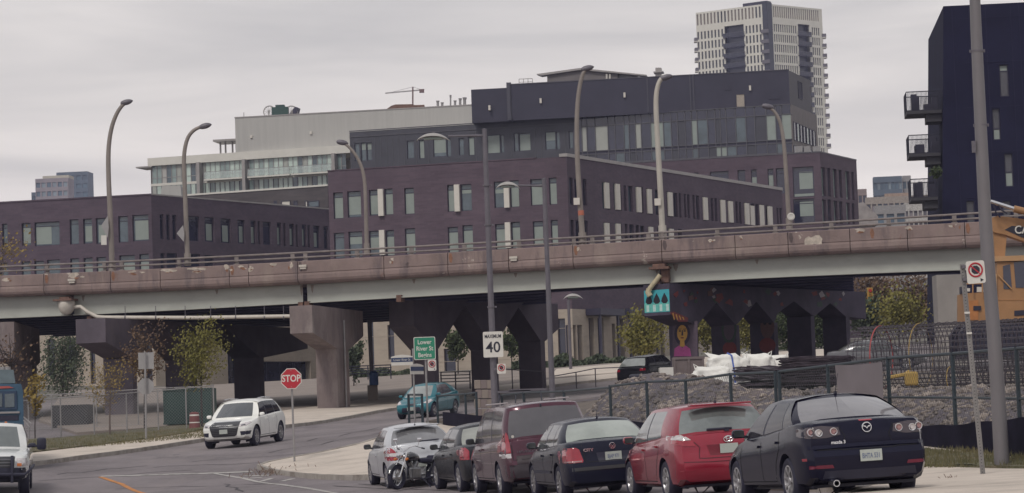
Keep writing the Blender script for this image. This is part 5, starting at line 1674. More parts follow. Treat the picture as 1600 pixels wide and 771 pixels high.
    def decal(nm, pts, ax, m, off=.012, parent=None, step=.1, thick=.02):
        d = DIR[ax]; P_ = []
        for i in range(len(pts)):
            a, b = pts[i], pts[(i+1) % len(pts)]
            k_ = max(1, int(math.hypot(b[0]-a[0], b[1]-a[1])/(step*.5)))
            P_ += [(a[0]+(b[0]-a[0])*q/k_, a[1]+(b[1]-a[1])*q/k_) for q in range(k_)]
        cx = sum(p[0] for p in P_)/len(P_); cy2 = sum(p[1] for p in P_)/len(P_)
        rings = []
        RS = (1, .92, .84, .76, .68, .6, .5, .4, .3, .2, .1)
        for s in RS:
            rings.append([(cx+(p[0]-cx)*s, cy2+(p[1]-cy2)*s) for p in P_])
        k_ = len(P_)
        vs_ = []
        last = None
        for rg in rings:
            for p in rg:
                h = cast(ax, *p)
                if h is None: h = last if last is not None else Vector((0, 0, 0))
                else: last = h
                vs_.append(h-d*off)
        h = cast(ax, cx, cy2) or last
        vs_.append(h-d*off)
        fs_ = []
        for r_ in range(len(RS)-1):
            for i in range(k_): fs_.append((r_*k_+i, r_*k_+(i+1) % k_, (r_+1)*k_+(i+1) % k_, (r_+1)*k_+i))
        for i in range(k_): fs_.append(((len(RS)-1)*k_+i, (len(RS)-1)*k_+(i+1) % k_, len(RS)*k_))
        b0 = len(vs_)
        vs_ += [vs_[i]+d*thick for i in range(k_)]
        for i in range(k_): fs_.append((i, (i+1) % k_, b0+(i+1) % k_, b0+i))
        b = MB(); b.add(vs_, fs_)
        return b.build(nm, m, parent or t, smooth=True)
    def strip(nm, pts, ax, m=seam_m, w=.014, off=.004, parent=None):
        b = MB(); d = DIR[ax]; prev = None
        pp_ = []
        for i in range(len(pts)-1):
            k_ = max(1, int(math.hypot(pts[i+1][0]-pts[i][0], pts[i+1][1]-pts[i][1])/.08))
            for q in range(k_): pp_.append((pts[i][0]+(pts[i+1][0]-pts[i][0])*q/k_, pts[i][1]+(pts[i+1][1]-pts[i][1])*q/k_))
        pp_.append(pts[-1]); V = []
        for i, p in enumerate(pp_):
            a, c2_ = pp_[max(0, i-1)], pp_[min(len(pp_)-1, i+1)]
            dx, dy = c2_[0]-a[0], c2_[1]-a[1]; l_ = math.hypot(dx, dy) or 1
            nx_, ny_ = -dy/l_*w/2, dx/l_*w/2
            h1, h2 = cast(ax, p[0]-nx_, p[1]-ny_), cast(ax, p[0]+nx_, p[1]+ny_)
            if h1 is None or h2 is None: 
                continue
            V += [h1-d*off, h2-d*off]
        b.add(V, [(2*i, 2*i+1, 2*i+3, 2*i+2) for i in range(len(V)//2-1)])
        if V: return b.build(nm, m, parent or t)
    # wheels
    tw_ = S.get('tw', .205)
    wheel_tyre = None
    for x in (xa, xr_):
        for sg in (1, -1):
            yo = sg*(hw-.035)
            w = bpy.data.objects.new('wheel', None); w.location = (x, yo, R0_); w.empty_display_size = .1; link(w, t)
            if wheel_tyre is None:
                rr0 = S.get('rim', R0_*.66)
                b = MB(); b.lathe([(rr0, .0), (rr0+.02, .008), (R0_-.03, .012), (R0_-.006, -.012), (R0_, -.04), (R0_, -tw_+.04), (R0_-.006, -tw_+.012), (R0_-.03, -tw_), (rr0, -tw_)], 'y', 32)
                ty = b.build('tyre', rubber, w, smooth=True)
                b = MB()
                b.lathe([(rr0+.004, .004), (rr0-.018, .006), (rr0-.03, -.02), (rr0-.035, -.14), (0, -.14)], 'y', 32)
                rm_ = b.build('rim', alloy_dark if not S.get('brightrim') else alloy, w, smooth=True)
                b = MB(); nsp = S.get('spokes', 5)
                for q in range(nsp):
                    a = 2*math.pi*q/nsp+.3
                    ca, sa = math.cos(a), math.sin(a)
                    wd = S.get('spw', .075)/2
                    pts_ = [(-wd*.75, .04), (wd*.75, .04), (wd*.55, rr0*.6), (wd*1.25, rr0-.012), (-wd*1.25, rr0-.012), (-wd*.55, rr0*.6)]
                    b.prism([(u_*ca+v_*sa, -.035 if v_ < .1 else -.012, -u_*sa+v_*ca) for u_, v_ in pts_], (0, .022, 0))
                b.lathe([(0, .002), (.05, .0), (.065, -.03)], 'y', 16)
                sp = b.build('spokes', S.get('spm', alloy), w)
                b = MB(); b.lathe([(rr0*.62, -.09), (rr0*.62, -.11), (.05, -.11)], 'y', 20); dk = b.build('brake_disc', galv_dark, w)
                wheel_tyre = (ty, rm_, sp, dk)
                if sg < 0: w.rotation_euler = (0, 0, math.pi)
            else:
                for q in wheel_tyre:
                    o = q.copy(); COL.objects.link(o); o.parent = w; reg(o, w)
                if sg < 0: w.rotation_euler = (0, 0, math.pi)
            # dark arch liner
    b = MB()
    for x in (xa, xr_):
        for sg in (1, -1):
            b.box(x-arch*.98, x+arch*.98, sg*(hw-.30)-.02, sg*(hw-.30)+.02, .18, R0_+arch*.98)
    b.box(-L/2+.35, L/2-.4, -hw*.8, hw*.8, zb0-.02, zb0+.02)
    b.cbox((xa, 0, R0_), (.08, hw*1.7, .08)); b.cbox((xr_, 0, R0_), (.09, hw*1.7, .09))
    b.build('underbody', trim, t)
    # mirrors
    mz = zt_at(wsb-.35)+.07; mx_ = wsb-.42
    for sg in (1, -1):
        b = MB()
        b.bbox((mx_, sg*(hw+.04), mz), (.13, .18, .125), .045)
        mi_ = b.build('mirror', S.get('mirror', pm), t, smooth=True)
        b = MB(); b.cbox((mx_+.01, sg*(hw-.085), mz-.045), (.07, .12, .035)); b.build('stalk', trim, mi_)
        b = MB(); b.cbox((mx_-.066, sg*(hw+.04), mz), (.004, .15, .09)); b.build('mirror_glass', car_glass, mi_)
    # door seams, handles, sill, window surround
    belt = lambda x: zt_at(x)-.03
    for ax in ('left', 'right'):
        for poly in S.get('seams', []):
            strip('door_seam', poly, ax)
        for (hx, hz) in S.get('handles', []):
            decal('door_handle', [(hx-.09, hz-.014), (hx+.09, hz-.014), (hx+.09, hz+.016), (hx-.09, hz+.016)], ax, S.get('handle_m', pm), off=.035, thick=.03)
        if S.get('rub'): strip('side_moulding', S['rub'], ax, S.get('rubm', trim), .05, .014)
        # window surround
        for s_ in sx:
            pass
    bmt.free()
    return t, decal, strip, cast
def text_on(t, cast, ax, s, a, b, size, m, off=.02, name='badge_text', xs=1.0, parent=None, bold=0):
    h = cast(ax, a, b)
    if h is None: return
    if ax == 'rear': T = frame((h.x-off, h.y, h.z), (0, -1, 0), (0, 0, 1))
    elif ax == 'front': T = frame((h.x+off, h.y, h.z), (0, 1, 0), (0, 0, 1))
    else: T = frame((h.x, h.y+off, h.z), (-1, 0, 0), (0, 0, 1))
    return text_mesh(name, s, size, m, parent or t, T, .006, xscale=xs, bold=bold)
def plate(t, cast, decal, ax, a, b, s='', w=.30, h=.15, off=.03, m=None, tilt=0):
    hp = cast(ax, a, b); sg = -1 if ax == 'rear' else 1
    mb = MB(); x = hp.x+sg*off
    mb.cbox((x, a, b), (.008, w, h)); o = mb.build('licence_plate', m or plate_m, t)
    T = frame((x+sg*.006, a, b-.008), (0, sg, 0), (0, 0, 1))
    if s:
        text_mesh('plate_text', s, h*.62, plate_blue, o, T, .002, xscale=.62, bold=.002)
    return o
def stands(px, py_dummy, Y): 
    p = P(px, 700, Y); return (p.x, p.y)
def fwd_left(deg): return (-math.sin(R(deg)), math.cos(R(deg)))
ONROW = 'cars parked in a row along the kerb'
def sedan_spec(L, W, H, wb, **k):
    d = dict(L=L, W=W, H=H, wb=wb, R=.315)
    d.update(k); return d
def std_seams(xw0, xb, xc, zt, zb=.36, rear_arch=None):
    return []
# ---- black saloon nearest the camera
SA = sedan_spec(4.54, 1.755, 1.465, 2.64, paint=paint('black car paint', (.010, .010, .026), .1, .18), ax=.07,
    top=[(-2.27, 1.055), (-1.9, 1.085), (-1.5, 1.07), (-.9, 1.01), (0, .955), (1.0, .93), (1.4, .88), (1.9, .77), (2.27, .62)],
    rear=[(.2, -2.10), (.3, -2.22), (.5, -2.27), (.64, -2.265), (.715, -2.17), (.9, -2.18), (1.05, -2.15), (1.12, -2.08)], front=[(.2, 2.2), (.45, 2.27), (.6, 2.25), (.72, 2.1), (.9, 2.0)],
    roof=[(-1.4, 1.40), (-.8, 1.452), (-.2, 1.465), (.4, 1.43), (.8, 1.35)],
    gh=dict(wsb=1.32, wst=.42, rgb=-1.80, rgt=-.98, yb=.915, yt=.66, side=[(.95, .30, .02, -.12), (-.07, -.21, -.98, -.78), (-1.02, -.82, -1.50, -.96)], cf=.22, cr=.16),
    glass=car_glass_dark, rglass=mat('grey sky sheen glass', (.21, .20, .215), .08, .15, .8, metal=.35, coat=1.0), spokes=7, spw=.06, mirror=trim, brightrim=True,  # grey base of the rear glass stands in for reflected sky
    seams=[[(1.02, .30), (1.02, .62), (.93, .9)], [(-.05, .93), (-.07, .3)], [(-.95, .98), (-.98, .74), (-.78, .56), (-.72, .34)], [(.98, .31), (-.72, .31)], [(1.45, .55), (1.3, .84)]], handles=[(.10, .80), (-.80, .84)])
SA['mirror'] = SA['paint']
t, decal, strip, cast = make_car('parked_car', 'black four door saloon nearest the camera, with round clear tail lamps', 'car', SA, stands(1283, 0, 37.8), fwd_left(10.6), ONROW)
for sg in (1, -1):
    o = decal('tail_lamp', [(sg*.86, 1.00), (sg*.60, 1.02), (sg*.38, .99), (sg*.36, .89), (sg*.55, .855), (sg*.80, .86), (sg*.87, .90)], 'rear', mat('smoked lamp cover', (.05, .035, .045), .12, .1, 4, coat=1), .006, step=.06)
    for (y, z, r_, mm) in ((.745, .94, .047, lamp_pink), (.645, .925, .045, lamp_clear), (.45, .935, .047, lamp_pink)):
        h = cast('rear', sg*y, z)
        mb = MB()
        mb.lathe([(0, -.012), (r_*.45, -.014), (r_*.55, -.004), (r_*.8, -.004), (r_*.86, -.016), (r_, -.014), (r_+.008, .01)], 'x', 18, (h.x-.006, sg*y, z))
        mb.build('lamp_bowl', mm, o, smooth=True)
        mb = MB(); mb.ring((h.x-.02, sg*y, z), (1, 0, 0), r_, .006, 20, 5); mb.build('lamp_ring', chrome, o)
    decal('reflector', [(sg*.80, .50), (sg*.52, .50), (sg*.50, .455), (sg*.80, .455)], 'rear', mat('dark red reflector', (.13, .01, .03), .2), .006)
decal('side_reflector', [(-2.08, .60), (-1.93, .60), (-1.95, .565), (-2.08, .565)], 'left', lamp_red, .006, step=.05)
decal('bumper_insert', [(.62, .42), (-.62, .42), (-.66, .27), (.66, .27)], 'rear', trim, .006)
strip('bumper_seam', [(.86, .70), (.4, .70), (.35, .69), (-.35, .69), (-.4, .70), (-.86, .70)], 'rear')
strip('boot_seam', [(.36, 1.06), (.37, .98), (.30, .87), (.36, .71)], 'rear', w=.012); strip('boot_seam', [(-.36, 1.06), (-.37, .98), (-.30, .87), (-.36, .71)], 'rear', w=.012)
strip('bumper_lip', [(-.80, .735), (-.3, .745), (.3, .745), (.80, .735)], 'rear', SA['paint'], .05, .02)
decal('high_brake_lamp', [(.09, 1.075), (-.09, 1.075), (-.09, 1.055), (.09, 1.055)], 'rear', lamp_red, .012, step=.05)
plate(t, cast, decal, 'rear', .0, .595, 'BHTA 531', off=.02)
h = cast('rear', 0, .965); mb = MB()
mb.ring((h.x-.02, 0, .965), (1, .0, 0), .062, .009, 24, 6)
mb.prism([(h.x-.02, .05, .99), (h.x-.02, .02, .985), (h.x-.02, 0, .962), (h.x-.02, -.02, .985), (h.x-.02, -.05, .99), (h.x-.02, -.045, .975), (h.x-.02, -.02, .968), (h.x-.02, 0, .945), (h.x-.02, .02, .968), (h.x-.02, .045, .975)], (-.008, 0, 0))
mb.build('emblem', chrome, t)
text_on(t, cast, 'rear', 'mazda 3', .40, .79, .06, chrome, .015, xs=1.0, bold=.002)
mb = MB(); hx = -2.24
mb.lathe([(.035, -.12), (.045, -.12), (.045, .12), (.035, .12), (.03, .0)], 'x', 16, (hx, .52, .255)); mb.build('exhaust_pipe', chrome, t, smooth=True)
def antenna(t, cast, x, y=0, l=.30, lean=.25, r_=.006):
    h = cast('top', x, y); mb = MB()
    mb.cbox((x, y, h.z+.015), (.06, .03, .035)); mb.tube([(x, y, h.z+.02), (x-lean, y, h.z+l)], r_, 5, r2=.003)
    return mb.build('antenna', trim, t)
antenna(t, cast, -.93, 0, .27, .18)
# ---- red hatchback
SR = sedan_spec(4.35, 1.765, 1.55, 2.6, paint=paint('red car paint', (.30, .018, .040), .3, .22), ax=.10, R=.325,
    top=[(-2.17, 1.03), (-1.8, 1.06), (-1.2, 1.04), (-.4, .99), (.5, .95), (1.1, .93), (1.5, .88), (1.9, .78), (2.17, .64)],
    rear=[(.22, -2.02), (.32, -2.12), (.5, -2.17), (.66, -2.165), (.70, -2.11), (.95, -2.08), (1.06, -2.02)], front=[(.2, 2.1), (.45, 2.17), (.62, 2.14), (.75, 2.0), (.9, 1.9)],
    roof=[(-1.9, 1.475), (-1.4, 1.53), (-.6, 1.55), (.1, 1.54), (.6, 1.48), (.9, 1.38)],
    gh=dict(wsb=1.45, wst=.52, rgb=-1.98, rgt=-1.58, yb=.925, yt=.71, side=[(1.08, .42, .10, .0), (.03, -.07, -.92, -.88)], cf=.22, cr=.14, rbulge=.05),
    rglass=mat('clear car glass', (.19, .21, .21), .08, .3, 1.2, metal=.3, coat=.5), sglass=mat('clear car glass', (.3, .3, .3)), spokes=5, spw=.10, spm=alloy, brightrim=True,
    seams=[[(1.15, .30), (1.15, .62), (1.05, .92)], [(.07, .96), (.05, .3)], [(-.88, 1.0), (-.9, .78), (-.72, .56), (-.64, .34)], [(1.12, .31), (-.64, .31)]], handles=[(.26, .83), (-.68, .88)])
SR['mirror'] = SR['paint']
t, decal, strip, cast = make_car('parked_car', 'bright red hatchback between the two black saloons', 'car', SR, stands(1090, 0, 45.3), fwd_left(10.6), ONROW)
for sg in (1, -1):
    o = decal('tail_lamp', [(sg*.87, 1.055), (sg*.72, 1.06), (sg*.62, 1.0), (sg*.55, .90), (sg*.54, .86), (sg*.72, .87), (sg*.85, .92)], 'rear', lamp_red, .012, step=.06)
    decal('clear_lens', [(sg*.85, 1.05), (sg*.72, 1.055), (sg*.64, 1.0), (sg*.60, .965), (sg*.74, .965), (sg*.85, .98)], 'rear', lamp_clear, .022, parent=None, step=.06)
    decal('reflector', [(sg*.80, .50), (sg*.60, .50), (sg*.60, .465), (sg*.80, .465)], 'rear', SR['paint'], .006)
strip('tailgate_seam', [(.62, .99), (.47, .84), (.50, .67), (.42, .66), (-.42, .66), (-.50, .67), (-.47, .84), (-.62, .99)], 'rear', mat('dark red shadow gap', (.06, .005, .01)), .014)
decal('plate_recess', [(.36, .87), (-.36, .87), (-.31, .70), (.31, .70)], 'rear', mat('deep red recess', (.15, .008, .02), .4), .003)
plate(t, cast, decal, 'rear', -.0, .80, 'AWRN 385' if False else '', off=.02)
h = cast('rear', 0, .945)
mb = MB()
for (ry, rz, dz) in ((.075, .05, 0), (.028, .045, .004), (.05, .018, .022)):
    pth = [(h.x-.02, ry*math.cos(a*math.pi/10), .945+dz+rz*math.sin(a*math.pi/10)) for a in range(21)]
    mb.tube(pth, .008, 5, cap=False)
mb.build('emblem', chrome, t)
mb = MB(); h = cast('rear', .05, 1.12); mb.bbox((h.x-.02, .10, 1.115), (.04, .42, .035), .012); mb.cbox((h.x-.0, -.02, 1.10), (.08, .08, .06)); mb.build('rear_wiper', trim, t)
mb = MB(); mb.bbox((-1.72, 0, 1.512), (.20, 1.02, .03), .012); mb.build('roof_spoiler', SR['paint'], t, smooth=True)
strip('bumper_crease', [(.84, .62), (.3, .60), (-.3, .60), (-.84, .62)], 'rear', mat('dark red shadow gap', (.06, .005, .01)), .012)
antenna(t, cast, -1.45, 0, .12, .08)
# ---- black saloon in front of it
SJ = sedan_spec(4.38, 1.735, 1.446, 2.51, paint=paint('charcoal black car paint', (.013, .014, .030), .1, .22), ax=.06, R=.315,
    top=[(-2.19, 1.00), (-2.0, 1.03), (-1.5, 1.03), (-.8, .98), (0, .94), (1.0, .92), (1.4, .88), (1.9, .79), (2.19, .66)],
    rear=[(.2, -2.05), (.3, -2.16), (.5, -2.19), (.62, -2.19), (.65, -2.13), (.9, -2.11), (1.02, -2.07)], front=[(.2, 2.12), (.45, 2.19), (.62, 2.16), (.75, 2.05), (.9, 1.9)],
    roof=[(-1.4, 1.375), (-.8, 1.43), (-.2, 1.446), (.3, 1.43), (.8, 1.34)],
    gh=dict(wsb=1.28, wst=.45, rgb=-1.72, rgt=-1.08, yb=.915, yt=.68, side=[(.95, .36, .08, -.03), (.02, -.09, -.72, -.66), (-.76, -.70, -1.12, -.88)], cf=.2, cr=.14),
    rglass=mat('pale sky sheen glass', (.40, .44, .40), .08, .2, .8, metal=.4, coat=1.0), sglass=car_glass, spokes=9, spw=.05, spm=alloy_dark, mirror=None,  # rear glass painted pale green for the bright sky it mirrors
    seams=[[(1.05, .30), (1.05, .62), (.96, .9)], [(.05, .93), (.03, .3)], [(-.9, .97), (-.92, .74), (-.74, .56), (-.68, .34)], [(1.02, .31), (-.68, .31)]], handles=[(.20, .80), (-.72, .82)], rub=[(.95, .50), (-.65, .50)])
SJ['mirror'] = SJ['paint']
t, decal, strip, cast = make_car('parked_car', 'black saloon with square red tail lamps and pale rear glass, left of the red hatchback', 'car', SJ, stands(922, 0, 50.2), fwd_left(10.4), ONROW)
for sg in (1, -1):
    o = decal('tail_lamp', [(sg*.86, .93), (sg*.66, .935), (sg*.60, .90), (sg*.545, .70), (sg*.56, .665), (sg*.86, .665)], 'rear', lamp_red, .012, step=.06)
    decal('fog_lens', [(sg*.84, .70), (sg*.57, .70), (sg*.575, .675), (sg*.84, .675)], 'rear', lamp_pink, .018, step=.06)
strip('boot_seam', [(.55, .99), (.52, .80), (.50, .665), (-.50, .665), (-.52, .80), (-.55, .99)], 'rear')
strip('bumper_moulding', [(.84, .545), (.3, .55), (-.3, .55), (-.84, .545)], 'rear', mat('grey bumper moulding', (.055, .055, .06), .5), .06, .014)
decal('plate_recess', [(.30, .82), (-.30, .82), (-.27, .65), (.27, .65)], 'rear', trim, .003)
plate(t, cast, decal, 'rear', 0, .745, 'BJAP 971', off=.02)
h = cast('rear', 0, .92); mb = MB(); mb.ring((h.x-.015, 0, .92), (1, 0, 0), .052, .008, 24, 6)
x_ = h.x-.018
mb.prism([(x_, .035, .955), (x_, .024, .955), (x_, .0, .915), (x_, -.024, .955), (x_, -.035, .955), (x_, -.004, .897), (x_, .004, .897)], (-.008, 0, 0))
mb.prism([(x_, .045, .935), (x_, .034, .935), (x_, .018, .895), (x_, .006, .925), (x_, -.006, .925), (x_, -.018, .895), (x_, -.034, .935), (x_, -.045, .935), (x_, -.022, .872), (x_, -.012, .872), (x_, .0, .905), (x_, .012, .872), (x_, .022, .872)], (-.006, 0, 0))
mb.build('emblem', chrome, t)
text_on(t, cast, 'rear', 'CITY', .44, .875, .07, chrome, .015, xs=1.2, bold=.003)
antenna(t, cast, -1.0, 0, .16, .0, .009)
# ---- maroon van
SV = sedan_spec(5.19, 1.83, 1.83, 3.07, paint=paint('maroon van paint', (.075, .016, .035), .35, .25), ax=.10, R=.335, zb=.26,
    top=[(-2.59, 1.10), (-2.3, 1.13), (-1, 1.10), (.5, 1.06), (1.5, 1.04), (2.0, .98), (2.4, .84), (2.59, .70)],
    rear=[(.25, -2.45), (.35, -2.56), (.5, -2.59), (.66, -2.58), (.70, -2.52), (1.1, -2.48), (1.2, -2.46)], front=[(.25, 2.5), (.5, 2.59), (.7, 2.55), (.85, 2.4), (1, 2.3)],
    roof=[(-2.4, 1.755), (-1.9, 1.81), (-1, 1.83), (.2, 1.82), (.9, 1.74), (1.2, 1.64)],
    gh=dict(wsb=1.85, wst=.80, rgb=-2.42, rgt=-2.18, yb=.93, yt=.78, side=[(1.42, .68, .52, .40), (.45, .33, -.75, -.72), (-.83, -.80, -2.02, -1.90)], cf=.22, cr=.10, rbulge=.02),
    glass=car_glass, rglass=mat('grey tinted van glass', (.10, .095, .105), .1, .15, .8, metal=.3, coat=1), sglass=mat('grey side van glass', (.10, .095, .11), .1, .5, 1.6, metal=.15, spec=.4, coat=.2), spokes=6, spw=.07, brightrim=True,
    seams=[[(1.5, .34), (1.5, .7), (1.38, 1.0)], [(.47, 1.06), (.45, .34)], [(-.82, 1.1), (-.85, .34)], [(1.45, .35), (-.85, .35)]], handles=[(.62, .92), (.28, .94)])
SV['mirror'] = trim
t, decal, strip, cast = make_car('parked_van', 'dark maroon minivan with a big grey tinted rear window', 'van', SV, stands(828, 0, 55.6), fwd_left(10.0), ONROW)
for sg in (1, -1):
    decal('tail_lamp', [(sg*.91, 1.27), (sg*.80, 1.27), (sg*.775, 1.2), (sg*.775, .86), (sg*.91, .86)], 'rear', lamp_red, .014, step=.06)
    decal('reverse_lens', [(sg*.905, .85), (sg*.775, .85), (sg*.775, .76), (sg*.905, .76)], 'rear', lamp_clear, .014, step=.06)
strip('tailgate_seam', [(.75, 1.1), (.74, .72), (-.74, .72), (-.75, 1.1)], 'rear')
decal('plate_recess', [(.68, .80), (-.40, .80), (-.40, .60), (.68, .60)], 'rear', mat('dark maroon recess', (.02, .008, .015), .5), .004)
decal('bumper', [(.88, .62), (-.88, .62), (-.86, .36), (.86, .36)], 'rear', mat('grey van bumper', (.055, .045, .055), .5, .1, 4), .03, thick=.04)
plate(t, cast, decal, 'rear', 0, .70, '', off=.03)
text_on(t, cast, 'rear', 'UPLANDER', .45, .87, .065, chrome, .015, xs=1.3)
mb = MB(); h = cast('rear', .73, 1.17); mb.lathe([(0, 0), (.028, 0), (.028, .02)], 'x', 14, (h.x-.015, .69, 1.18)); mb.build('white_sticker', fin_m, t)
mb = MB(); mb.bbox((-.4, .62, 1.845), (2.6, .035, .03), .01); mb.bbox((-.4, -.62, 1.845), (2.6, .035, .03), .01); mb.build('roof_rail', mat('silver roof trim', (.4, .36, .37), .4), t)
antenna(t, cast, -2.2, .05, .05, .0, .012)
# ---- dark grey saloon
SG = sedan_spec(4.74, 1.75, 1.466, 2.85, paint=paint('dark graphite car paint', (.030, .031, .038), .4, .25), ax=.02, R=.33,
    top=[(-2.37, .99), (-2.1, 1.03), (-1.6, 1.03), (-.8, .98), (0, .94), (1.0, .92), (1.5, .88), (2.0, .78), (2.37, .64)],
    rear=[(.2, -2.25), (.3, -2.34), (.5, -2.37), (.64, -2.36), (.68, -2.3), (.9, -2.27), (1.02, -2.22)], front=[(.2, 2.3), (.45, 2.37), (.6, 2.34), (.75, 2.2), (.9, 2.1)],
    roof=[(-1.5, 1.39), (-.8, 1.45), (-.2, 1.466), (.4, 1.44), (.8, 1.37)],
    gh=dict(wsb=1.35, wst=.45, rgb=-1.75, rgt=-1.05, yb=.915, yt=.68, side=[(1.0, .34, .08, -.05), (.02, -.12, -1.0, -.88)], cf=.22, cr=.16),
    rglass=mat('pale rear glass', (.36, .37, .33), .08, .2, .8, metal=.4, coat=1), spokes=7, spw=.055, brightrim=True,  # paleness of this rear glass is sky reflection put into the colour
    seams=[[(1.08, .30), (1.08, .62), (1.0, .9)], [(.05, .93), (.03, .3)], [(-.98, .98), (-1.0, .78), (-.84, .56), (-.78, .34)], [(1.05, .31), (-.78, .31)]], handles=[(.20, .80), (-.78, .83)])
SG['mirror'] = SG['paint']
t, decal, strip, cast = make_car('parked_car', 'dark graphite saloon just behind the motorcycle, left of the maroon van', 'car', SG, stands(756, 0, 60.6), fwd_left(11.8), ONROW)
for sg in (1, -1):
    decal('tail_lamp', [(sg*.86, .98), (sg*.76, .99), (sg*.70, .90), (sg*.72, .72), (sg*.86, .72)], 'rear', lamp_red, .012, step=.06)
strip('boot_seam', [(.60, .98), (.56, .68), (-.56, .68), (-.60, .98)], 'rear')
plate(t, cast, decal, 'rear', 0, .78, '', off=.02)
# ---- silver hatchback
SS = sedan_spec(4.045, 1.695, 1.47, 2.5, paint=paint('silver car paint', (.58, .59, .62), .35, .3), ax=.06, R=.30,
    top=[(-2.02, .99), (-1.8, 1.02), (-1.2, 1.0), (-.4, .95), (.5, .92), (1.0, .90), (1.4, .85), (1.8, .75), (2.02, .62)],
    rear=[(.2, -1.9), (.3, -1.98), (.5, -2.02), (.64, -2.015), (.68, -1.97), (.9, -1.95), (1.02, -1.92)], front=[(.2, 1.95), (.45, 2.02), (.6, 1.99), (.72, 1.88), (.9, 1.8)],
    roof=[(-1.5, 1.385), (-1.0, 1.44), (-.4, 1.47), (.1, 1.46), (.5, 1.40), (.8, 1.3)],
    gh=dict(wsb=1.3, wst=.38, rgb=-1.86, rgt=-1.18, yb=.915, yt=.67, side=[(.95, .28, -.10, -.20), (-.16, -.26, -.98, -.72)], cf=.22, cr=.16, rbulge=.05),
    rglass=mat('grey hatch glass', (.2, .2, .21), .08, .3, 1, metal=.35, coat=1), sglass=mat('grey side van glass', (.2, .2, .2)), spokes=8, spw=.05,
    seams=[[(1.0, .30), (1.0, .62), (.93, .88)], [(-.20, .95), (-.22, .3)], [(.98, .31), (-.22, .31)]], handles=[(-.02, .78)])
SS['mirror'] = trim
t, decal, strip, cast = make_car('parked_car', 'silver hatchback at the far end of the parked row, behind the motorcycle', 'car', SS, stands(643, 0, 65.8), fwd_left(12.0), ONROW)
for sg in (1, -1):
    decal('tail_lamp', [(sg*.84, .99), (sg*.76, 1.01), (sg*.66, .90), (sg*.57, .70), (sg*.84, .68)], 'rear', lamp_red, .012, step=.06)
    decal('clear_lens', [(sg*.84, .86), (sg*.64, .86), (sg*.60, .78), (sg*.84, .78)], 'rear', lamp_clear, .02, step=.06)
strip('tailgate_seam', [(.66, .98), (.56, .68), (-.56, .68), (-.66, .98)], 'rear', mat('grey panel gap', (.08, .08, .08)))
mb = MB(); mb.bbox((-1.30, 0, 1.425), (.22, 1.05, .03), .012); mb.build('roof_spoiler', SS['paint'], t, smooth=True)
mb = MB(); h = cast('rear', 0, 1.08); mb.bbox((h.x-.02, -.18, 1.075), (.03, .5, .03), .01); mb.build('rear_wiper', trim, t)
plate(t, cast, decal, 'rear', 0, .56, '', off=.02)
antenna(t, cast, -1.15, 0, .10, .03)
# ---- white SUV driving towards the camera
SU = sedan_spec(4.63, 1.90, 1.655, 2.81, paint=paint('white car paint', (.86, .86, .82), .0, .3), ax=.03, R=.365, zb=.27,
    top=[(-2.31, 1.05), (-2.0, 1.12), (-1, 1.10), (0, 1.06), (.9, 1.04), (1.3, 1.02), (1.8, .96), (2.1, .89), (2.31, .80)],
    rear=[(.25, -2.2), (.5, -2.31), (.9, -2.28), (1.1, -2.2)], front=[(.25, 2.22), (.42, 2.30), (.7, 2.31), (.86, 2.25), (.96, 2.1), (1.1, 2.0)],
    roof=[(-1.9, 1.56), (-1.3, 1.63), (-.5, 1.655), (.1, 1.645), (.5, 1.60), (.8, 1.53)],
    gh=dict(wsb=1.32, wst=.50, rgb=-2.1, rgt=-1.62, yb=.92, yt=.70, side=[(1.0, .42, .10, .0), (.03, -.07, -.88, -.86), (-.95, -.92, -1.62, -1.40)], cf=.26, cr=.14),
    glass=mat('dark windshield', (.09, .10, .11), .06, .2, .9, metal=.3, coat=1), sglass=car_glass_dark, spokes=10, spw=.045, brightrim=True,
    seams=[[(1.05, .36), (1.05, .7), (.98, 1.0)], [(.05, 1.03), (.03, .36)], [(-.9, 1.06), (-.92, .8), (-.78, .5)], [(1.05, .37), (-.8, .37)]], handles=[(.22, .93), (-.70, .95)])
SU['mirror'] = SU['paint']
t, decal, strip, cast = make_car('suv', 'white sport utility vehicle driving towards the camera at the junction', 'car', SU, stands(384, 0, 97), (-math.sin(R(12.5)), -math.cos(R(12.5))))
gl = decal('grille', [(.50, .92), (-.50, .92), (-.55, .80), (-.45, .46), (-.38, .42), (.38, .42), (.45, .46), (.55, .80)], 'front', mat('grey grille', (.03, .03, .035), .4), .02, step=.08)
for i in range(7):
    z = .50+i*.06
    strip('grille_bar', [(-.44-.008*i, z), (.44+.008*i, z)], 'front', mat('grille bar', (.14, .14, .15), .3, metal=.5), .012, .03)
strip('grille_frame', [(-.50, .935), (.50, .935)], 'front', chrome, .02, .03)
for sg in (1, -1):
    decal('headlight', [(sg*.52, .82), (sg*.56, .74), (sg*.78, .76), (sg*.90, .86), (sg*.84, .90), (sg*.62, .86)], 'front', lamp_clear, .012, step=.06)
    decal('headlight_core', [(sg*.60, .81), (sg*.62, .775), (sg*.76, .79), (sg*.74, .83)], 'front', mat('dark lamp core', (.10, .10, .12), .1, metal=.5), .022, step=.05)
    decal('fog_intake', [(sg*.58, .58), (sg*.60, .44), (sg*.86, .46), (sg*.89, .58)], 'front', trim, .008, step=.08)
strip('lower_intake', [(-.48, .35), (.48, .35)], 'front', trim, .08, .006)
h = cast('front', 0, .80); mb = MB()
for i in range(4): mb.ring((h.x+.045, -.12+.08*i, .79), (1, 0, 0), .045, .007, 18, 5)
mb.build('emblem', chrome, t)
plate(t, cast, decal, 'front', 0, .60, '', off=.05)
mb = MB()
for sg in (1, -1): mb.tube([(.2, sg*.62, 1.67), (-.5, sg*.63, 1.685), (-1.4, sg*.62, 1.64)], .018, 6)
mb.build('roof_rail', chrome, t)
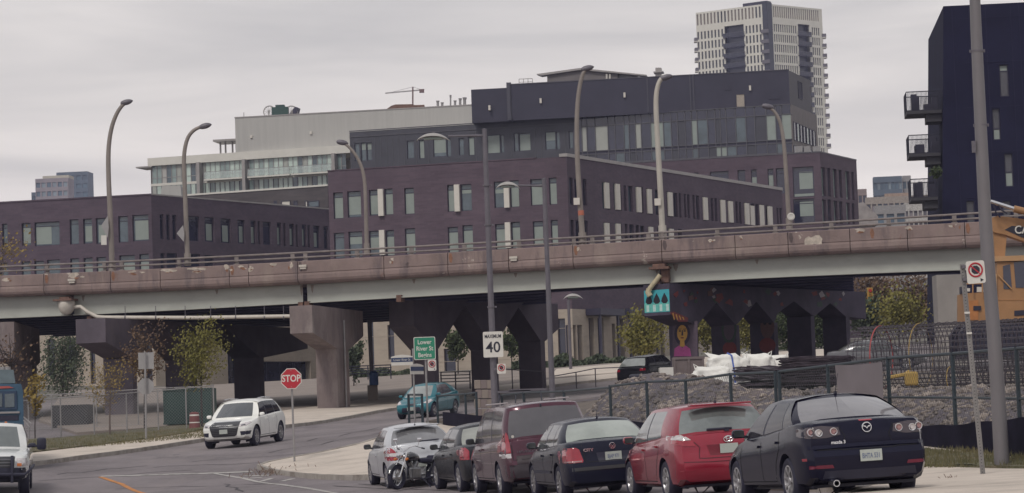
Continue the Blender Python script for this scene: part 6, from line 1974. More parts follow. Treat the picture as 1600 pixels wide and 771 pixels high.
# ---- teal hatchback behind the fence
ST = dict(SS); ST.update(paint=paint('teal car paint', (.012, .15, .19), .2, .28), R=.31, spokes=5, spw=.06, mirror=None, glass=mat('pale windshield', (.30, .32, .31), .06, .25, .9, metal=.3, coat=1))
ST['mirror'] = ST['paint']
t, decal, strip, cast = make_car('hatchback', 'bright teal hatchback coming up the road behind the left end of the site fence', 'car', ST, stands(672, 0, 118), (-math.sin(R(20)), -math.cos(R(20))))
decal('grille', [(.40, .50), (-.40, .50), (-.46, .30), (.46, .30)], 'front', trim, .012)
decal('grille', [(.28, .66), (-.28, .66), (-.30, .58), (.30, .58)], 'front', trim, .012)
for sg in (1, -1): decal('headlight', [(sg*.50, .66), (sg*.74, .62), (sg*.82, .74), (sg*.72, .80)], 'front', lamp_clear, .012, step=.06)
plate(t, cast, decal, 'front', 0, .44, '', off=.03)
# ---- black SUV far behind the mound
SB = dict(SU); SB.update(paint=paint('black suv paint', (.015, .015, .02), .2, .25), glass=mat('pale windshield', (.3, .3, .3)), sglass=car_glass_dark)
SB['mirror'] = trim
t, decal, strip, cast = make_car('suv', 'black sport utility vehicle parked beyond the gravel heap, left of the grey crate', 'car', SB, stands(1022, 0, 146), (math.sin(R(32)), math.cos(R(32))))
for sg in (1, -1): decal('tail_lamp', [(sg*.86, 1.0), (sg*.62, 1.0), (sg*.60, .88), (sg*.88, .88)], 'rear', lamp_red, .012)
SW = dict(SG); SW.update(paint=paint('mid grey car paint', (.12, .12, .13), .2)); SW['mirror'] = SW['paint']
make_car('parked_car', 'grey saloon half seen through the steel cage on the right', 'car', SW, stands(1375, 0, 126), (math.sin(R(80)), -math.cos(R(80))))
# ================================================================ lamps on the bridge
def lamp_curved(label, pts, Y, m, r0, r1, head, hd):
    b = P(*pts[0], Y)
    t = thing('street_lamp', label, 'street lamp', b)
    path = smooth3([P(x, y, Y) for x, y in pts])
    path[0] = path[0]-Vector((0, 0, .35))
    mb = MB(); mb.tube(path, r0, 12, r2=r1); mb.build('pole', m, t, world=True, smooth=True)
    mb = MB(); mb.tube([path[0]-Vector((0, 0, .1)), path[0]+Vector((0, 0, .55))], r0*1.35, 12); mb.build('pole_base', m, t, world=True, smooth=True)
    h = P(*head, Y)
    sx = 1 if hd > 0 else -1
    mb = MB()
    n = 10
    V = []; prof_ = [(-.42, .03), (-.36, .11), (-.2, .15), (.05, .16), (.25, .12), (.38, .05), (.42, .01)]
    mb.lathe([(r_, x) for x, r_ in prof_], 'x', 12)
    T = Matrix.Translation(h) @ Matrix.Rotation(R(-12)*sx, 4, 'Y') @ Matrix.Diagonal((.8, .95, .95, 1))
    mb.v = [tuple(T @ Vector(v)) for v in mb.v]
    hd_ = mb.build('lamp_head', galv_dark, t, world=True, smooth=True)
    mb = MB(); mb.lathe([(0, -.13), (.1, -.11), (.13, -.04), (.13, 0)], 'z', 12); mb.v = [tuple(T @ Vector(v)) for v in mb.v]
    mb.build('lens', glass_pale, hd_, world=True, smooth=True)
    return t
def smooth3(pts, k=2):
    for _ in range(k):
        q = [pts[0]]
        for a, b in zip(pts[:-1], pts[1:]): q += [a*.75+b*.25, a*.25+b*.75]
        q.append(pts[-1]); pts = q
    return pts
def deckY(px, off=-.45): 
    u = upx(px, 400); return DF.pt(u, 0, off).y
l1 = lamp_curved('tallest curved street lamp at the far left of the bridge', [(175, 418), (174, 380), (172, 330), (170, 290), (169, 250), (170, 225), (174, 200), (181, 180), (189, 167), (195, 162)], deckY(175), lamp_brown, .15, .09, (198, 160), 1)
l2 = lamp_curved('second curved street lamp from the left, by the corner of the purple brick building', [(293, 402), (291, 350), (289, 300), (287, 260), (288, 235), (293, 215), (302, 204), (312, 199), (318, 198)], deckY(293), lamp_brown, .13, .08, (321, 197), 1)
lamp_curved('curved street lamp bending left in front of the plum brick wall', [(573, 386), (572, 340), (571, 300), (569, 275), (563, 255), (553, 238), (543, 228), (537, 224)], deckY(573, -11), lamp_brown, .12, .07, (535, 223), -1)
l4 = lamp_curved('curved street lamp just right of the plum building corner, orange band on its pole', [(910, 370), (908, 340), (905, 300), (902, 250), (901, 200), (902, 165), (905, 138), (910, 116), (916, 108)], deckY(910), lamp_brown, .15, .09, (918, 107), 1)
l5 = lamp_curved('pale cream curved street lamp in front of the side wall with cream fins', [(1035, 359), (1032, 300), (1028, 230), (1025, 175), (1025, 148), (1029, 129), (1036, 120), (1042, 120)], deckY(1035), lamp_pale, .15, .1, (1041, 121), 1)
l6 = lamp_curved('curved street lamp bending left near the right brick block', [(1233, 347), (1230, 300), (1227, 250), (1224, 215), (1219, 190), (1211, 175), (1203, 169)], deckY(1233, -11), lamp_brown, .13, .07, (1200, 167), -1)
def plate_px(name, pix, Y, m, par=None, th=.03, label=None, cat=None):
    mb = MB(); mb.prism([P(x, y, Y) for x, y in pix], (0, th, 0))
    o = mb.build(name, m, par, world=bool(par))
    return tag(o, label, cat) if label else o
sign_back = mat('grey sign back', (.33, .32, .32), .5, .06, 3, metal=.3)
sign_white = mat('sign white', (.62, .60, .56), .5, .04, 8)
sign_black = mat('sign black', (.02, .02, .035), .5, .05, 8)
sign_red = mat('sign red', (.42, .02, .035), .45, .06, 6)
sign_green = mat('sign green', (.02, .22, .13), .45, .06, 6)
sign_navy = mat('sign navy', (.03, .05, .12), .5, .05, 6)
Y_ = deckY(175)-.3
plate_px('diamond_sign', [(158, 353), (168, 338), (170, 356), (168, 372)], Y_, sign_back, label='grey back of a diamond sign on the tallest curved lamp pole', cat='sign')
plate_px('small_sign', [(158, 368), (166.5, 368), (166.5, 383), (158, 383)], Y_, sign_white, label='small cream plate below the diamond sign back', cat='sign')
plate_px('diamond_sign', [(276, 365), (286, 352), (288, 365), (287, 378)], deckY(293)-.3, sign_back, label='grey back of a diamond sign on the second curved lamp pole', cat='sign')
for px, py, lp, lab in ((901, 315, l4, ''), (1027.5, 316, l5, '')):
    c = P(px, py, deckY(px)-.25); mb = MB(); mb.cbox(c, (.3, .16, .34)); mb.build('control_box', fin_m, lp, world=True)
    mb = MB(); mb.tube([c+Vector((0, 0, 0)), c+Vector((.25, .2, 0))], .03, 6); mb.build('bracket', galv_dark, lp, world=True)
mb = MB(); c = P(908, 333, deckY(910)); mb.tube([c-Vector((.0, 0, .12)), c+Vector((-.01, 0, .12))], .155, 12); mb.build('orange_band', mat('faded orange band', (.42, .13, .08), .6), l4, world=True)
mb = MB(); c = P(1236, 338.5, deckY(1233, -11)-.2); mb.tube([c, c+Vector((0, .03, 0))], .2, 18); mb.ring(c, (0, 1, 0), .13, .03, 16, 5); mb.build('round_plate', sign_white, l6, world=True)
# small vent above the pale lamp (on the black roof)
mb = MB(); mb.prism([tp(1024, 119, -4), tp(1033, 119, -4), tp(1033, 106, -4), tp(1024, 106, -4)], -FT.n*1.2); mb.prism([tp(1021, 112, -3.7), tp(1036, 111, -3.7), tp(1036, 113, -3.7), tp(1021, 114, -3.7)], -FT.n*1.8)
tag(mb.build('roof_vent', coping), 'small square roof vent seen just above the pale curved lamp', 'vent')
# ================================================================ street poles
def gpt(px, py, Y):
    p = P(px, py, Y); return Vector((p.x, p.y, tz(p.x, p.y)))
def straight_lamp(label, top, bot, Y, r0, r1, arm, headpx, m=galv_dark, thick=.5):
    b = P(*bot, Y); b.z = min(b.z, tz(b.x, b.y))
    tpp = P(*top, Y)
    t = thing('street_lamp', label, 'street lamp', b)
    mb = MB(); mb.tube([b-Vector((0, 0, .2)), tpp], r0, 12, r2=r1); mb.lathe([(0, .04), (r1*1.1, .02), (r1*1.1, 0)], 'z', 12, tpp)
    mb.build('pole', m, t, world=True, smooth=True)
    mb = MB(); mb.tube([P(*arm[0], Y), P(*arm[1], Y)], .04*Y/84, 8, r2=.03*Y/84); mb.build('arm', m, t, world=True, smooth=True)
    x0, x1, yt, yb = headpx
    c = P((x0+x1)/2, (yt+yb)/2, Y); w = (P(x1, yb, Y)-P(x0, yb, Y)).length/2; h = (yb-yt)*Y/FOC
    mb = MB(); n = 16; V = []
    for i in range(n+1):
        s = -1+2*i/n; wd = math.sqrt(max(0, 1-s*s))*thick*w*.9+.01
        zt_ = h*(1-s*s)**.8-h*.5; zb_ = zt_-h*.28*(1-s*s)-.015
        for j in range(7):
            q = -1+2*j/6; V.append(c+Vector((s*w, q*wd, zt_-abs(q)**2*h*.45*(1-s*s)-s*.035*w)))
        V.append(c+Vector((s*w, 0, zb_-h*.1*(1-s*s)-s*.035*w)))
    F_ = []
    for i in range(n):
        for j in range(6): F_.append((i*8+j, i*8+j+1, (i+1)*8+j+1, (i+1)*8+j))
        F_ += [(i*8+6, i*8+7, (i+1)*8+7, (i+1)*8+6), (i*8+7, i*8, (i+1)*8, (i+1)*8+7)]
    mb.add(V, F_); hd_ = mb.build('lamp_head', mat('silver lamp hood', (.42, .40, .38), .4, .1, 3, metal=.4), t, world=True, smooth=True)
    mb = MB(); mb.bbox(c+Vector((0, 0, -h*.18)), (w*1.1, thick*w*.9, h*.25), .02); mb.build('lens', glass_pale, hd_, world=True, smooth=True)
    mb = MB(); mb.cbox(c+Vector((w*.05, 0, h*.5)), (.05, .05, .08)); mb.build('photocell', galv_dark, hd_, world=True)
    return t
sp1 = straight_lamp('tall grey street lamp with a lens shaped hood, carrying the speed limit sign', (757, 203), (774, 650), 84, .115, .075, [(756, 212), (700, 213)], (650, 703, 208, 221))
sp2 = straight_lamp('shorter grey street lamp with a lens shaped hood right of the speed limit sign', (850, 280), (864, 640), 100, .115, .08, [(849, 291), (808, 290)], (774, 813, 284, 296))
sp3 = straight_lamp('small far street lamp with a pale hood beyond the dark pier', (888, 466), (892, 580), 175, .11, .09, [(888, 467), (903, 466)], (880, 911, 459, 468))
for y in (352, 290, 480):
    mb = MB(); x = 757+(y-203)*.0366; c = P(x, y, 84); mb.tube([c-Vector((0, 0, .02)), c+Vector((0, 0, .02))], .125, 12); mb.cbox(c+Vector((.15, 0, 0)), (.06, .04, .05)); mb.build('band', galv_dark, sp1, world=True)
# pole with the blue box under the bridge
b = gpt(583, 628, 150); t = thing('utility_pole', 'plain grey pole under the bridge with a blue box on its concrete footing', 'pole', b)
mb = MB(); mb.tube([b-Vector((0, 0, .1)), P(577, 500, 150)], .12, 12); mb.build('pole', galv_dark, t, world=True, smooth=True)
mb = MB(); mb.bbox(b+Vector((0, -.1, .45)), (.55, .5, 1.0), .02); mb.build('footing', plaza_m, t, world=True)
mb = MB(); c = P(584, 592, 149.6); mb.tube([c-Vector((0, 0, .36)), c+Vector((0, 0, .30)), c+Vector((0, 0, .42))], [.26, .26, .14], 14); mb.build('blue_box', mat('blue box paint', (.03, .08, .22), .5), t, world=True, smooth=True)
# the big leaning-looking pole in the right foreground
BY = 46
path = [P(1565, 712, BY), P(1556, 560, BY), P(1541, 380, BY), P(1530, 150, BY), P(1523, 0, BY), P(1521, -80, BY)]
path[0].z = tz(path[0].x, path[0].y)+.1
t = thing('street_lamp', 'big thick grey steel lamp pole in the right foreground running out of the top', 'street lamp', path[0])
mb = MB(); mb.tube(smooth3(path, 1), .132, 16, r2=.082); mb.build('pole', mat('grey painted pole', (.165, .155, .165), .5, .06, 3, metal=.1, stretch=(1, 1, .3)), t, world=True, smooth=True)
mb = MB(); mb.tube([path[0]-Vector((0, 0, .25)), path[0]+Vector((0, 0, .035))], .31, 20); mb.build('base_flange', galv, t, world=True)
for y, x in ((80, 1527), (196, 1533)):
    c = P(x, y, BY); mb = MB(); mb.tube([c-Vector((0, 0, .015)), c+Vector((0, 0, .015))], .105, 14)
    for s in (-1, 1): mb.cbox(c+Vector((s*.115, 0, 0)), (.035, .03, .05))
    mb.build('band', galv_dark, t, world=True)
mb = MB(); c = P(1527, 230, BY); mb.cbox(c+Vector((-.07, -.05, 0)), (.06, .05, .2)); mb.build('junction_box', galv_dark, t, world=True)
# ================================================================ signs
def sign_post(t, pts, Y, r=.03, ground=True, m=galv, square=False):
    p = [P(x, y, Y) for x, y in pts]
    if ground: p[-1].z = min(p[-1].z, tz(p[-1].x, p[-1].y)-.1)
    mb = MB(); mb.tube(p, r, 4 if square else 8); return mb.build('post', m, t, world=True)
class SignPlane:
    """vertical sign plane facing the camera at depth Y, coordinates in metres around a pixel centre"""
    def __init__(s, px, py, Y, yaw=0, roll=0):
        s.c = P(px, py, Y); a = R(yaw)
        s.x = Vector((math.cos(a), math.sin(a), 0)); s.z = Vector((0, 0, 1)); s.n = Vector((math.sin(a), -math.cos(a), 0))
        if roll:
            q = Matrix.Rotation(R(roll), 3, s.n); s.x = q @ s.x; s.z = q @ s.z
    def pt(s, x, z, o=0): return s.c+s.x*x+s.z*z+s.n*o
    def poly(s, name, pts, m, par, o0=0, th=.006):
        mb = MB(); mb.prism([s.pt(x, z, o0+th) for x, z in pts], -s.n*th); return mb.build(name, m, par, world=True)
    def text(s, name, txt, x, z, size, m, par, o=.012, xs=1.0, bold=.0, spacing=1.0):
        T = frame(s.pt(x, z, o), s.x, s.z); return text_mesh(name, txt, size, m, par, T, .003, xscale=xs, world=True, bold=bold, spacing=spacing)
def rect(w, h, cx=0, cz=0): return [(cx-w/2, cz-h/2), (cx+w/2, cz-h/2), (cx+w/2, cz+h/2), (cx-w/2, cz+h/2)]
def rrect(w, h, r, n=3):
    o = []
    for (cx, cz, a0) in ((w/2-r, h/2-r, 0), (-w/2+r, h/2-r, 90), (-w/2+r, -h/2+r, 180), (w/2-r, -h/2+r, 270)):
        for i in range(n+1):
            a = R(a0+90*i/n); o.append((cx+r*math.cos(a), cz+r*math.sin(a)))
    return o
def octo(r): return [(r*math.cos(R(22.5+45*i))/math.cos(R(22.5)), r*math.sin(R(22.5+45*i))/math.cos(R(22.5))) for i in range(8)]
def circ(r, n=20, cx=0, cz=0): return [(cx+r*math.cos(2*math.pi*i/n), cz+r*math.sin(2*math.pi*i/n)) for i in range(n)]
def nostop(S_, par, w, h, arrow=0):
    S_.poly('plate', rrect(w, h, w*.12), sign_white, par)
    cz = h*.1; r = w*.36
    S_.poly('symbol', [(x*.62, z*.62+cz) for x, z in octo(r)], sign_black, par, .007, .003)
    S_.poly('slash', [(-r*.72-.012*w/.3, r*.62+cz), (-r*.62, r*.72+cz), (r*.72, -r*.62+cz), (r*.62, -r*.72+cz)], sign_red, par, .011, .003)
    mb = MB(); mb.ring(S_.pt(0, cz, .012), S_.n, r, w*.045, 26, 6); mb.build('red_ring', sign_red, par, world=True, smooth=True)
    if arrow: S_.poly('arrow', [(w*.22, -h*.28), (w*.40, -h*.36), (w*.22, -h*.44)], sign_black, par, .007, .003)
# stop sign
b = gpt(460, 727, 82)
t = thing('stop_sign', 'red STOP sign on a thin post at the pavement corner', 'stop sign', b)
sign_post(t, [(456, 604), (460.5, 729)], 82, .032)
S_ = SignPlane(455, 592, 81.9, roll=0)
S_.poly('plate', octo(.312), sign_white, t, 0, .004); rd = S_.poly('red_face', octo(.290), sign_red, t, .005, .004)
S_.text('word', 'STOP', 0, -.0, .29, sign_white, t, .013, xs=.82, bold=.006)
for z in (.25, -.25):
    S_.poly('bolt', circ(.012, 8, 0, z), galv, t, .010, .006)
# speed limit
S_ = SignPlane(770.5, 538.5, 83.8)
t = thing('speed_limit_sign', 'white MAXIMUM 40 speed limit sign on the tall lamp pole', 'sign', S_.c)
S_.poly('plate', rrect(.62, .80, .04), sign_white, t)
S_.text('word', 'MAXIMUM', 0, .25, .155, sign_black, t, .010, xs=.72, bold=.004); S_.text('number', '40', 0, -.10, .47, sign_black, t, .010, xs=.98, bold=.006)
mb = MB(); mb.ring(S_.pt(0, 0, .008), S_.n, .01, .002, 6, 4); 
S_ = SignPlane(783.5, 576.5, 83.7)
t = thing('no_stopping_sign', 'small no stopping sign on the tall lamp pole under the speed limit sign', 'sign', S_.c)
nostop(S_, t, .27, .31)
mb = MB(); mb.cbox(S_.pt(-.12, .0, -.05), (.3, .04, .05)); mb.build('bracket', galv_dark, t, world=True)
# green road name sign
b = gpt(670, 690, 98)
S_ = SignPlane(663.5, 544.5, 98)
t = thing('road_name_sign', 'green sign reading Lower River St Begins', 'sign', b)
S_.poly('plate', rrect(.79, .83, .05), sign_white, t, 0, .004); S_.poly('green_face', rrect(.74, .78, .04), sign_green, t, .005, .003)
for i, s in enumerate(('Lower', 'River St', 'Begins')): S_.text('word', s, 0, .22-.235*i, .225, sign_white, t, .011, xs=.86, bold=.004)
sign_post(t, [(665, 560), (669.5, 692)], 98.1, .04)
S_ = SignPlane(675, 571, 97.9)
t = thing('no_stopping_sign', 'small no stopping sign just under the green road name sign', 'sign', S_.c)
nostop(S_, t, .31, .40, 1)
b = gpt(650, 690, 99); t = thing('street_name_sign', 'white and navy street name blades on a thin post left of the green sign', 'sign', b)
sign_post(t, [(645, 545), (649.5, 692)], 99, .035)
S_ = SignPlane(628, 563, 98.9)
bl_ = [(-.40, -.19), (.40, -.19), (.40, .13), (.2, .18), (0, .20), (-.2, .18), (-.40, .13)]
S_.poly('blade', bl_, sign_white, t, 0, .02); S_.poly('navy_band', rect(.79, .16, 0, .01), sign_navy, t, .021, .003)
S_.text('word', 'Lower River St', 0, .01, .12, sign_white, t, .027, xs=.85)
S_ = SignPlane(651, 577, 98.9, yaw=55)
S_.poly('blade', bl_, sign_white, t, 0, .02); S_.poly('navy_band', rect(.79, .16, 0, .01), sign_navy, t, .021, .003)
# backs of the signs at the left
b = gpt(228, 697, 104); t = thing('sign_back', 'grey backs of a square sign and an octagonal sign on one post at the left', 'sign', b)
sign_post(t, [(226.5, 550), (228.5, 699)], 104, .04)
S_ = SignPlane(228, 564, 104.1); S_.poly('square_plate', rect(.60, .64), sign_back, t, -.05, .01)
S_ = SignPlane(227.5, 604, 104.1); S_.poly('octagonal_plate', octo(.31), sign_back, t, -.05, .01)
plate_px('small_plate', [(230, 572), (240, 568.5), (241, 571), (231, 576)], 104.2, sign_white, t, .02)
# right foreground no stopping sign
b = gpt(1537, 752, 43); t = thing('no_stopping_sign', 'no stopping sign with an arrow on a leaning perforated post in the right foreground', 'sign', b)
p0, p1_ = P(1503, 413, 42.7), P(1537, 753, 43); p1_.z = tz(p1_.x, p1_.y)-.05
d = (p0-p1_).normalized(); sx_ = d.cross(Vector((0, 1, 0))).normalized()
mb = MB()
mb.prism([p1_-sx_*.034, p1_+sx_*.034, p0+sx_*.034, p0-sx_*.034], (0, .012, 0)); mb.prism([p1_-sx_*.038, p1_-sx_*.030, p0-sx_*.030, p0-sx_*.038], (0, -.03, 0)); mb.prism([p1_+sx_*.030, p1_+sx_*.038, p0+sx_*.038, p0+sx_*.030], (0, -.03, 0))
po = mb.build('post', galv, t, world=True)
mb = MB(); k = 0.1; ln = (p0-p1_).length
while k < ln-.05:
    c = p1_+d*k; mb.lathe([(.008, -.001), (0, -.001)], 'y', 8, c); k += .05
tag(mb.build('post_holes', sign_black, po, world=True), kind='stuff')
for y in (488, 519.5):
    f_ = (y-413)/340; c = p0+(p1_-p0)*f_; mb = MB(); mb.cbox(c+Vector((0, -.035, 0)), (.085, .008, .03)); mb.build('post_clamp', sign_white, po, world=True)
S_ = SignPlane(1524.5, 425.5, 42.65, roll=2.5)
nostop(S_, t, .295, .36, 1)
mb = MB(); mb.cbox(S_.pt(-.16, .1, -.03), (.10, .03, .05)); mb.cbox(S_.pt(-.16, -.1, -.03), (.10, .03, .05)); mb.build('bracket', galv_dark, t, world=True)
# ================================================================ fences
def wires(F, u0, u1, z0f, z1f, pitch=.11, w=.006, o=0):
    """woven wire as real thin strips, both diagonals"""
    mb = MB(); 
    h = max(z1f(u0)-z0f(u0), .1)
    n = int((u1-u0+h)/pitch)
    for s in (1, -1):
        for i in range(n):
            a = u0-h+pitch*i if s > 0 else u0+pitch*i
            # line from (a, 0) to (a+s*h, h)
            ua, ub = a, a+s*h
            ta, tb = 0.0, 1.0
            lo, hi = (u0, u1)
            if s > 0:
                ta = max(0, (lo-ua)/h); tb = min(1, (hi-ua)/h)
            else:
                ta = max(0, (ua-hi)/h); tb = min(1, (ua-lo)/h)
            if tb-ta < .05: continue
            A_, B_ = ua+s*h*ta, ua+s*h*tb
            za = z0f(A_)+(z1f(A_)-z0f(A_))*ta; zb = z0f(B_)+(z1f(B_)-z0f(B_))*tb
            off = o+.004*s
            mb.add([F.pt(A_-w, za, off), F.pt(A_+w, za, off), F.pt(B_+w, zb, off), F.pt(B_-w, zb, off)], [(0, 1, 2, 3)])
    return mb
def chain_fence(label, tops, Ys, hgt, m, wm, cat='fence', postr=.03, mid=False, pitch=.13, wr=.006, low_rail=True, bottom=None, group=None):
    pts = [P(x, y, Y) for (x, y), Y in zip(tops, Ys)]
    o = Vector((pts[0].x, pts[0].y, tz(pts[0].x, pts[0].y)))
    t = thing('chain_link_fence', label, cat, o, group=group)
    for p in pts:
        g = tz(p.x, p.y) if bottom is None else bottom(p)
        mb = MB(); mb.tube([(p.x, p.y, g-.1), (p.x, p.y, p.z+.03)], postr, 7); mb.build('post', m, t, world=True)
    for a, b in zip(pts[:-1], pts[1:]):
        mb = MB(); mb.tube([a, b], postr*.75, 6); mb.build('top_rail', m, t, world=True)
        F = Fac(a, b)
        za, zb = a.z, b.z
        ga, gb = (tz(a.x, a.y), tz(b.x, b.y)) if bottom is None else (bottom(a), bottom(b))
        z0f = lambda u: ga+.06+(gb-ga)*u/F.L
        z1f = lambda u: za+(zb-za)*u/F.L
        if mid or low_rail:
            for q in ([.55] if mid else [])+([.03] if low_rail else []):
                mb = MB(); mb.tube([F.pt(0, z0f(0)+(z1f(0)-z0f(0))*q), F.pt(F.L, z0f(F.L)+(z1f(F.L)-z0f(F.L))*q)], postr*.6, 5); mb.build('rail', m, t, world=True)
        w_ = wires(F, 0, F.L, z0f, z1f, pitch, wr).build('wire_mesh', wm, t, world=True, fix=False)
        tag(w_, kind='stuff')
    return t
wire_g = mat('galvanised wire', (.22, .22, .22), .6, .1, 5)
wire_d = mat('dark green wire', (.035, .05, .05), .6, .1, 5)
fence_g = mat('dark green fence frame', (.022, .034, .045), .55, .15, 4)
chain_fence('galvanised chain link fence on the verge at the left, left of the white vehicle', [(-70, 633), (-5, 629), (44, 626), (94, 622), (146, 619), (197, 615), (246, 611), (290, 607), (333, 602)], [112.5, 112.5, 112.8, 113, 113.5, 114, 114.4, 114.8, 115.3], 1.8, galv, wire_g, mid=False, wr=.005)
chain_fence('second chain link fence further back behind the left one, beside the dark bins', [(20, 620), (80, 617), (150, 613), (215, 609), (275, 606), (330, 603)], [124, 124, 124, 124, 124, 124], 1.6, galv, wire_g, wr=.005)
FY = [(600, 108), (640, 101), (700, 91), (790, 84), (880, 77.5), (960, 71), (1100, 65.5), (1220, 61), (1400, 55), (1600, 48), (1760, 43)]
def fY(px):
    for (a, b), (c, d) in zip(FY[:-1], FY[1:]):
        if px <= c: return b+(d-b)*(px-a)/(c-a)
    return FY[-1][1]
def site_fence(label, tops, **k): return chain_fence(label, tops, [fY(x) for x, y in tops], 1.9, fence_g, wire_d, postr=k.pop('postr', .042), group='dark green fence panels round the building site', **k)
site_fence('dark green mesh gate panel at the far left end of the site fence', [(638, 617), (659, 617)], postr=.05)
site_fence('dark green mesh panels in front of the teal hatchback', [(683, 619), (727, 616), (744, 614)])
site_fence('dark mesh fence panels left of the gravel heap, behind the maroon minivan', [(784, 618), (818, 614), (881, 612), (953, 606)])
site_fence('dark green fence panels in front of the gravel heap, above the red hatchback', [(953, 604), (1010, 597), (1071, 595), (1141, 585), (1211, 582)])
site_fence('dark green fence panels beside the grey cloth and the steel cage', [(1217, 581), (1293, 572), (1387, 560), (1488, 553), (1588, 545), (1690, 536)], mid=True)
# plastic barrier board leaning and grey cloth hung on the fence
c = [P(1304, 571, 56.2), P(1377, 566, 54.2), P(1380, 640, 54.2), P(1312, 648, 56.2)]
mb = MB(); n = 12; V = []
for i in range(n+1):
    for j in range(n+1):
        a, b = i/n, j/n
        p = (c[0]*(1-a)+c[1]*a)*(1-b)+(c[3]*(1-a)+c[2]*a)*b
        V.append(p+Vector((0, -.10+.035*math.sin(a*9+b*4)*b+.02*math.sin(b*7+a*3), -.02*math.sin(a*math.pi)*(1-b))))
mb.add(V, grid_faces(n+1, n+1)); mb.smooth = True
mb.add([v+Vector((0, .02, 0)) for v in V], grid_faces(n+1, n+1))
o = mb.build('grey_cloth', mat('grey purple cloth', (.17, .15, .165), .9, .06, 1.5), smooth=True, fix=False)
tag(o, 'grey cloth sheet hung on the site fence above the black saloon roof', 'cloth')
# silt fence
mb = MB(); V = []; sp = []
for i in range(60):
    px = 690+(1780-690)*i/59; Y = fY(px)-.25; p = P(px, 600, Y); g = tz(p.x, p.y)
    yt = np.interp(px, [690, 760, 860, 1440, 1520, 1600, 1780], [657, 640, 640, 667, 661, 653, 640])
    zt_ = P(px, yt, Y).z if px > 1400 else g+.55
    w_ = .03*math.sin(i*2.1)
    V += [(p.x, p.y+w_, g-.05), (p.x, p.y-.03*math.cos(i*1.3), (g+zt_)/2), (p.x, p.y+w_, zt_+.02*math.sin(i*1.7))]
mb.add(V, [(3*i+j, 3*i+3+j, 3*i+4+j, 3*i+1+j) for i in range(59) for j in (0, 1)])
tag(mb.build('silt_fence', mat('black silt cloth', (.013, .012, .024), .9, .3, 1.5, world=True, spec=.1), smooth=True), 'black cloth silt fence along the foot of the gravel, right of the black saloon', 'fence')
# ================================================================ gravel heap
RID = [(880, 662), (905, 655), (925, 640), (945, 620), (965, 603), (985, 596), (1010, 591), (1060, 589), (1110, 597), (1165, 613), (1330, 615), (1450, 612), (1600, 611), (1800, 608)]
gx0, gx1 = 880, 1800
NU, NV = 300, 84
noise_ = __import__('mathutils').noise
V = []
ridx, ridy = [r[0] for r in RID], [r[1] for r in RID]
def mound_z(px, t):
    """t 0 at the fence, 1 at the ridge, 2 at the far side"""
    Yf = fY(px)+.6; Yr = Yf+9+(4 if px < 1000 else 0)
    yr = float(np.interp(px, ridx, ridy)); zr_ = P(px, yr, Yr).z
    if t <= 1: Y = Yf+(Yr-Yf)*t
    else: Y = Yr+(118-Yr)*(t-1)**1.5
    p = P(px, 600, Y); g = tz(p.x, p.y)+.1
    w = t*t*(3-2*t) if t <= 1 else 1-max(0, (t-1.5)/.5)**2*.9
    w = min(1, (t*1.25)**.8) if t <= 1 else w
    zz = g+(max(zr_, g)-g)*w if t <= 1 else (max(zr_, g))*w+g*(1-w)
    edge = min(1, max(0, (px-880)/60))
    n1 = noise_.fractal(Vector((p.x*.8, p.y*.8, 0)), 1, 2, 4)*.16*min(1, t*4+.1)+noise_.noise(Vector((p.x*5, p.y*5, 3)))*.05
    flat = 1 if t < 1.08 else .3
    return Vector((p.x, p.y, zz+n1*flat*(1 if px > 930 else .4)))
for j in range(NV+1):
    t_ = j/56 if j <= 56 else 1+(j-56)/(NV-56)
    for i in range(NU+1):
        V.append(mound_z(gx0+(gx1-gx0)*i/NU, t_))
gravel = mat('brown woodchip and gravel', (.095, .075, .078), .95, 0, 1.4, 1.0, c2=(.25, .20, .185), bscale=9, world=True, thr=(.3, .72))
layer_noise(gravel, (.095, .085, .105), .10, (.40, .52), (1, 1, 1), .8)
layer_noise(gravel, (.45, .40, .34), 5, (.62, .7), (1, 1, 1), .6)
mb = MB(); mb.add(V, grid_faces(NV+1, NU+1))
heap = tag(mb.build('gravel_heap', gravel, smooth=True, fix=False), 'long heap of brown woodchips and gravel behind the site fence', 'gravel heap', kind='stuff')
# loose stones and clods
mb = MB(); rs_ = random.Random(11)
ico = bmesh.new(); bmesh.ops.create_icosphere(ico, subdivisions=1, radius=1); IV = [v.co.copy() for v in ico.verts]; IF = [tuple(v.index for v in f.verts) for f in ico.faces]; ico.free()
for k in range(6500):
    px = rs_.uniform(920, 1700); t_ = rs_.uniform(.0, 1.15); p = mound_z(px, t_)
    s = rs_.uniform(.025, .075)*(2.0 if rs_.random() < .12 else 1)
    q = Matrix.Rotation(rs_.uniform(0, 6), 3, 'Z')
    mb.add([p+q @ Vector((v.x*s*rs_.uniform(.7, 1.5), v.y*s, v.z*s*rs_.uniform(.4, .9))) for v in IV], IF)
tag(mb.build('loose_stones', mat('pale loose stones', (.09, .078, .08), .95, 0, .9, .2, c2=(.38, .32, .28), world=True, thr=(.35, .7)), fix=False), 'loose stones and clods strewn over the gravel heap', 'stones', kind='stuff')
def site_pt(px, py, Y):
    p = P(px, py, Y); return p
def plat(px, Y):
    """top of the filled ground at a pixel column and depth"""
    Yr = fY(px)+9.6; zr_ = P(px, float(np.interp(px, ridx, ridy)), Yr).z
    return zr_
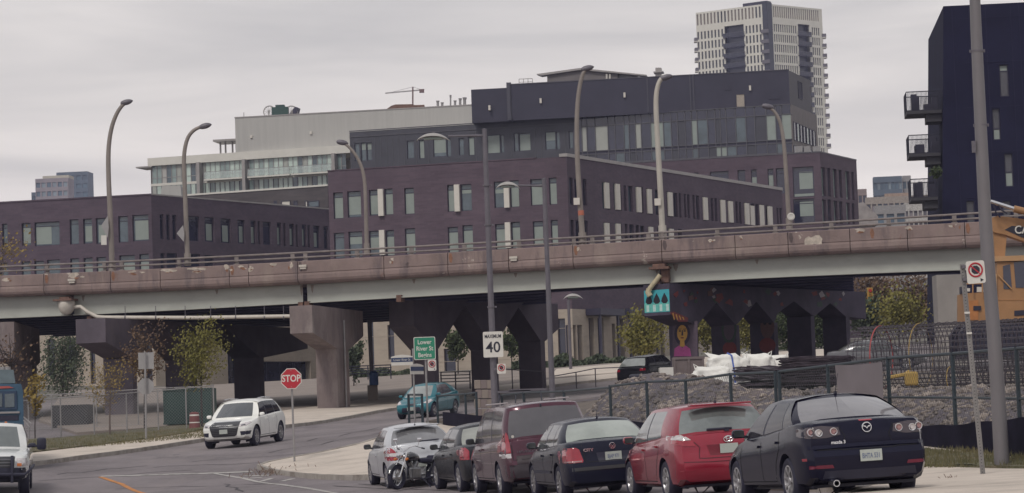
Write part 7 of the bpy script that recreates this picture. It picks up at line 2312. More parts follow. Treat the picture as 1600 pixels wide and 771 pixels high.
# ================================================================ pickup and blue truck at the left edge
SP = dict(L=5.9, W=2.03, H=1.95, wb=3.6, R=.40, tw=.26, ax=.15, zb=.46, paint=mat('white truck paint', (.66, .67, .66), .3, .05, 2.5, coat=1),
    top=[(-2.95, 1.28), (-.6, 1.28), (0, 1.26), (1.0, 1.27), (1.3, 1.25), (2.4, 1.19), (2.8, 1.12), (2.95, 1.02)],
    rear=[(.4, -2.9), (1.3, -2.95)], front=[(.4, 2.85), (.62, 2.95), (.9, 2.93), (1.1, 2.86), (1.2, 2.7)], crown=.05,
    roof=[(-.7, 1.9), (-.2, 1.94), (.4, 1.95), (.9, 1.90)],
    gh=dict(wsb=1.35, wst=.62, rgb=-1.0, rgt=-.85, yb=.90, yt=.74, side=[(1.0, .50, .05, .02), (-.02, -.05, -.75, -.68)], cf=.16, cr=.06),
    glass=mat('pickup windshield', (.16, .18, .18), .06, .2, .9, metal=.3, coat=1), spokes=8, spw=.06,
    seams=[[(1.1, .5), (1.1, 1.2)], [(.03, 1.24), (.03, .5)]], handles=[(.2, 1.1)])
SP['mirror'] = trim
px_ = P(-42, 700, 73)
t, decal, strip, cast = make_car('pickup_truck', 'white pickup truck with black grille guard cut off by the left edge of the picture', 'pickup', SP, (px_.x, px_.y+2.9), (.16, -1))
decal('grille', [(.62, 1.10), (-.62, 1.10), (-.60, .78), (.60, .78)], 'front', mat('grey grille', (.03, .03, .035)), .02)
for z in (.86, .94, 1.02): strip('grille_bar', [(-.56, z), (.56, z)], 'front', mat('grille bar', (.14, .14, .15)), .035, .035)
decal('bumper', [(.98, .74), (-.98, .74), (-.96, .46), (.96, .46)], 'front', trim, .07, thick=.1)
for sg in (1, -1):
    decal('headlight', [(sg*.66, 1.06), (sg*.95, 1.04), (sg*.96, .84), (sg*.67, .82)], 'front', lamp_clear, .02, step=.07)
    decal('indicator', [(sg*.68, .92), (sg*.80, .92), (sg*.80, .84), (sg*.68, .84)], 'front', mat('orange indicator', (.55, .16, .03), .2), .03, step=.06)
    mb = MB(); mb.bbox((.95, sg*1.30, 1.38), (.16, .26, .34), .06); mi = mb.build('towing_mirror', trim, t, smooth=True)
    mb = MB(); mb.tube([(.98, sg*.92, 1.32), (.98, sg*1.2, 1.32)], .03, 6); mb.build('arm', trim, mi)
    mb = MB(); mb.tube([(3.02, sg*.55, .40), (3.04, sg*.55, .95), (2.98, sg*.55, 1.12)], .045, 8); mb.build('grille_guard', trim, t, smooth=True)
mb = MB(); mb.tube([(3.03, -.9, .62), (3.03, .9, .62)], .05, 8); mb.tube([(3.03, .9, .62), (2.9, 1.06, .78), (2.6, 1.12, .86)], .035, 8); mb.build('grille_guard', trim, t, smooth=True)
decal('lower_body', [(.9, .80), (-.9, .80), (-.94, .50), (.94, .50)], 'front', trim, .03)
for y in (-.3, 0, .3): mb = MB(); mb.bbox((.25, y, 1.965), (.10, .07, .035), .012); mb.build('roof_light', mat('orange indicator', (.5, .2, .05)), t)
# blue truck
b = gpt(0, 715, 86)
t = thing('box_truck', 'tall blue truck with a windowed body behind the white pickup at the left edge', 'truck', b)
bluep = mat('faded blue truck paint', (.035, .085, .14), .5, .15, 1.2)
bluedk = mat('dark blue truck paint', (.022, .045, .09), .5, .15, 1.2)
YT = 85
def tpx(x, y, d=0): return P(x, y, YT)+Vector((0, d, 0))
mb = MB(); mb.prism([tpx(-80, 740), tpx(39, 740), tpx(36, 612), tpx(33, 600), tpx(-80, 600)], (-1.25, 6, 0)); mb.build('body', bluep, t, world=True)
mb = MB(); mb.prism([tpx(-80, 601), tpx(24, 599), tpx(21, 578), tpx(-80, 578)], (-.8, 4, 0)); mb.build('roof_box', mat('grey blue roof box', (.12, .16, .18), .6), t, world=True)
mb = MB(); mb.prism([tpx(-60, 642, -.04), tpx(27, 640, -.04), tpx(26, 611, -.04), tpx(-60, 613, -.04)], (0, .05, 0)); w = mb.build('window_frame', bluedk, t, world=True)
for x0, x1 in ((-55, -20), (-16, 4), (8, 23)):
    mb = MB(); mb.prism([tpx(x0, 637, -.06), tpx(x1, 636, -.06), tpx(x1, 615, -.06), tpx(x0, 616, -.06)], (0, .01, 0)); mb.build('pane', glass_teal, w, world=True)
mb = MB(); mb.prism([tpx(-60, 645, -.06), tpx(31, 643, -.06), tpx(31, 646, -.06), tpx(-60, 648, -.06)], (0, .05, 0)); mb.build('ledge', galv, t, world=True)
mb = MB(); mb.prism([tpx(-60, 659, -.02), tpx(29, 657, -.02), tpx(29, 649, -.02), tpx(-60, 651, -.02)], (0, .03, 0)); mb.build('louvre', trim, t, world=True)
mb = MB(); mb.prism([tpx(-30, 609, -.03), tpx(22, 606.5, -.03), tpx(14, 603.5, -.03), tpx(-30, 605, -.03)], (0, .02, 0)); mb.build('red_stripe', mat('faded red stripe', (.36, .08, .07), .6), t, world=True)
for x in (0, 7): mb = MB(); c = tpx(x, 573, .5); mb.tube([c, c+Vector((0, 0, -.3))], .1, 8); mb.build('beacon', galv, t, world=True)
for x, d in ((14, 1.1),):
    mb = MB(); c = tpx(x, 726, d); z = tz(c.x, c.y)+.45; mb.tube([(c.x-.15, c.y, z), (c.x+.15, c.y, z)], .45, 20); mb.build('wheel', rubber, t, world=True, smooth=True)
mb = MB(); mb.tube([tpx(37, 652, 0), tpx(52, 663, -.3)], .02, 5); mb.tube([tpx(37, 657, 0), tpx(49, 668, -.3)], .02, 5); mb.build('rod', galv, t, world=True)
# ================================================================ motorcycle
b = gpt(650, 762, 63.2)
ha = R(-128)
t = thing('motorcycle', 'dark chrome trimmed motorcycle parked between the silver hatchback and the graphite saloon', 'motorcycle', b, rotz=ha)
t.scale = (.88, .88, .88)
def mwheel(x, r):
    w = bpy.data.objects.new('wheel', None); w.location = (x, 0, r); link(w, t)
    mb = MB(); mb.lathe([(r-.11, -.05), (r-.03, -.065), (r, -.03), (r, .03), (r-.03, .065), (r-.11, .05), (r-.11, -.05)], 'y', 28); mb.build('tyre', rubber, w, smooth=True)
    mb = MB(); mb.ring((0, 0, 0), (0, 1, 0), r-.115, .016, 28, 5)
    for k in range(12):
        a = k*math.pi/6; mb.tube([(.04*math.cos(a), 0, .04*math.sin(a)), ((r-.115)*math.cos(a+.15), 0, (r-.115)*math.sin(a+.15))], .004, 4)
    mb.tube([(0, -.09, 0), (0, .09, 0)], .05, 12); mb.build('rim', chrome, w, smooth=True)
    mb = MB(); mb.lathe([(.13, .075), (.05, .078), (.05, .07), (.13, .07)], 'y', 18); mb.build('brake_disc', galv, w)
mwheel(.78, .33); mwheel(-.78, .32)
mb = MB()
for s in (-.1, .1): mb.tube([(.78, s, .33), (.60, s, .68), (.44, s, .98)], .026, 8)
mb.build('fork', chrome, t, smooth=True)
def arcpipe(cx, cz, r, a0, a1, w, n=10):
    mb = MB(); V = []
    for i in range(n+1):
        a = R(a0+(a1-a0)*i/n)
        for y, k in ((-w, -.02), (-w*.6, .01), (0, .02), (w*.6, .01), (w, -.02)): V.append((cx+(r+k)*math.cos(a), y, cz+(r+k)*math.sin(a)))
    mb.add(V, grid_faces(n+1, 5)); return mb
arcpipe(.78, .33, .37, 15, 150, .085).build('front_mudguard', mat('motorcycle black paint', (.02, .02, .028), .25, .1, 3, coat=1), t, smooth=True)
arcpipe(-.78, .32, .38, 20, 185, .10).build('rear_mudguard', mat('motorcycle black paint', (.02, .02, .028)), t, smooth=True)
mb = MB(); mb.lathe([(0, .12), (.06, .10), (.095, .03), (.10, -.03), (.07, -.10), (0, -.13)], 'x', 16, (.60, 0, .90)); mb.build('headlight', chrome, t, smooth=True)
mb = MB(); mb.lathe([(.0, .03), (.085, .02), (.09, 0)], 'x', 16, (.655, 0, .90)); mb.build('lens', lamp_clear, t, smooth=True)
mb = MB()
for s in (-1, 1): mb.tube([(.44, 0, 1.0), (.40, s*.15, 1.10), (.36, s*.32, 1.14), (.22, s*.42, 1.08)], .014, 7)
hb = mb.build('handlebar', chrome, t, smooth=True)
for s in (-1, 1):
    mb = MB(); mb.tube([(.22, s*.42, 1.08), (.12, s*.44, 1.06)], .02, 8); mb.build('grip', rubber, t)
    mb = MB(); mb.tube([(.30, s*.36, 1.12), (.30, s*.42, 1.28)], .008, 5); mb.bbox((.29, s*.42, 1.31), (.03, .13, .08), .012); mb.build('mirror', chrome, t, smooth=True)
    mb = MB(); mb.lathe([(0, .03), (.035, .02), (.04, -.03), (0, -.05)], 'x', 12, (.58, s*.2, .80)); mb.build('indicator', mat('orange indicator', (.5, .2, .05)), t, smooth=True)
mb = MB()
rings_ = [(.42, .06, .78), (.34, .13, .84), (.18, .16, .86), (0, .14, .83), (-.12, .07, .78)]
V = []
for x, r_, z in rings_:
    for k in range(12):
        a = 2*math.pi*k/12; V.append((x, r_*math.cos(a), z+r_*.8*math.sin(a)))
mb.add(V, [(i*12+k, i*12+(k+1) % 12, (i+1)*12+(k+1) % 12, (i+1)*12+k) for i in range(4) for k in range(12)]+[tuple(range(12)), tuple(48+k for k in range(12))[::-1]])
mb.build('fuel_tank', mat('motorcycle black paint', (.02, .02, .028)), t, smooth=True)
mb = MB(); mb.bbox((-.35, 0, .74), (.55, .30, .12), .05); mb.bbox((-.72, 0, .80), (.28, .22, .14), .05); mb.build('seat', black, t, smooth=True)
mb = MB(); mb.bbox((.1, 0, .42), (.42, .26, .32), .05)
for s in (-.35, .35): mb.tube([(.12, 0, .5), (.12+s*.45, 0, .72)], .085, 12)
mb.build('engine', mat('engine metal', (.22, .22, .23), .35, .2, 8, metal=.7), t)
mb = MB(); mb.tube([(.25, -.16, .55), (.34, -.2, .38), (.2, -.21, .27), (-.9, -.22, .28)], .035, 8); mb.tube([(-.2, -.22, .27), (-1.0, -.23, .30)], .05, 10); mb.build('exhaust_pipe', chrome, t, smooth=True)
mb = MB(); mb.tube([(.44, 0, .95), (.3, 0, .6), (.35, 0, .3), (-.3, 0, .25), (-.78, .13, .32)], .025, 7); mb.tube([(.44, 0, .93), (-.3, 0, .68), (-.8, .12, .62)], .022, 7); mb.build('frame', trim, t, smooth=True)
mb = MB(); mb.tube([(-.1, .12, .3), (-.2, .38, .0)], .015, 6); mb.build('side_stand', trim, t)
# ================================================================ site objects
cage_m = mat('rusty rebar', (.06, .046, .06), .8, .3, 3, metal=.2)
cage_l = mat('grey rebar', (.11, .10, .115), .7, .25, 3, metal=.2)
yel = mat('yellow strap', (.38, .25, .07), .7, .1, 4)
redm = mat('red painted hoop', (.34, .06, .06), .6, .1, 4)
def cage(name, label, c, ang, length, r, hoopn, barn, hm, bm2, rr_=.010, red=None, straps=()):
    t = thing(name, label, 'rebar cage', c, rotz=ang)
    mb = MB(); mb.ring((0, 0, 0), (1, 0, 0), r, rr_, 40, 4); hp = mb.mesh('hoop'); hp.materials.append(hm)
    hr = hp.copy(); hr.materials.clear(); hr.materials.append(redm)
    rg = random.Random(4)
    for i in range(hoopn):
        o = bpy.data.objects.new('hoop', hr if red is not None and i in red else hp)
        o.location = (length*i/(hoopn-1), rg.uniform(-.01, .01), r+rg.uniform(-.012, .012)); o.rotation_euler = (0, R(rg.uniform(-1.5, 1.5)), R(rg.uniform(-1.5, 1.5)))
        if red is not None and i in red: o.scale = (1.8, 1, 1)
        link(o, t)
    mb = MB(); mb.tube([(0, 0, 0), (length, 0, 0)], rr_*1.2, 5); bp = mb.mesh('bar'); bp.materials.append(bm2)
    for k in range(barn):
        a = 2*math.pi*k/barn; o = bpy.data.objects.new('bar', bp); o.location = (rg.uniform(-.15, .1), (r-.02)*math.cos(a), r+(r-.02)*math.sin(a)); link(o, t)
    for x in straps:
        mb = MB(); mb.ring((x, 0, r), (1, 0, 0), r+.012, .012, 30, 4); mb.build('strap', yel, t)
    return t
cz = P(1345, 562, 80)
base = Vector((cz.x, cz.y, P(1345, 609, 80).z))
tc_ = cage('rebar_cage', 'big round steel reinforcement cage lying on the ground at the right', base, R(-30), 12.5, .93, 96, 30, cage_m, cage_l, .011, red=(5,), straps=(1.9, 7.2))
b2 = P(1462, 612, 69)
cage('rebar_cage', 'small steel reinforcement cage in front of the big one at the right', b2, R(-26), 7.5, .30, 52, 12, cage_m, cage_m, .010, straps=(.4,))
b3 = P(1500, 583, 72); cage('rebar_cage', 'narrow red brown cage between the big cage and the small one', b3, R(-26), 6, .26, 40, 10, cage_m, cage_m, .010)
mb = MB(); a = P(1424, 592, 70); mb.bbox(a+Vector((0, 0, 0)), (.34, .25, .36), .05); tag(mb.build('yellow_block', yel), 'small yellow block leaning between the steel cages', 'block')
mb = MB(); mb.tube([P(1390, 590, 71), P(1412, 586, 71)], .05, 6); mb.tube([P(1412, 586, 71), P(1421, 580, 71)], .04, 6); tag(mb.build('yellow_pipe', yel), 'yellow pipe lying left of the small steel cage', 'pipe')
# coils and bundles of bars
rg = random.Random(9)
def bundle(label, x0, x1, y, Y, n, h, ang):
    a, c = P(x0, y, Y), P(x1, y, Y); L_ = (c-a).length
    t = thing('rebar_bundle', label, 'rebar bundle', a, rotz=ang)
    for k in range(n):
        z = rg.uniform(0, h); yo = rg.uniform(-.4, .4); dx = rg.uniform(-.35, .25); dz = rg.uniform(-.04, .06)
        mb = MB(); n_ = 5
        mb.tube([(dx+L_*i/n_, yo+.05*math.sin(i*1.7+k), z+dz*math.sin(i+k)) for i in range(n_+1)], rg.uniform(.014, .03), 5); mb.build('bar', cage_m if k % 3 else cage_l, t)
bundle('dark stack of steel bars left of the big coil, in front of the white bags', 1165, 1232, 611, 74, 110, .62, R(-8))
bundle('low dark stack of steel bars between the bags and the coil', 1235, 1318, 613, 75, 90, .35, R(-12))
c = P(1275, 590, 73); t = thing('rebar_coil', 'wide dark coil of steel bar left of the big cage', 'rebar coil', Vector((c.x, c.y, c.z-.25)))
for k in range(30):
    mb = MB(); r_ = rg.uniform(.85, 1.08); cz_ = .04+.026*k
    mb.tube([(r_*math.cos(a*math.pi/12)+.04*math.sin(k), r_*math.sin(a*math.pi/12), cz_+rg.uniform(-.012, .012)) for a in range(25)], .014, 5, cap=False)
    mb.build('coil_turn', cage_m, t)
# white bulk bags
bagm = mat('white woven bag', (.76, .75, .71), .85, .10, 3, .3, bscale=7)
def bag(label, px, py, Y, w, d, h, seed, strap=False, flap=False):
    b = P(px, py, Y); t = thing('bulk_bag', label, 'bulk bag', b)
    bm = bmesh.new(); bmesh.ops.create_icosphere(bm, subdivisions=4, radius=1)
    for v in bm.verts:
        p = v.co.copy(); q = Vector([abs(c)**.55*(1 if c > 0 else -1) for c in p])
        f = 1+.20*noise_.noise(p*1.6+Vector((seed, 0, 0)))+.11*noise_.noise(p*4+Vector((0, seed, 0)))+.03*noise_.noise(p*9)
        v.co = Vector((q.x*w/2*f, q.y*d/2*f, max(0, (q.z*.5*f+.5))*h))
    me = bpy.data.meshes.new('sack'); bm.to_mesh(me); bm.free(); me.materials.append(bagm)
    me.polygons.foreach_set('use_smooth', [True]*len(me.polygons))
    o = bpy.data.objects.new('sack', me); link(o, t)
    if strap:
        mb = MB(); pth = [(w*.12, -d*.57, h*.02), (w*.10, -d*.60, h*.5), (w*.06, -d*.50, h*.98), (w*.0, 0, h*1.07)]
        mb.tube(pth, .035, 4); mb.build('strap', mat('blue strap', (.05, .10, .38), .6), t)
    if flap:
        mb = MB(); mb.prism([(-w*.55, -.1, h*1.12), (-w*.30, -.2, h*.80), (w*.1, -.2, h*.9), (-.1*w, -.1, h*.98), (-w*.3, 0, h*1.05)], (0, .06, 0)); mb.build('flap', bagm, t)
    for s in (-1, 1):
        mb = MB(); mb.tube([(s*w*.42, 0, h*.9), (s*w*.46, .02, h*1.12), (s*w*.34, .03, h*1.0)], .02, 5); mb.build('loop', bagm, t)
bag('large white bulk bag with a blue strap on the gravel, centre of the group', 1139, 606, 84, 1.35, 1.1, 1.0, 1, strap=True, flap=True)
bag('white bulk bag lower left in front of the strapped one', 1113, 612, 81, 1.15, .9, .75, 5)
bag('flat white bulk bag right of the strapped one, behind the steel bars', 1184, 590, 86, 1.05, .9, .74, 8)
bag('white bulk bag farthest right of the group', 1212, 588, 87, .95, .9, .66, 12)
bag('small white bag half sunk in the gravel in front of the others', 1150, 622, 78, 1.2, .7, .42, 15)
# grey crate and pale box
cratem = mat('grey brown crate board', (.155, .125, .125), .8, .12, 2, .1)
def crate(name, label, x0, x1, y0, y1, Y, m, rib=True, dep=.9):
    a, c = P(x0, y1, Y), P(x1, y0, Y); t = thing(name, label, name.replace('_', ' '), Vector(((a.x+c.x)/2, Y, a.z)))
    w, h = c.x-a.x, c.z-a.z
    mb = MB(); mb.cbox((0, dep/2, h/2), (w, dep, h)); mb.build('box_body', m, t)
    if rib:
        for z in (.04, h-.04): mb = MB(); mb.cbox((0, -.02, z), (w+.04, .04, .08)); mb.build('edge_board', m, t)
        for x in (-w/2+.04, 0, w/2-.04): mb = MB(); mb.cbox((x, -.018, h/2), (.07, .035, h-.165)); mb.build('edge_board', m, t)
crate('crate', 'grey brown crate standing in front of the painted woman mural', 1053, 1100, 557, 588, 88, cratem)
crate('box', 'small white box beside the grey brown crate', 1032, 1052, 574, 594, 86, sign_white, False)
b = gpt(1010, 610, 112); mb = MB(); a = P(998, 600, 112)
mb = MB(); c = P(1011, 596, 100); mb.bbox(c, (1.3, .5, .55), .06); tag(mb.build('barrier', trim), 'dark low barrier left of the small white box', 'barrier')
# ================================================================ excavator
YE = 98
orange = mat('excavator orange yellow', (.34, .18, .08), .5, .12, 1.2)
orange_l = mat('light excavator orange', (.44, .26, .13), .5, .08, 1.2)
eb = P(1580, 505, YE); t = thing('excavator', 'orange yellow excavator at the right edge behind the big grey pole', 'excavator', Vector((eb.x, eb.y, tz(eb.x, eb.y))))
def ex(name, pix, d0, dd, m, par=None):
    mb = MB(); mb.prism([P(x, y, YE)+Vector((0, d0, 0)) for x, y in pix], (0, dd, 0)); return mb.build(name, m, par or t, world=True)
ex('boom', [(1549, 352), (1551, 340), (1562, 336), (1600, 341), (1690, 352), (1690, 392), (1600, 375), (1575, 366), (1556, 362)], .4, .6, orange)
ex('stick', [(1556, 362), (1577, 366), (1574, 402), (1559, 402)], .5, .4, orange)
bp = ex('boom_panel', [(1573, 358), (1584, 352), (1640, 356), (1640, 377), (1600, 370)], .38, .02, sign_black)
S_ = SignPlane(1601, 359.5, YE+.34); S_.text('word', 'CAT', 0, 0, .42, sign_white, bp, .006, xs=.9, bold=.006)
mb = MB(); mb.tube([P(1548, 315, YE), P(1586, 327, YE)], .07, 10); mb.build('cylinder_rod', chrome, t, world=True, smooth=True)
mb = MB(); mb.tube([P(1584, 326.5, YE), P(1680, 350, YE)], .13, 12); mb.build('hydraulic_cylinder', orange, t, world=True, smooth=True)
mb = MB(); mb.tube([P(1552, 318, YE), P(1556, 332, YE), P(1563, 340, YE)], .03, 6); mb.tube([P(1558, 318, YE), P(1564, 328, YE), P(1574, 334, YE)], .03, 6); mb.build('hose', trim, t, world=True)
ex('cab_roof', [(1554, 409), (1554, 401), (1700, 396), (1700, 405)], -.1, 1.9, orange_l)
ex('cab', [(1558, 470), (1558, 410), (1700, 406), (1700, 470)], 0, 1.7, orange)
for pix in ([(1568, 452), (1567, 416), (1578, 413), (1581, 452)], [(1587, 450), (1584, 410), (1610, 408), (1612, 450)], [(1617, 450), (1615, 408), (1690, 405), (1690, 450)]): ex('cab_window', pix, -.02, .015, glass_dark)
mb = MB(); mb.tube([P(1559, 430, YE)-Vector((0, .08, 0)), P(1580, 452, YE)-Vector((0, .08, 0))], .025, 6); mb.tube([P(1556, 470, YE)-Vector((0, .1, 0)), P(1556, 428, YE)-Vector((0, .1, 0))], .025, 6); mb.build('grab_rail', orange_l, t, world=True)
ex('engine_housing', [(1508, 502), (1508, 458), (1556, 456), (1556, 502)], .2, 1.6, orange)
ex('side_panel', [(1515, 500), (1515, 470), (1530, 469), (1530, 500)], .17, .02, mat('dull orange panel', (.40, .16, .05), .6))
ex('housing_step', [(1556, 502), (1556, 471), (1700, 470), (1700, 502)], -.1, 1.9, orange)
ex('vent', [(1584, 494), (1584, 486), (1600, 485), (1600, 493)], -.13, .02, trim)
ex('vent', [(1522, 485), (1522, 478), (1534, 478), (1534, 485)], .14, .02, trim)
mb = MB(); 
for x in (1505, 1520, 1535): mb.tube([P(x, 458, YE), P(x, 444, YE)], .03, 5)
mb.tube([P(1502, 444, YE), P(1540, 443, YE)], .03, 5); mb.build('rail', orange, t, world=True)
ex('tool_box', [(1506, 458), (1506, 447), (1518, 447), (1518, 458)], .5, .5, trim); ex('lamp', [(1512, 455), (1512, 450), (1518, 450), (1518, 455)], .3, .1, sign_white); ex('lamp', [(1529, 456), (1529, 448), (1540, 448), (1540, 456)], .3, .1, sign_white)
ex('track', [(1500, 560), (1500, 520), (1510, 505), (1720, 505), (1720, 560)], -.2, .6, trim); ex('track', [(1500, 560), (1500, 520), (1510, 505), (1720, 505), (1720, 560)], 1.9, .6, trim)
# pale concrete column at the right under the bridge
mb = MB(); a, c = P(1463, 430, 119), P(1508, 430, 119); gzz = tz(a.x, a.y)-.3
mb.add([(a.x, a.y, gzz), (c.x, c.y, gzz), (c.x, c.y+1.3, gzz), (a.x, a.y+1.3, gzz), (a.x, a.y, a.z), (c.x, c.y, a.z), (c.x, c.y+1.3, a.z), (a.x, a.y+1.3, a.z)], [(3, 2, 1, 0), (4, 5, 6, 7), (0, 1, 5, 4), (1, 2, 6, 5), (2, 3, 7, 6), (3, 0, 4, 7)])
tag(mb.build('bridge_column', mat('pale grey concrete', (.27, .25, .235), .9, .10, .8, .1, world=True)), 'pale grey concrete column under the right end of the bridge, left of the excavator', 'column')
# ================================================================ vegetation
def leafmat(n, c, c2): 
    m = mat(n, c, .75, 0, 1.1, 0, c2=c2, world=True, thr=(.3, .7), spec=.2); return m
L_dark = leafmat('dark evergreen leaves', (.045, .06, .045), (.13, .155, .095))
L_mid = leafmat('mid green leaves', (.035, .05, .022), (.085, .105, .05))
L_yel = leafmat('yellow green leaves', (.12, .12, .035), (.26, .23, .07))
L_gold = leafmat('golden autumn leaves', (.20, .14, .04), (.36, .27, .09))
L_red = leafmat('reddish brown leaves', (.09, .055, .045), (.22, .15, .09))
bark = mat('dark bark', (.045, .036, .035), .9, .2, 4)
bark_l = mat('pale bark', (.14, .11, .10), .9, .2, 4)
def tree(label, px, pyb, Y, top, x0, x1, ylow, lm, dens=900, ls=.09, seed=1, tr=.07, bm=None, cat='tree', name='tree', col_=False, clump=.5, twigs=26, groundz=True, fill=1.0):
    rg = random.Random(seed)
    b = P(px, pyb, Y)
    if groundz: b.z = tz(b.x, b.y)+.05
    tp_ = P((x0+x1)/2, top, Y); H_ = tp_.z-b.z
    zl = P(px, ylow, Y).z-b.z
    w = (P(x1, ylow, Y)-P(x0, ylow, Y)).length/2; cx = P((x0+x1)/2, ylow, Y).x-b.x
    t = thing(name, label, cat, b)
    mb = MB(); mb.tube([(0, 0, -.2), (cx*.2, 0, zl*.6), (cx*.6+.04, .03, zl+(H_-zl)*.4), (cx, 0, H_*.97)], [tr, tr*.8, tr*.5, tr*.1], 8)
    tips = []
    for k in range(twigs):
        f = rg.uniform(.0, .8)
        s0 = Vector((cx*(.4+.6*f), 0, zl+(H_-zl)*f*.85))
        a = rg.uniform(0, 2*math.pi); 
        rad = w*rg.uniform(.45, 1.0)*math.sin(math.pi*min(.97, .22+.72*f))**.6
        e = s0+Vector((math.cos(a)*rad, math.sin(a)*rad*.8, (H_-zl)*rg.uniform(.10, .34)))
        e.z = min(e.z, H_)
        m = (s0+e)/2+Vector((0, 0, -.04*H_))
        mb.tube([s0, m, e], [tr*.32, tr*.2, tr*.06], 5)
        tips += [(e, 1.0), (s0.lerp(e, .65), .9), (m, .6)]
        for q in range(2):
            e2 = e+Vector((rg.uniform(-1, 1), rg.uniform(-1, 1), rg.uniform(.1, 1)))*w*.28
            mb.tube([m.lerp(e, .5), e2], tr*.07, 4); tips.append((e2, .9))
    mb.build('trunk', bm or bark, t, smooth=True)
    if dens:
        lb = MB(); V = []; F_ = []
        for k in range(dens):
            c, q = rg.choice(tips)
            p = c+Vector((rg.gauss(0, 1), rg.gauss(0, 1), rg.gauss(0, .9)))*w*clump*.42
            if fill < 1 and noise_.noise(p*2.2/w+Vector((seed*7, 0, 0))) > fill-.5: continue
            s = ls*rg.uniform(.6, 1.4)
            ax = Vector((rg.uniform(-1, 1), rg.uniform(-1, 1), rg.uniform(-.6, 1))).normalized(); u = ax.orthogonal().normalized()*s; v = ax.cross(u).normalized()*s*.6
            n = len(V); V += [p-u, p+v, p+u, p-v]; F_.append((n, n+1, n+2, n+3))
        lb.add(V, F_); tag(lb.build('crown', lm, t, fix=False), kind='stuff')
    return t
tree('dark green dense young tree in front of the limestone wall at the left', 98, 625, 205, 512, 64, 136, 618, L_dark, 4200, .10, 2, .10, clump=.7, twigs=34)
tree('thin straw coloured young tree just behind the left verge fence', 172, 690, 113.6, 565, 138, 206, 640, L_gold, 800, .042, 3, .045, bm=bark_l, clump=.5, twigs=30)
tree('sparse reddish young tree behind the backs of the two signs', 226, 672, 118, 512, 196, 262, 600, L_red, 1500, .055, 4, .05, clump=.5, twigs=26)
tree('yellow green young tree left of the white vehicle', 316, 676, 116.5, 510, 276, 352, 605, L_yel, 3200, .055, 5, .055, bm=bark, clump=.55, twigs=34)
tree('bare reddish tree behind the blue truck', 20, 690, 120, 515, -25, 58, 620, L_red, 260, .07, 6, .07, clump=.4, twigs=44)
tree('small golden bush beside the right side of the blue truck', 55, 695, 111, 585, 38, 72, 650, L_gold, 420, .07, 7, .03, clump=.6, twigs=14)
tree('dark slim tree right of the lit pier', 553, 612, 185, 528, 541, 567, 600, L_dark, 1100, .15, 8, .06, clump=.6, twigs=18)
tree('leafy tree seen through the middle arch under the bridge', 716, 590, 200, 512, 700, 733, 560, L_mid, 1100, .14, 9, .06, clump=.6, twigs=20)
tree('small tree seen through the second arch beside the tall grey lamp', 800, 590, 205, 516, 785, 816, 560, L_mid, 800, .14, 10, .06, clump=.55, twigs=16)
tree('yellow green tree in front of the limestone doorways, left of the mural pier', 1003, 588, 172, 484, 982, 1042, 560, L_yel, 3600, .095, 12, .07, clump=.6, twigs=26)
for i, (x, y0, lab, lm) in enumerate(((1106, 486, 'golden tree seen through the first arch of the mural pier', L_yel), (1168, 484, 'green tree seen through the second arch of the mural pier', L_yel), (1232, 478, 'leafy tree seen through the third arch of the mural pier', L_mid), (1284, 482, 'leafy tree seen through the fourth arch of the mural pier', L_mid))):
    tree(lab, x, 575, 205, y0-8, x-26, x+26, 545, lm, 3600, .11, 20+i, .08, clump=.75, twigs=26)
tree('brown leaved tree beyond the traffic light under the right end of the bridge', 1368, 560, 230, 425, 1338, 1404, 520, L_red, 3000, .14, 30, .1, clump=.8, twigs=36)
tree('brown leaved tree next to the pale concrete column under the bridge', 1432, 560, 235, 420, 1400, 1470, 520, L_red, 2600, .14, 31, .1, clump=.8, twigs=36)
tree('bright yellow green bush beyond the steel cage', 1405, 545, 180, 464, 1372, 1442, 515, L_yel, 2400, .11, 32, .06, clump=.8, twigs=30, cat='bush')
tree('dark bush under the left end of the yellow green one', 1352, 545, 185, 474, 1330, 1378, 515, L_dark, 1600, .15, 33, .05, clump=.8, twigs=20, cat='bush')
tree('pale dry branches poking over the left end of the bridge railing', 5, 452, 160, 372, -45, 52, 425, L_gold, 240, .10, 34, .06, bm=bark_l, clump=.4, twigs=36, groundz=False)
tree('leafy balcony plant on the corner of the black building', 1463, 279, 176, 262, 1455, 1469, 276, L_mid, 260, .12, 35, .02, clump=.7, twigs=10, groundz=False, cat='plant', name='balcony_plant')
def bushrow(label, x0, x1, ytop, ybot, Y, lm, n, seed, ls=.13):
    rg = random.Random(seed); a, c = P(x0, ybot, Y), P(x1, ybot, Y); h = P(x0, ytop, Y).z-a.z
    t = thing('hedge', label, 'hedge', a)
    V = []; F_ = []
    for k in range(n):
        f = rg.random(); hh = h*(.55+.45*abs(noise_.noise(Vector((f*(c.x-a.x)*.8, seed, 0)))+.5))
        p = Vector(((c.x-a.x)*f, rg.gauss(0, .5), hh*rg.random()**.8+(c.z-a.z)*f))
        s = ls*rg.uniform(.5, 1.4); ax = Vector((rg.uniform(-1, 1), rg.uniform(-1, 1), rg.uniform(-.4, 1))).normalized(); u = ax.orthogonal().normalized()*s; v = ax.cross(u).normalized()*s*.6
        q = len(V); V += [p-u, p+v, p+u, p-v]; F_.append((q, q+1, q+2, q+3))
    mb = MB(); mb.add(V, F_); tag(mb.build('foliage', lm, t, fix=False), kind='stuff')
bushrow('dark green hedge in front of the limestone doorways', 866, 985, 553, 582, 190, L_dark, 5200, 1)
bushrow('low shrubs below the limestone wall right of the lit pier', 560, 645, 574, 592, 215, L_dark, 1500, 2)
bushrow('low shrubs behind the dark pier columns', 800, 872, 560, 586, 205, L_dark, 2200, 3)
bushrow('dark shrubs behind the white saloon at the right', 1180, 1340, 535, 556, 215, L_mid, 3200, 4)
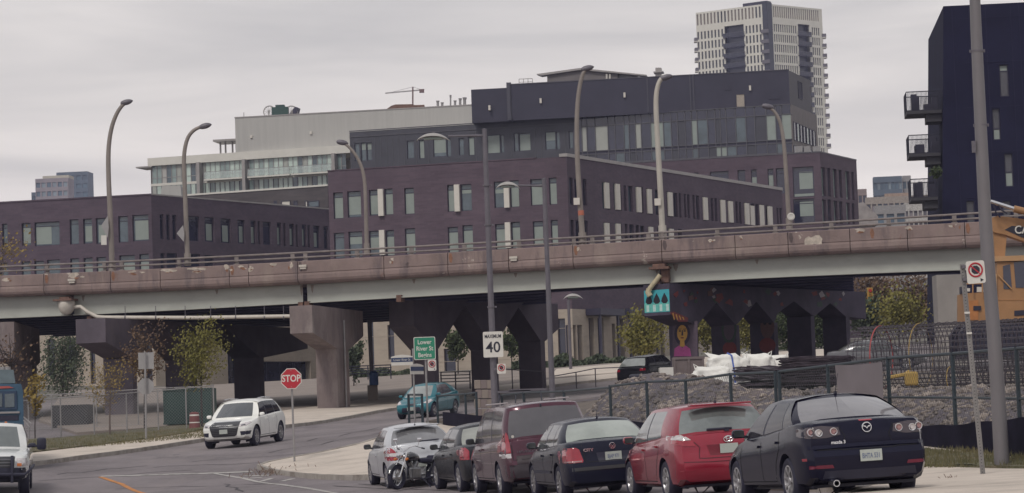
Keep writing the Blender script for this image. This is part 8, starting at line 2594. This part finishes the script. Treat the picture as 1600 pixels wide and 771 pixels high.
# dry weeds and rubble at the pavement corner
b = gpt(425, 738, 79.5); t = thing('dry_weeds', 'dry weeds and litter at the pavement corner below the stop sign', 'weeds', b)
mb = MB(); rg = random.Random(5)
for k in range(70):
    x = rg.gauss(0, .55); y = rg.gauss(0, .5); a = rg.uniform(0, 6.3); l_ = rg.uniform(.08, .32)
    z = tz(b.x+x, b.y+y)-b.z+.02
    mb.tube([(x, y, z), (x+math.cos(a)*l_*.7, y+math.sin(a)*l_*.7, z+l_*rg.uniform(.2, 1))], .009, 4)
tag(mb.build('stalks', mat('dry weed', (.20, .14, .11), .9, .3, 3), t), kind='stuff')
b = gpt(1485, 745, 42); t = thing('dry_weeds', 'small dry weeds at the edge of the right foreground pavement', 'weeds', b)
mb = MB()
for k in range(16):
    x = rg.gauss(0, .06); y = rg.gauss(0, .15); a = rg.uniform(0, 6.3); l_ = rg.uniform(.04, .14)
    z = tz(b.x+x, b.y+y)-b.z+.1
    mb.tube([(x, y, z), (x+math.cos(a)*l_*.7, y+math.sin(a)*l_*.7, z+l_*rg.uniform(.2, 1))], .005, 4)
tag(mb.build('stalks', mat('dry weed', (.2, .2, .2)), t), kind='stuff')
# grass blades on the two verges
mb = MB(); rg = random.Random(8)
for k in range(9000):
    if k % 3 == 0: p = G(rg.uniform(1440, 1640), rg.uniform(716, 742), 40, 60)
    else:
        x_ = rg.uniform(-20, 330); p = G(x_, rg.uniform(674+(330-x_)*.075, 688+(330-x_)*.085), 90, 125)
    h = rg.uniform(.05, .16); a = rg.uniform(0, 6.3); dx, dy = math.cos(a)*.012, math.sin(a)*.012
    z = tz(p.x, p.y)+.12
    mb.add([(p.x-dx, p.y-dy, z), (p.x+dx, p.y+dy, z), (p.x+rg.uniform(-.05, .05), p.y, z+h)], [(0, 1, 2)])
tag(mb.build('grass', mat('grass blades', (.09, .09, .04), .9, 0, .8, c2=(.20, .17, .09), world=True), fix=False), 'short dry grass growing on the roadside verges', 'grass', kind='stuff')
# ================================================================ bins, benches and small things
crate('container', 'dark green container behind the right end of the left chain link fence', 256, 330, 606, 664, 121, mat('dark green container', (.025, .06, .055), .6, .1, 1), True, 2)
crate('bin', 'dark bin behind the left chain link fence under the pier', 82, 137, 632, 674, 127, mat('dark bin', (.03, .03, .038), .7, .1, 1), True, 1.6)
b = P(304, 662, 114.2); b.z = tz(b.x, b.y)+.12; t = thing('traffic_barrel', 'orange traffic barrel behind the left fence by its right end', 'barrel', b)
mb = MB(); mb.lathe([(0, 0), (.25, 0), (.23, .1), (.20, .68), (.1, .72), (0, .72)], 'z', 16); mb.build('barrel_body', mat('faded orange barrel', (.17, .06, .06), .6), t, smooth=True)
for z in (.25, .55): mb = MB(); mb.lathe([(.236-.05*z, z), (.228-.05*z, z+.1)], 'z', 16); mb.build('white_band', sign_white, t)
def bench(label, x0, x1, y0, y1, Y, n, m):
    a, c = P(x0, y1, Y), P(x1, y1, Y); h = P(x0, y0, Y).z-a.z; t = thing('bench', label, 'bench', a); w = c.x-a.x
    for k in range(n):
        mb = MB(); mb.cbox((w/2, .1*k, h*(.3+.7*k/(n-1))), (w, .14, .06)); mb.build('slat', m, t)
    for x in (.05, w*.5, w-.05): mb = MB(); mb.tube([(x, 0, -.2), (x, .1, h)], .04, 5); mb.build('leg', trim, t)
bench('dark slatted bench right of the pole with the blue box', 538, 612, 573, 590, 178, 4, trim)
bench('bench of pale slats under the middle arch', 688, 736, 582, 604, 150, 4, galv)
# railing of the plaza in front of the dark piers
for lab, pp2 in (('thin metal railing beyond the site fence under the bridge', [(865, 602), (900, 596), (930, 590), (975, 588)]), ('thin metal railing between the dark pier columns', [(765, 590), (800, 592), (850, 595)])):
    t = thing('metal_railing', lab, 'railing', gpt(pp2[0][0], 600, 150))
    q = [P(x, y-14, 150) for x, y in pp2]
    mb = MB(); mb.tube(q, .03, 5); mb.build('rail', galv_dark, t, world=True)
    for p in q:
        mb = MB(); mb.tube([p, (p.x, p.y, tz(p.x, p.y))], .035, 5); mb.build('post', galv_dark, t, world=True)
# traffic light far under the bridge
b = gpt(1361, 545, 200); t = thing('traffic_light', 'distant traffic light glimpsed under the right end of the bridge', 'traffic light', b)
mb = MB(); mb.tube([b, P(1360, 450, 200)], .08, 8); mb.build('pole', galv_dark, t, world=True)
mb = MB(); c = P(1359.5, 462, 199.7); mb.bbox(c, (.42, .3, 1.15), .04); hs_ = mb.build('housing', mat('yellow signal housing', (.40, .22, .04), .6), t, world=True)
for k, mm in ((.35, sign_red), (0, mat('amber lens', (.3, .15, .02), .4)), (-.35, mat('green lens', (.02, .12, .06), .4))):
    mb = MB(); q = c+Vector((0, -.16, k)); mb.tube([q, q-Vector((0, .06, 0))], .12, 10); mb.build('lens', mm, hs_, world=True)
# concrete block stack seen through the far left fence panels
b = gpt(751, 655, 96); t = thing('block_stack', 'stack of pale concrete blocks behind the fence by the tall grey lamp', 'block stack', b)
for r_ in range(4):
    for k in range(3):
        p = P(748+k*10-(r_ % 2)*2, 646-r_*15, 96); mb = MB(); mb.bbox(p, (.225, .25, .31), .012); mb.build('block', plaza_m if (r_+k) % 2 else conc_pier, t, world=True)
# dark cluttered screen behind the site fence, left of the heap: wheelbarrow-like frames
for i, (x, y, lab) in enumerate(((826, 628, 'dark steel trestle behind the fence panels left of the gravel heap'), (800, 632, 'second dark steel trestle nearer the maroon minivan'))):
    Y = 92; p = P(x, y, Y); g = tz(p.x, p.y); t = thing('trestle', lab, 'trestle', Vector((p.x, p.y, g)))
    for s in (-1, 1):
        mb = MB(); mb.tube([(s*.5, -.25, 0), (s*.42, 0, .95), (s*.5, .25, 0)], .03, 5); mb.build('leg', trim, t)
    mb = MB(); mb.cbox((0, 0, .98), (1.3, .1, .08)); mb.build('beam', galv_dark, t)
# ================================================================ thin pale haze box, added to lift the dark tones towards navy
mb = MB(); mb.box(-1500, 1500, -1300, 1500, -4, 135)
hz_ = mb.build('haze'); vm = bpy.data.materials.new('tone lifting haze'); vm.use_nodes = True
vt = vm.node_tree; vt.nodes.clear()
vo = vt.nodes.new('ShaderNodeOutputMaterial'); vp = vt.nodes.new('ShaderNodeVolumePrincipled')
vp.inputs['Color'].default_value = (.70, .72, 1, 1); vp.inputs['Density'].default_value = .00022; vp.inputs['Anisotropy'].default_value = .2
vt.links.new(vp.outputs[0], vo.inputs['Volume']); hz_.data.materials.clear(); hz_.data.materials.append(vm)
tag(hz_, kind='stuff')
bpy.context.view_layer.update()
